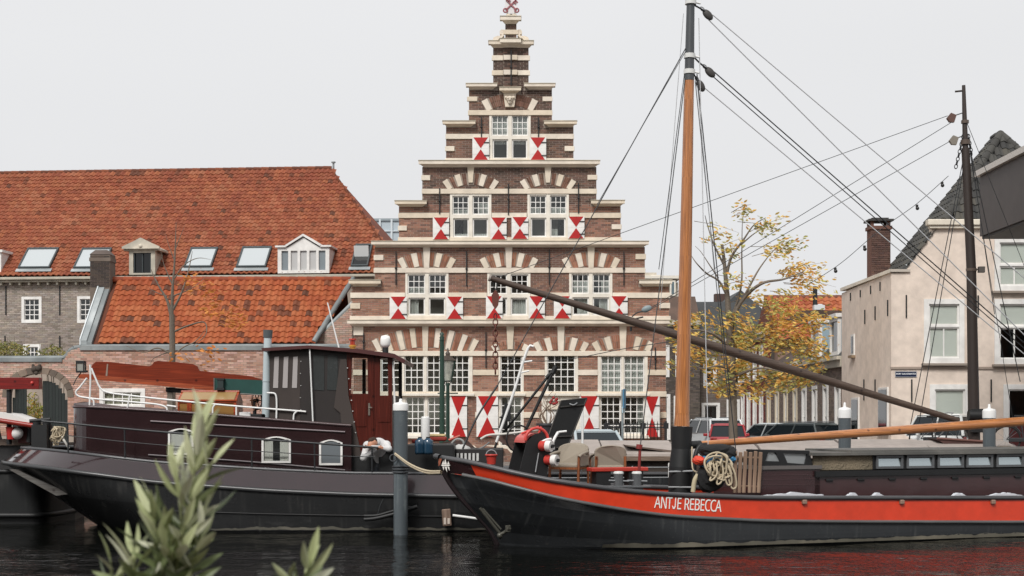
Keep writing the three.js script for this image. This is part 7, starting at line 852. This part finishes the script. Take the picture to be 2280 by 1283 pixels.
// ---------- clutter on the houseboat stern and the barge behind ----------
{ R = rng(55); const at2 = (px, py, Z) => W(px, py, Z);
  const blackBox = (name, label, x0, x1, y0, y1, Z, d, m) => { const p = W((x0 + x1) / 2, y1, Z), w = (x1 - x0) * Z / F, h = (y1 - y0) * Z / F, s = single(name, rbox(w, h, d, 0, h / 2, -d / 2, .02), m, label, 'box'); s.position.copy(p); };
  blackBox('engine_box', 'tall black engine box beside the sleeping person', 843, 884, 1000, 1062, 31.0, .5, slabBlack); blackBox('stern_locker', 'long black stern locker of the houseboat behind the mooring post', 905, 1010, 990, 1055, 31.3, 1.6, slabBlack); blackBox('stern_locker', 'low dark locker on the houseboat behind the sailing barge bow', 1012, 1120, 1000, 1060, 32, 1.4, M('#221f1f', .6, { map: T.mottle }));
  for (const [px, l] of [[935, 'blue plastic drum nearer the mooring post'], [953, 'blue plastic drum farther from the mooring post']]) { const p = W(px, 1012, 30.9), d = thing('blue_drum', l, 'drum', p.toArray(), 0, 'blue drums on the stern'); part('drum', lathe([[0, 0], [.1, 0], [.11, .05], [.105, .15], [.115, .2], [.11, .3], [.06, .33], [.04, .36], [0, .36]], 16), M('#1f3f55', .25, { clearcoat: .5 }), d); part('lid', rod(V(0, .35, 0), V(0, .38, 0), .045), slabBlack, d); }
  { const p = W(965, 985, 33), s = thing('folded_awning', 'red and cream folded awning lying on the houseboat stern', 'awning', p.toArray()); part('red_cloth', [rbox(.62, .1, .4, 0, .08, 0, .04), rbox(.3, .08, .3, -.35, .02, 0, .03)], M('#a5372a', .7, { map: T.fabric }), s); part('cream_cloth', rbox(.52, .06, .38, .02, .16, 0, .025), M('#cdb98a', .8), s); part('pole', rod(V(.36, .05, .1), V(.62, .15, .1), .03), M('#b25648', .5), s); }
  { const p = W(947, 990, 31.5), s = single('white_bollard', lathe([[0, 0], [.11, 0], [.11, .95], [.09, 1.0], [0, 1.0]], 16), whitePipe, 'white capped tube with teal foot beside the folded awning', 'tube'); s.position.copy(p).setY(W(0, 985, 31.5).y - .05); s.scale.set(.9, .62, .9); }
  // upturned pink-brown boards and a cover on the barge behind
  const board = (label, pts, Z, hex, t = .06, dz = -.6) => { const o = W(pts[0][0], pts[0][1], Z), q = pts.map(([x, y]) => { const p = W(x, y, Z).sub(o); return [p.x, p.y]; }), s = single('loose_board', slab(q, -t, 0), M(hex, .75, { map: T.woodH }), label, 'board', 'loose boards on the stern'); s.position.copy(o); };
  board('brown board slanting beside the windlass wheel', [[1090, 970], [1150, 968], [1155, 1004], [1140, 1000]], 33.6, '#6d5650'); board('pale pink board lying on the stern clutter', [[1050, 988], [1130, 1000], [1138, 1010], [1080, 1012]], 33.2, '#b08e7c'); board('dark brown board behind the blue drums', [[985, 985], [1040, 980], [1060, 1000], [990, 1004]], 33.4, '#5a4843'); board('pale plank edge low behind the bow rail', [[1098, 1011], [1150, 1008], [1150, 1014], [1098, 1017]], 33, '#a98f7e');
  for (const [l, pts, r, hx] of [['pale grey hose arching over the clutter', [[1000, 1004], [1008, 985], [1018, 978], [1030, 982], [1034, 996]], .03, '#8f918f'], ['white hose lying across the stern toward the windlass', [[1070, 978], [1085, 970], [1120, 967], [1165, 962], [1200, 957]], .03, '#c9c6bf'], ['thin grey hose coiled low behind the bow', [[1010, 990], [1025, 1002], [1050, 1004], [1075, 996], [1090, 985]], .02, '#77797a'], ['short white pipe on the stern clutter', [[985, 992], [996, 1000], [1002, 1006]], .03, '#bdbdb8']]) cable('loose_hose', l, pts.map(([x, y]) => W(x, y, 32.6)), r, M(hx, .6), 'loose hoses on the stern');
  { const p = W(1028, 1004, 32.2), c = thing('canvas_bundle', 'grey white canvas bundle behind the bow of the sailing barge', 'bundle', p.toArray()); const s = new THREE.IcosahedronGeometry(1, 3), q = s.attributes.position, nz = lattice(8, 5); for (let i = 0; i < q.count; i++) { const k = .8 + .4 * nz(q.getX(i) * .4, q.getY(i) * .5 + q.getZ(i) * .3); q.setXYZ(i, q.getX(i) * .2 * k, q.getY(i) * .14 * k, q.getZ(i) * .2); } part('canvas', mergeVertices(join([s])), M('#b9b9b6', .9), c); part('slats', [...Array(7)].map((_, i) => bx(-.2 + i * .09, -.15 + i * .09, -.22, -.05, .2, .23)), M('#c5c5c2', .7), c); }
  { const p = W(1088, 1015, 29.5), c = thing('red_bucket', 'small red bucket standing behind the bow rail', 'bucket', onRed(1094, 1034, .6).toArray()); part('bucket', lathe([[.08, 0], [.1, .16], [.12, .16], [.12, .19], [.09, .19], [.075, .03], [0, .03]], 16), M('#b43a30', .45), c); part('handle', new THREE.TorusGeometry(.1, .01, 6, 14, Math.PI).translate(0, .17, 0), cableGrey, c); }
  // white davit and black sheer legs
  { const Z = 33, o = W(1105, 1005, Z), d = thing('white_davit', 'white slanting davit pole with hooked top behind the windlass', 'davit', o.toArray()), P = (x, y) => W(x, y, Z).sub(o); part('pole', [hose([P(1105, 985), P(1145, 870), P(1172, 785), P(1180, 770), P(1188, 772)], .032, 8)], whitePipe, d); part('lower_tube', rod(P(1090, 1035), P(1106, 985), .03), slabBlack, d); part('step_peg', [rod(P(1163, 807), P(1185, 804), .022), rod(P(1160, 830), P(1178, 826), .018)], whitePipe, d);
    const e = W(1162, 1000, 33.5), s = thing('sheer_legs', 'pair of black poles meeting at the top before the gable ground floor', 'poles', e.toArray()), Q = (x, y) => W(x, y, 33.5).sub(e); part('leg', rod(Q(1158, 985), Q(1236, 818), .038, .042), slabBlack, s); part('leg', rod(Q(1118, 968), Q(1224, 834), .03, .034), slabBlack, s); part('head_fitting', [rod(Q(1230, 832), Q(1239, 815), .06), rod(Q(1216, 842), Q(1230, 828), .045)], slabBlack, s); part('winch', [rod(Q(1118, 955).add(V(0, 0, .1)), Q(1132, 900).add(V(0, 0, .1)), .09), rbox(.2, .3, .15).translate(Q(1128, 925).x, Q(1128, 925).y, .1), rod(Q(1112, 930).add(V(0, 0, .15)), Q(1126, 926).add(V(0, 0, .15)), .02)], slabBlack, s); }
  single('white_flag_staff', rod(W(1297, 1030, 34.4), W(1297, 905, 34.4), .028), whitePipe, 'thin white staff standing between the pale blue car and mast', 'pole');
  // bicycles
  const bike = (label, px, py, Z, turn, hex) => { const p = W(px, py, Z), b = thing('bicycle', label, 'bicycle', p.toArray(), turn, 'bicycles on the hatches'), r = .33, fm = M(hex, .4), tm = M('#1d1d1d', .8); for (const x of [-.52, .52]) { const w = part('wheel', new THREE.TorusGeometry(r, .022, 8, 32).translate(x, r, 0), tm, b); part('spokes', [...Array(10)].map((_, i) => rod(V(x, r, 0), V(x + r * Math.cos(i * .628), r + r * Math.sin(i * .628), 0), .003, .003, 4)), cableGrey, w); part('mudguard', new THREE.TorusGeometry(r + .04, .018, 6, 20, 2.2).rotateZ(.4).translate(x, r, 0), fm, w); } part('frame', [rod(V(-.52, r, 0), V(-.1, r - .03, 0), .014), rod(V(-.52, r, 0), V(-.18, .78, 0), .012), rod(V(-.1, r - .03, 0), V(-.2, .88, 0), .016), rod(V(-.1, r - .03, 0), V(.36, .74, 0), .018), rod(V(-.17, .76, 0), V(.35, .82, 0), .014), rod(V(.34, .92, 0), V(.4, .68, 0), .018), rod(V(.4, .68, 0), V(.52, r, 0), .014)], fm, b); part('saddle', rbox(.26, .06, .16, -.21, .92, 0, .025), tm, b); part('handlebar', hose([V(.22, .98, .26), V(.3, 1.02, .2), V(.36, 1.02, 0), V(.3, 1.02, -.2), V(.22, .98, -.26)], .013), cableGrey, b); part('chain_case', rbox(.4, .1, .03, -.28, r - .01, .04, .01), fm, b); };
  bike('dark bicycle leaning on the hatches left of the dark mast', 2092, 1004, 38.2, .15, '#3a3b3d'); bike('dark bicycle partly cut by the right frame edge', 2290, 1008, 36, -.2, '#2f3234');
  { const p = W(2140, 1002, 37.2), s = thing('brown_skiff', 'brown wooden skiff lying on the hatches beside the dark mast', 'skiff', p.toArray()); part('hull', slab([[-.75, .3], [.75, .2], [.7, .02], [-.5, .12]].reverse(), -.5, .4), M('#5b3f3a', .6, { map: T.woodH }), s); part('gunwale', rod(V(-.75, .31, .41), V(.75, .21, .41), .03), M('#6d4c45', .5), s); }
}
// ---------- near bank, seen only mirrored in paint, glass and water ----------
{ setting('near_bank', box(160, 1.6, 60, 0, .1, 25.6), M('#6e665e', .9, { map: T.weather }));
  const pal = ['#5a4238', '#6b4e40', '#4e4440', '#70594a']; for (let i = 0; i < 9; i++) { const x = -40 + i * 10, h = 9 + (i * 37 % 5), b = thing('canal_house', ['plain', 'tall', 'low', 'narrow', 'wide', 'broad', 'brown', 'dark', 'end'][i] + ' brick canal house on the near bank behind the viewer', 'house', [x, .9, 16], 0, 'canal houses on the near bank'); part('wall', bx(-4.9, 4.9, 0, h, 0, 6), M(pal[i % 4], .9, { map: T.mottle }), b); for (let k = 0; k < 4; k++) for (let j = 0; j < 3; j++) part('window', bx(-4.1 + k * 2.4, -2.9 + k * 2.4, .8 + j * 3, 2.7 + j * 3, -.03, .01), mat.glassDark, b); part('roof', sweep([[-.3, h], [3, h + 3], [6.3, h]].map(q => [q[0], q[1]]).reverse(), -4.95, 4.95), M('#54423a', .9), b); }
}
// ---------- oleander in front ----------
{ const leafShape = (() => { const n = 8, pos = [], pt = (i, s) => { const t = i / n, w = .105 * Math.sin(Math.PI * Math.pow(t, .85)) ** .9; return [s * w, t, -.10 * t * t + .35 * w * (s ? 1 : 0)]; }; for (let i = 0; i < n; i++) for (const s of [-1, 1]) { const a = pt(i, 0), b = pt(i + 1, 0), c = pt(i, s), d = pt(i + 1, s); pos.push(...a, ...b, ...d, ...a, ...d, ...c); } const g = new THREE.BufferGeometry(); g.setAttribute('position', new THREE.Float32BufferAttribute(pos, 3)); g.computeVertexNormals(); return shared(g); })();
  const greens = ['#c3c99b', '#d0d3ad', '#b3bb88', '#d9dabf', '#96a272', '#7d8a5c', '#616d49'].map(h => M(h, .5, { transmission: .18, thickness: 0, map: T.mottle }));
  function oleander(label, Z, stems, seed) { R = rng(seed); const o = W(stems[0][0][0], 1283, Z), b = thing('oleander', label, 'plant', [o.x, .9, -Z], 0, 'oleanders on the near bank'), P = (x, y, dz = 0) => { const v = W(x, y, Z); return V(v.x - o.x, v.y - .9, dz); };
    for (const s of stems) { const pts = s.filter(q => q.length > 1).map(([x, y]) => P(x, y, rr(-.02, .02))), root = V(pts[0].x * .5, 0, rr(-.05, .05)), cv = new THREE.CatmullRomCurve3([root, ...pts]); part('stem', limb([root, ...pts], .009, .003), M('#6a6f4a', .7), b); const first = root.distanceTo(pts[0]) / cv.getLength(), N = s[s.length - 1][0];
      for (let i = 0; i < N; i++) { const t = lerp(Math.max(.55 * first, first - .16), 1, i / (N - 1)), p = cv.getPointAt(t), tan = cv.getTangentAt(t), a = i * 2.4 + rr(-.3, .3), tip = clamp((t - first) / (1 - first + .001), 0, 1), out = V(Math.cos(a), 0, Math.sin(a)), d = tan.clone().multiplyScalar(lerp(.45, 1.25, tip)).addScaledVector(out, lerp(.8, .33, tip)).normalize(), m = new THREE.Mesh(leafShape, greens[Math.floor(clamp(rr(0, .75) + (tip < .35 ? .35 : -.1), 0, .99) * greens.length)]); const len = lerp(.122, .104, tip) * rr(.65, 1.2); m.name = 'leaf'; m.position.copy(p); m.quaternion.setFromUnitVectors(V(0, 1, 0), d); m.rotateY(rr(0, 6.28)); m.scale.set(len, len, len); m.castShadow = m.receiveShadow = true; b.add(m); } }
  }
  oleander('tall out-of-focus oleander shoots in front of the houseboat', 3.4, [[[350, 1290], [405, 1200], [425, 1100], [440, 1010], [446, 950], [52]], [[340, 1300], [350, 1220], [345, 1150], [335, 1125], [28]], [[300, 1310], [300, 1270], [295, 1240], [26]], [[420, 1300], [430, 1250], [448, 1200], [452, 1150], [22]], [[380, 1310], [390, 1270], [400, 1240], [26]], [[400, 1200], [405, 1120], [392, 1060], [388, 1045], [22]], [[440, 1080], [458, 1055], [470, 1036], [11]], [[250, 1320], [255, 1290], [250, 1262], [16]], [[330, 1310], [360, 1260], [372, 1200], [368, 1170], [18]]], 101);
  oleander('low out-of-focus oleander tip at the bottom beside the taller shoots', 3.3, [[[675, 1310], [685, 1285], [690, 1262], [24]], [[655, 1320], [650, 1300], [648, 1285], [14]]], 102);
}
renderer.render(scene, camera);
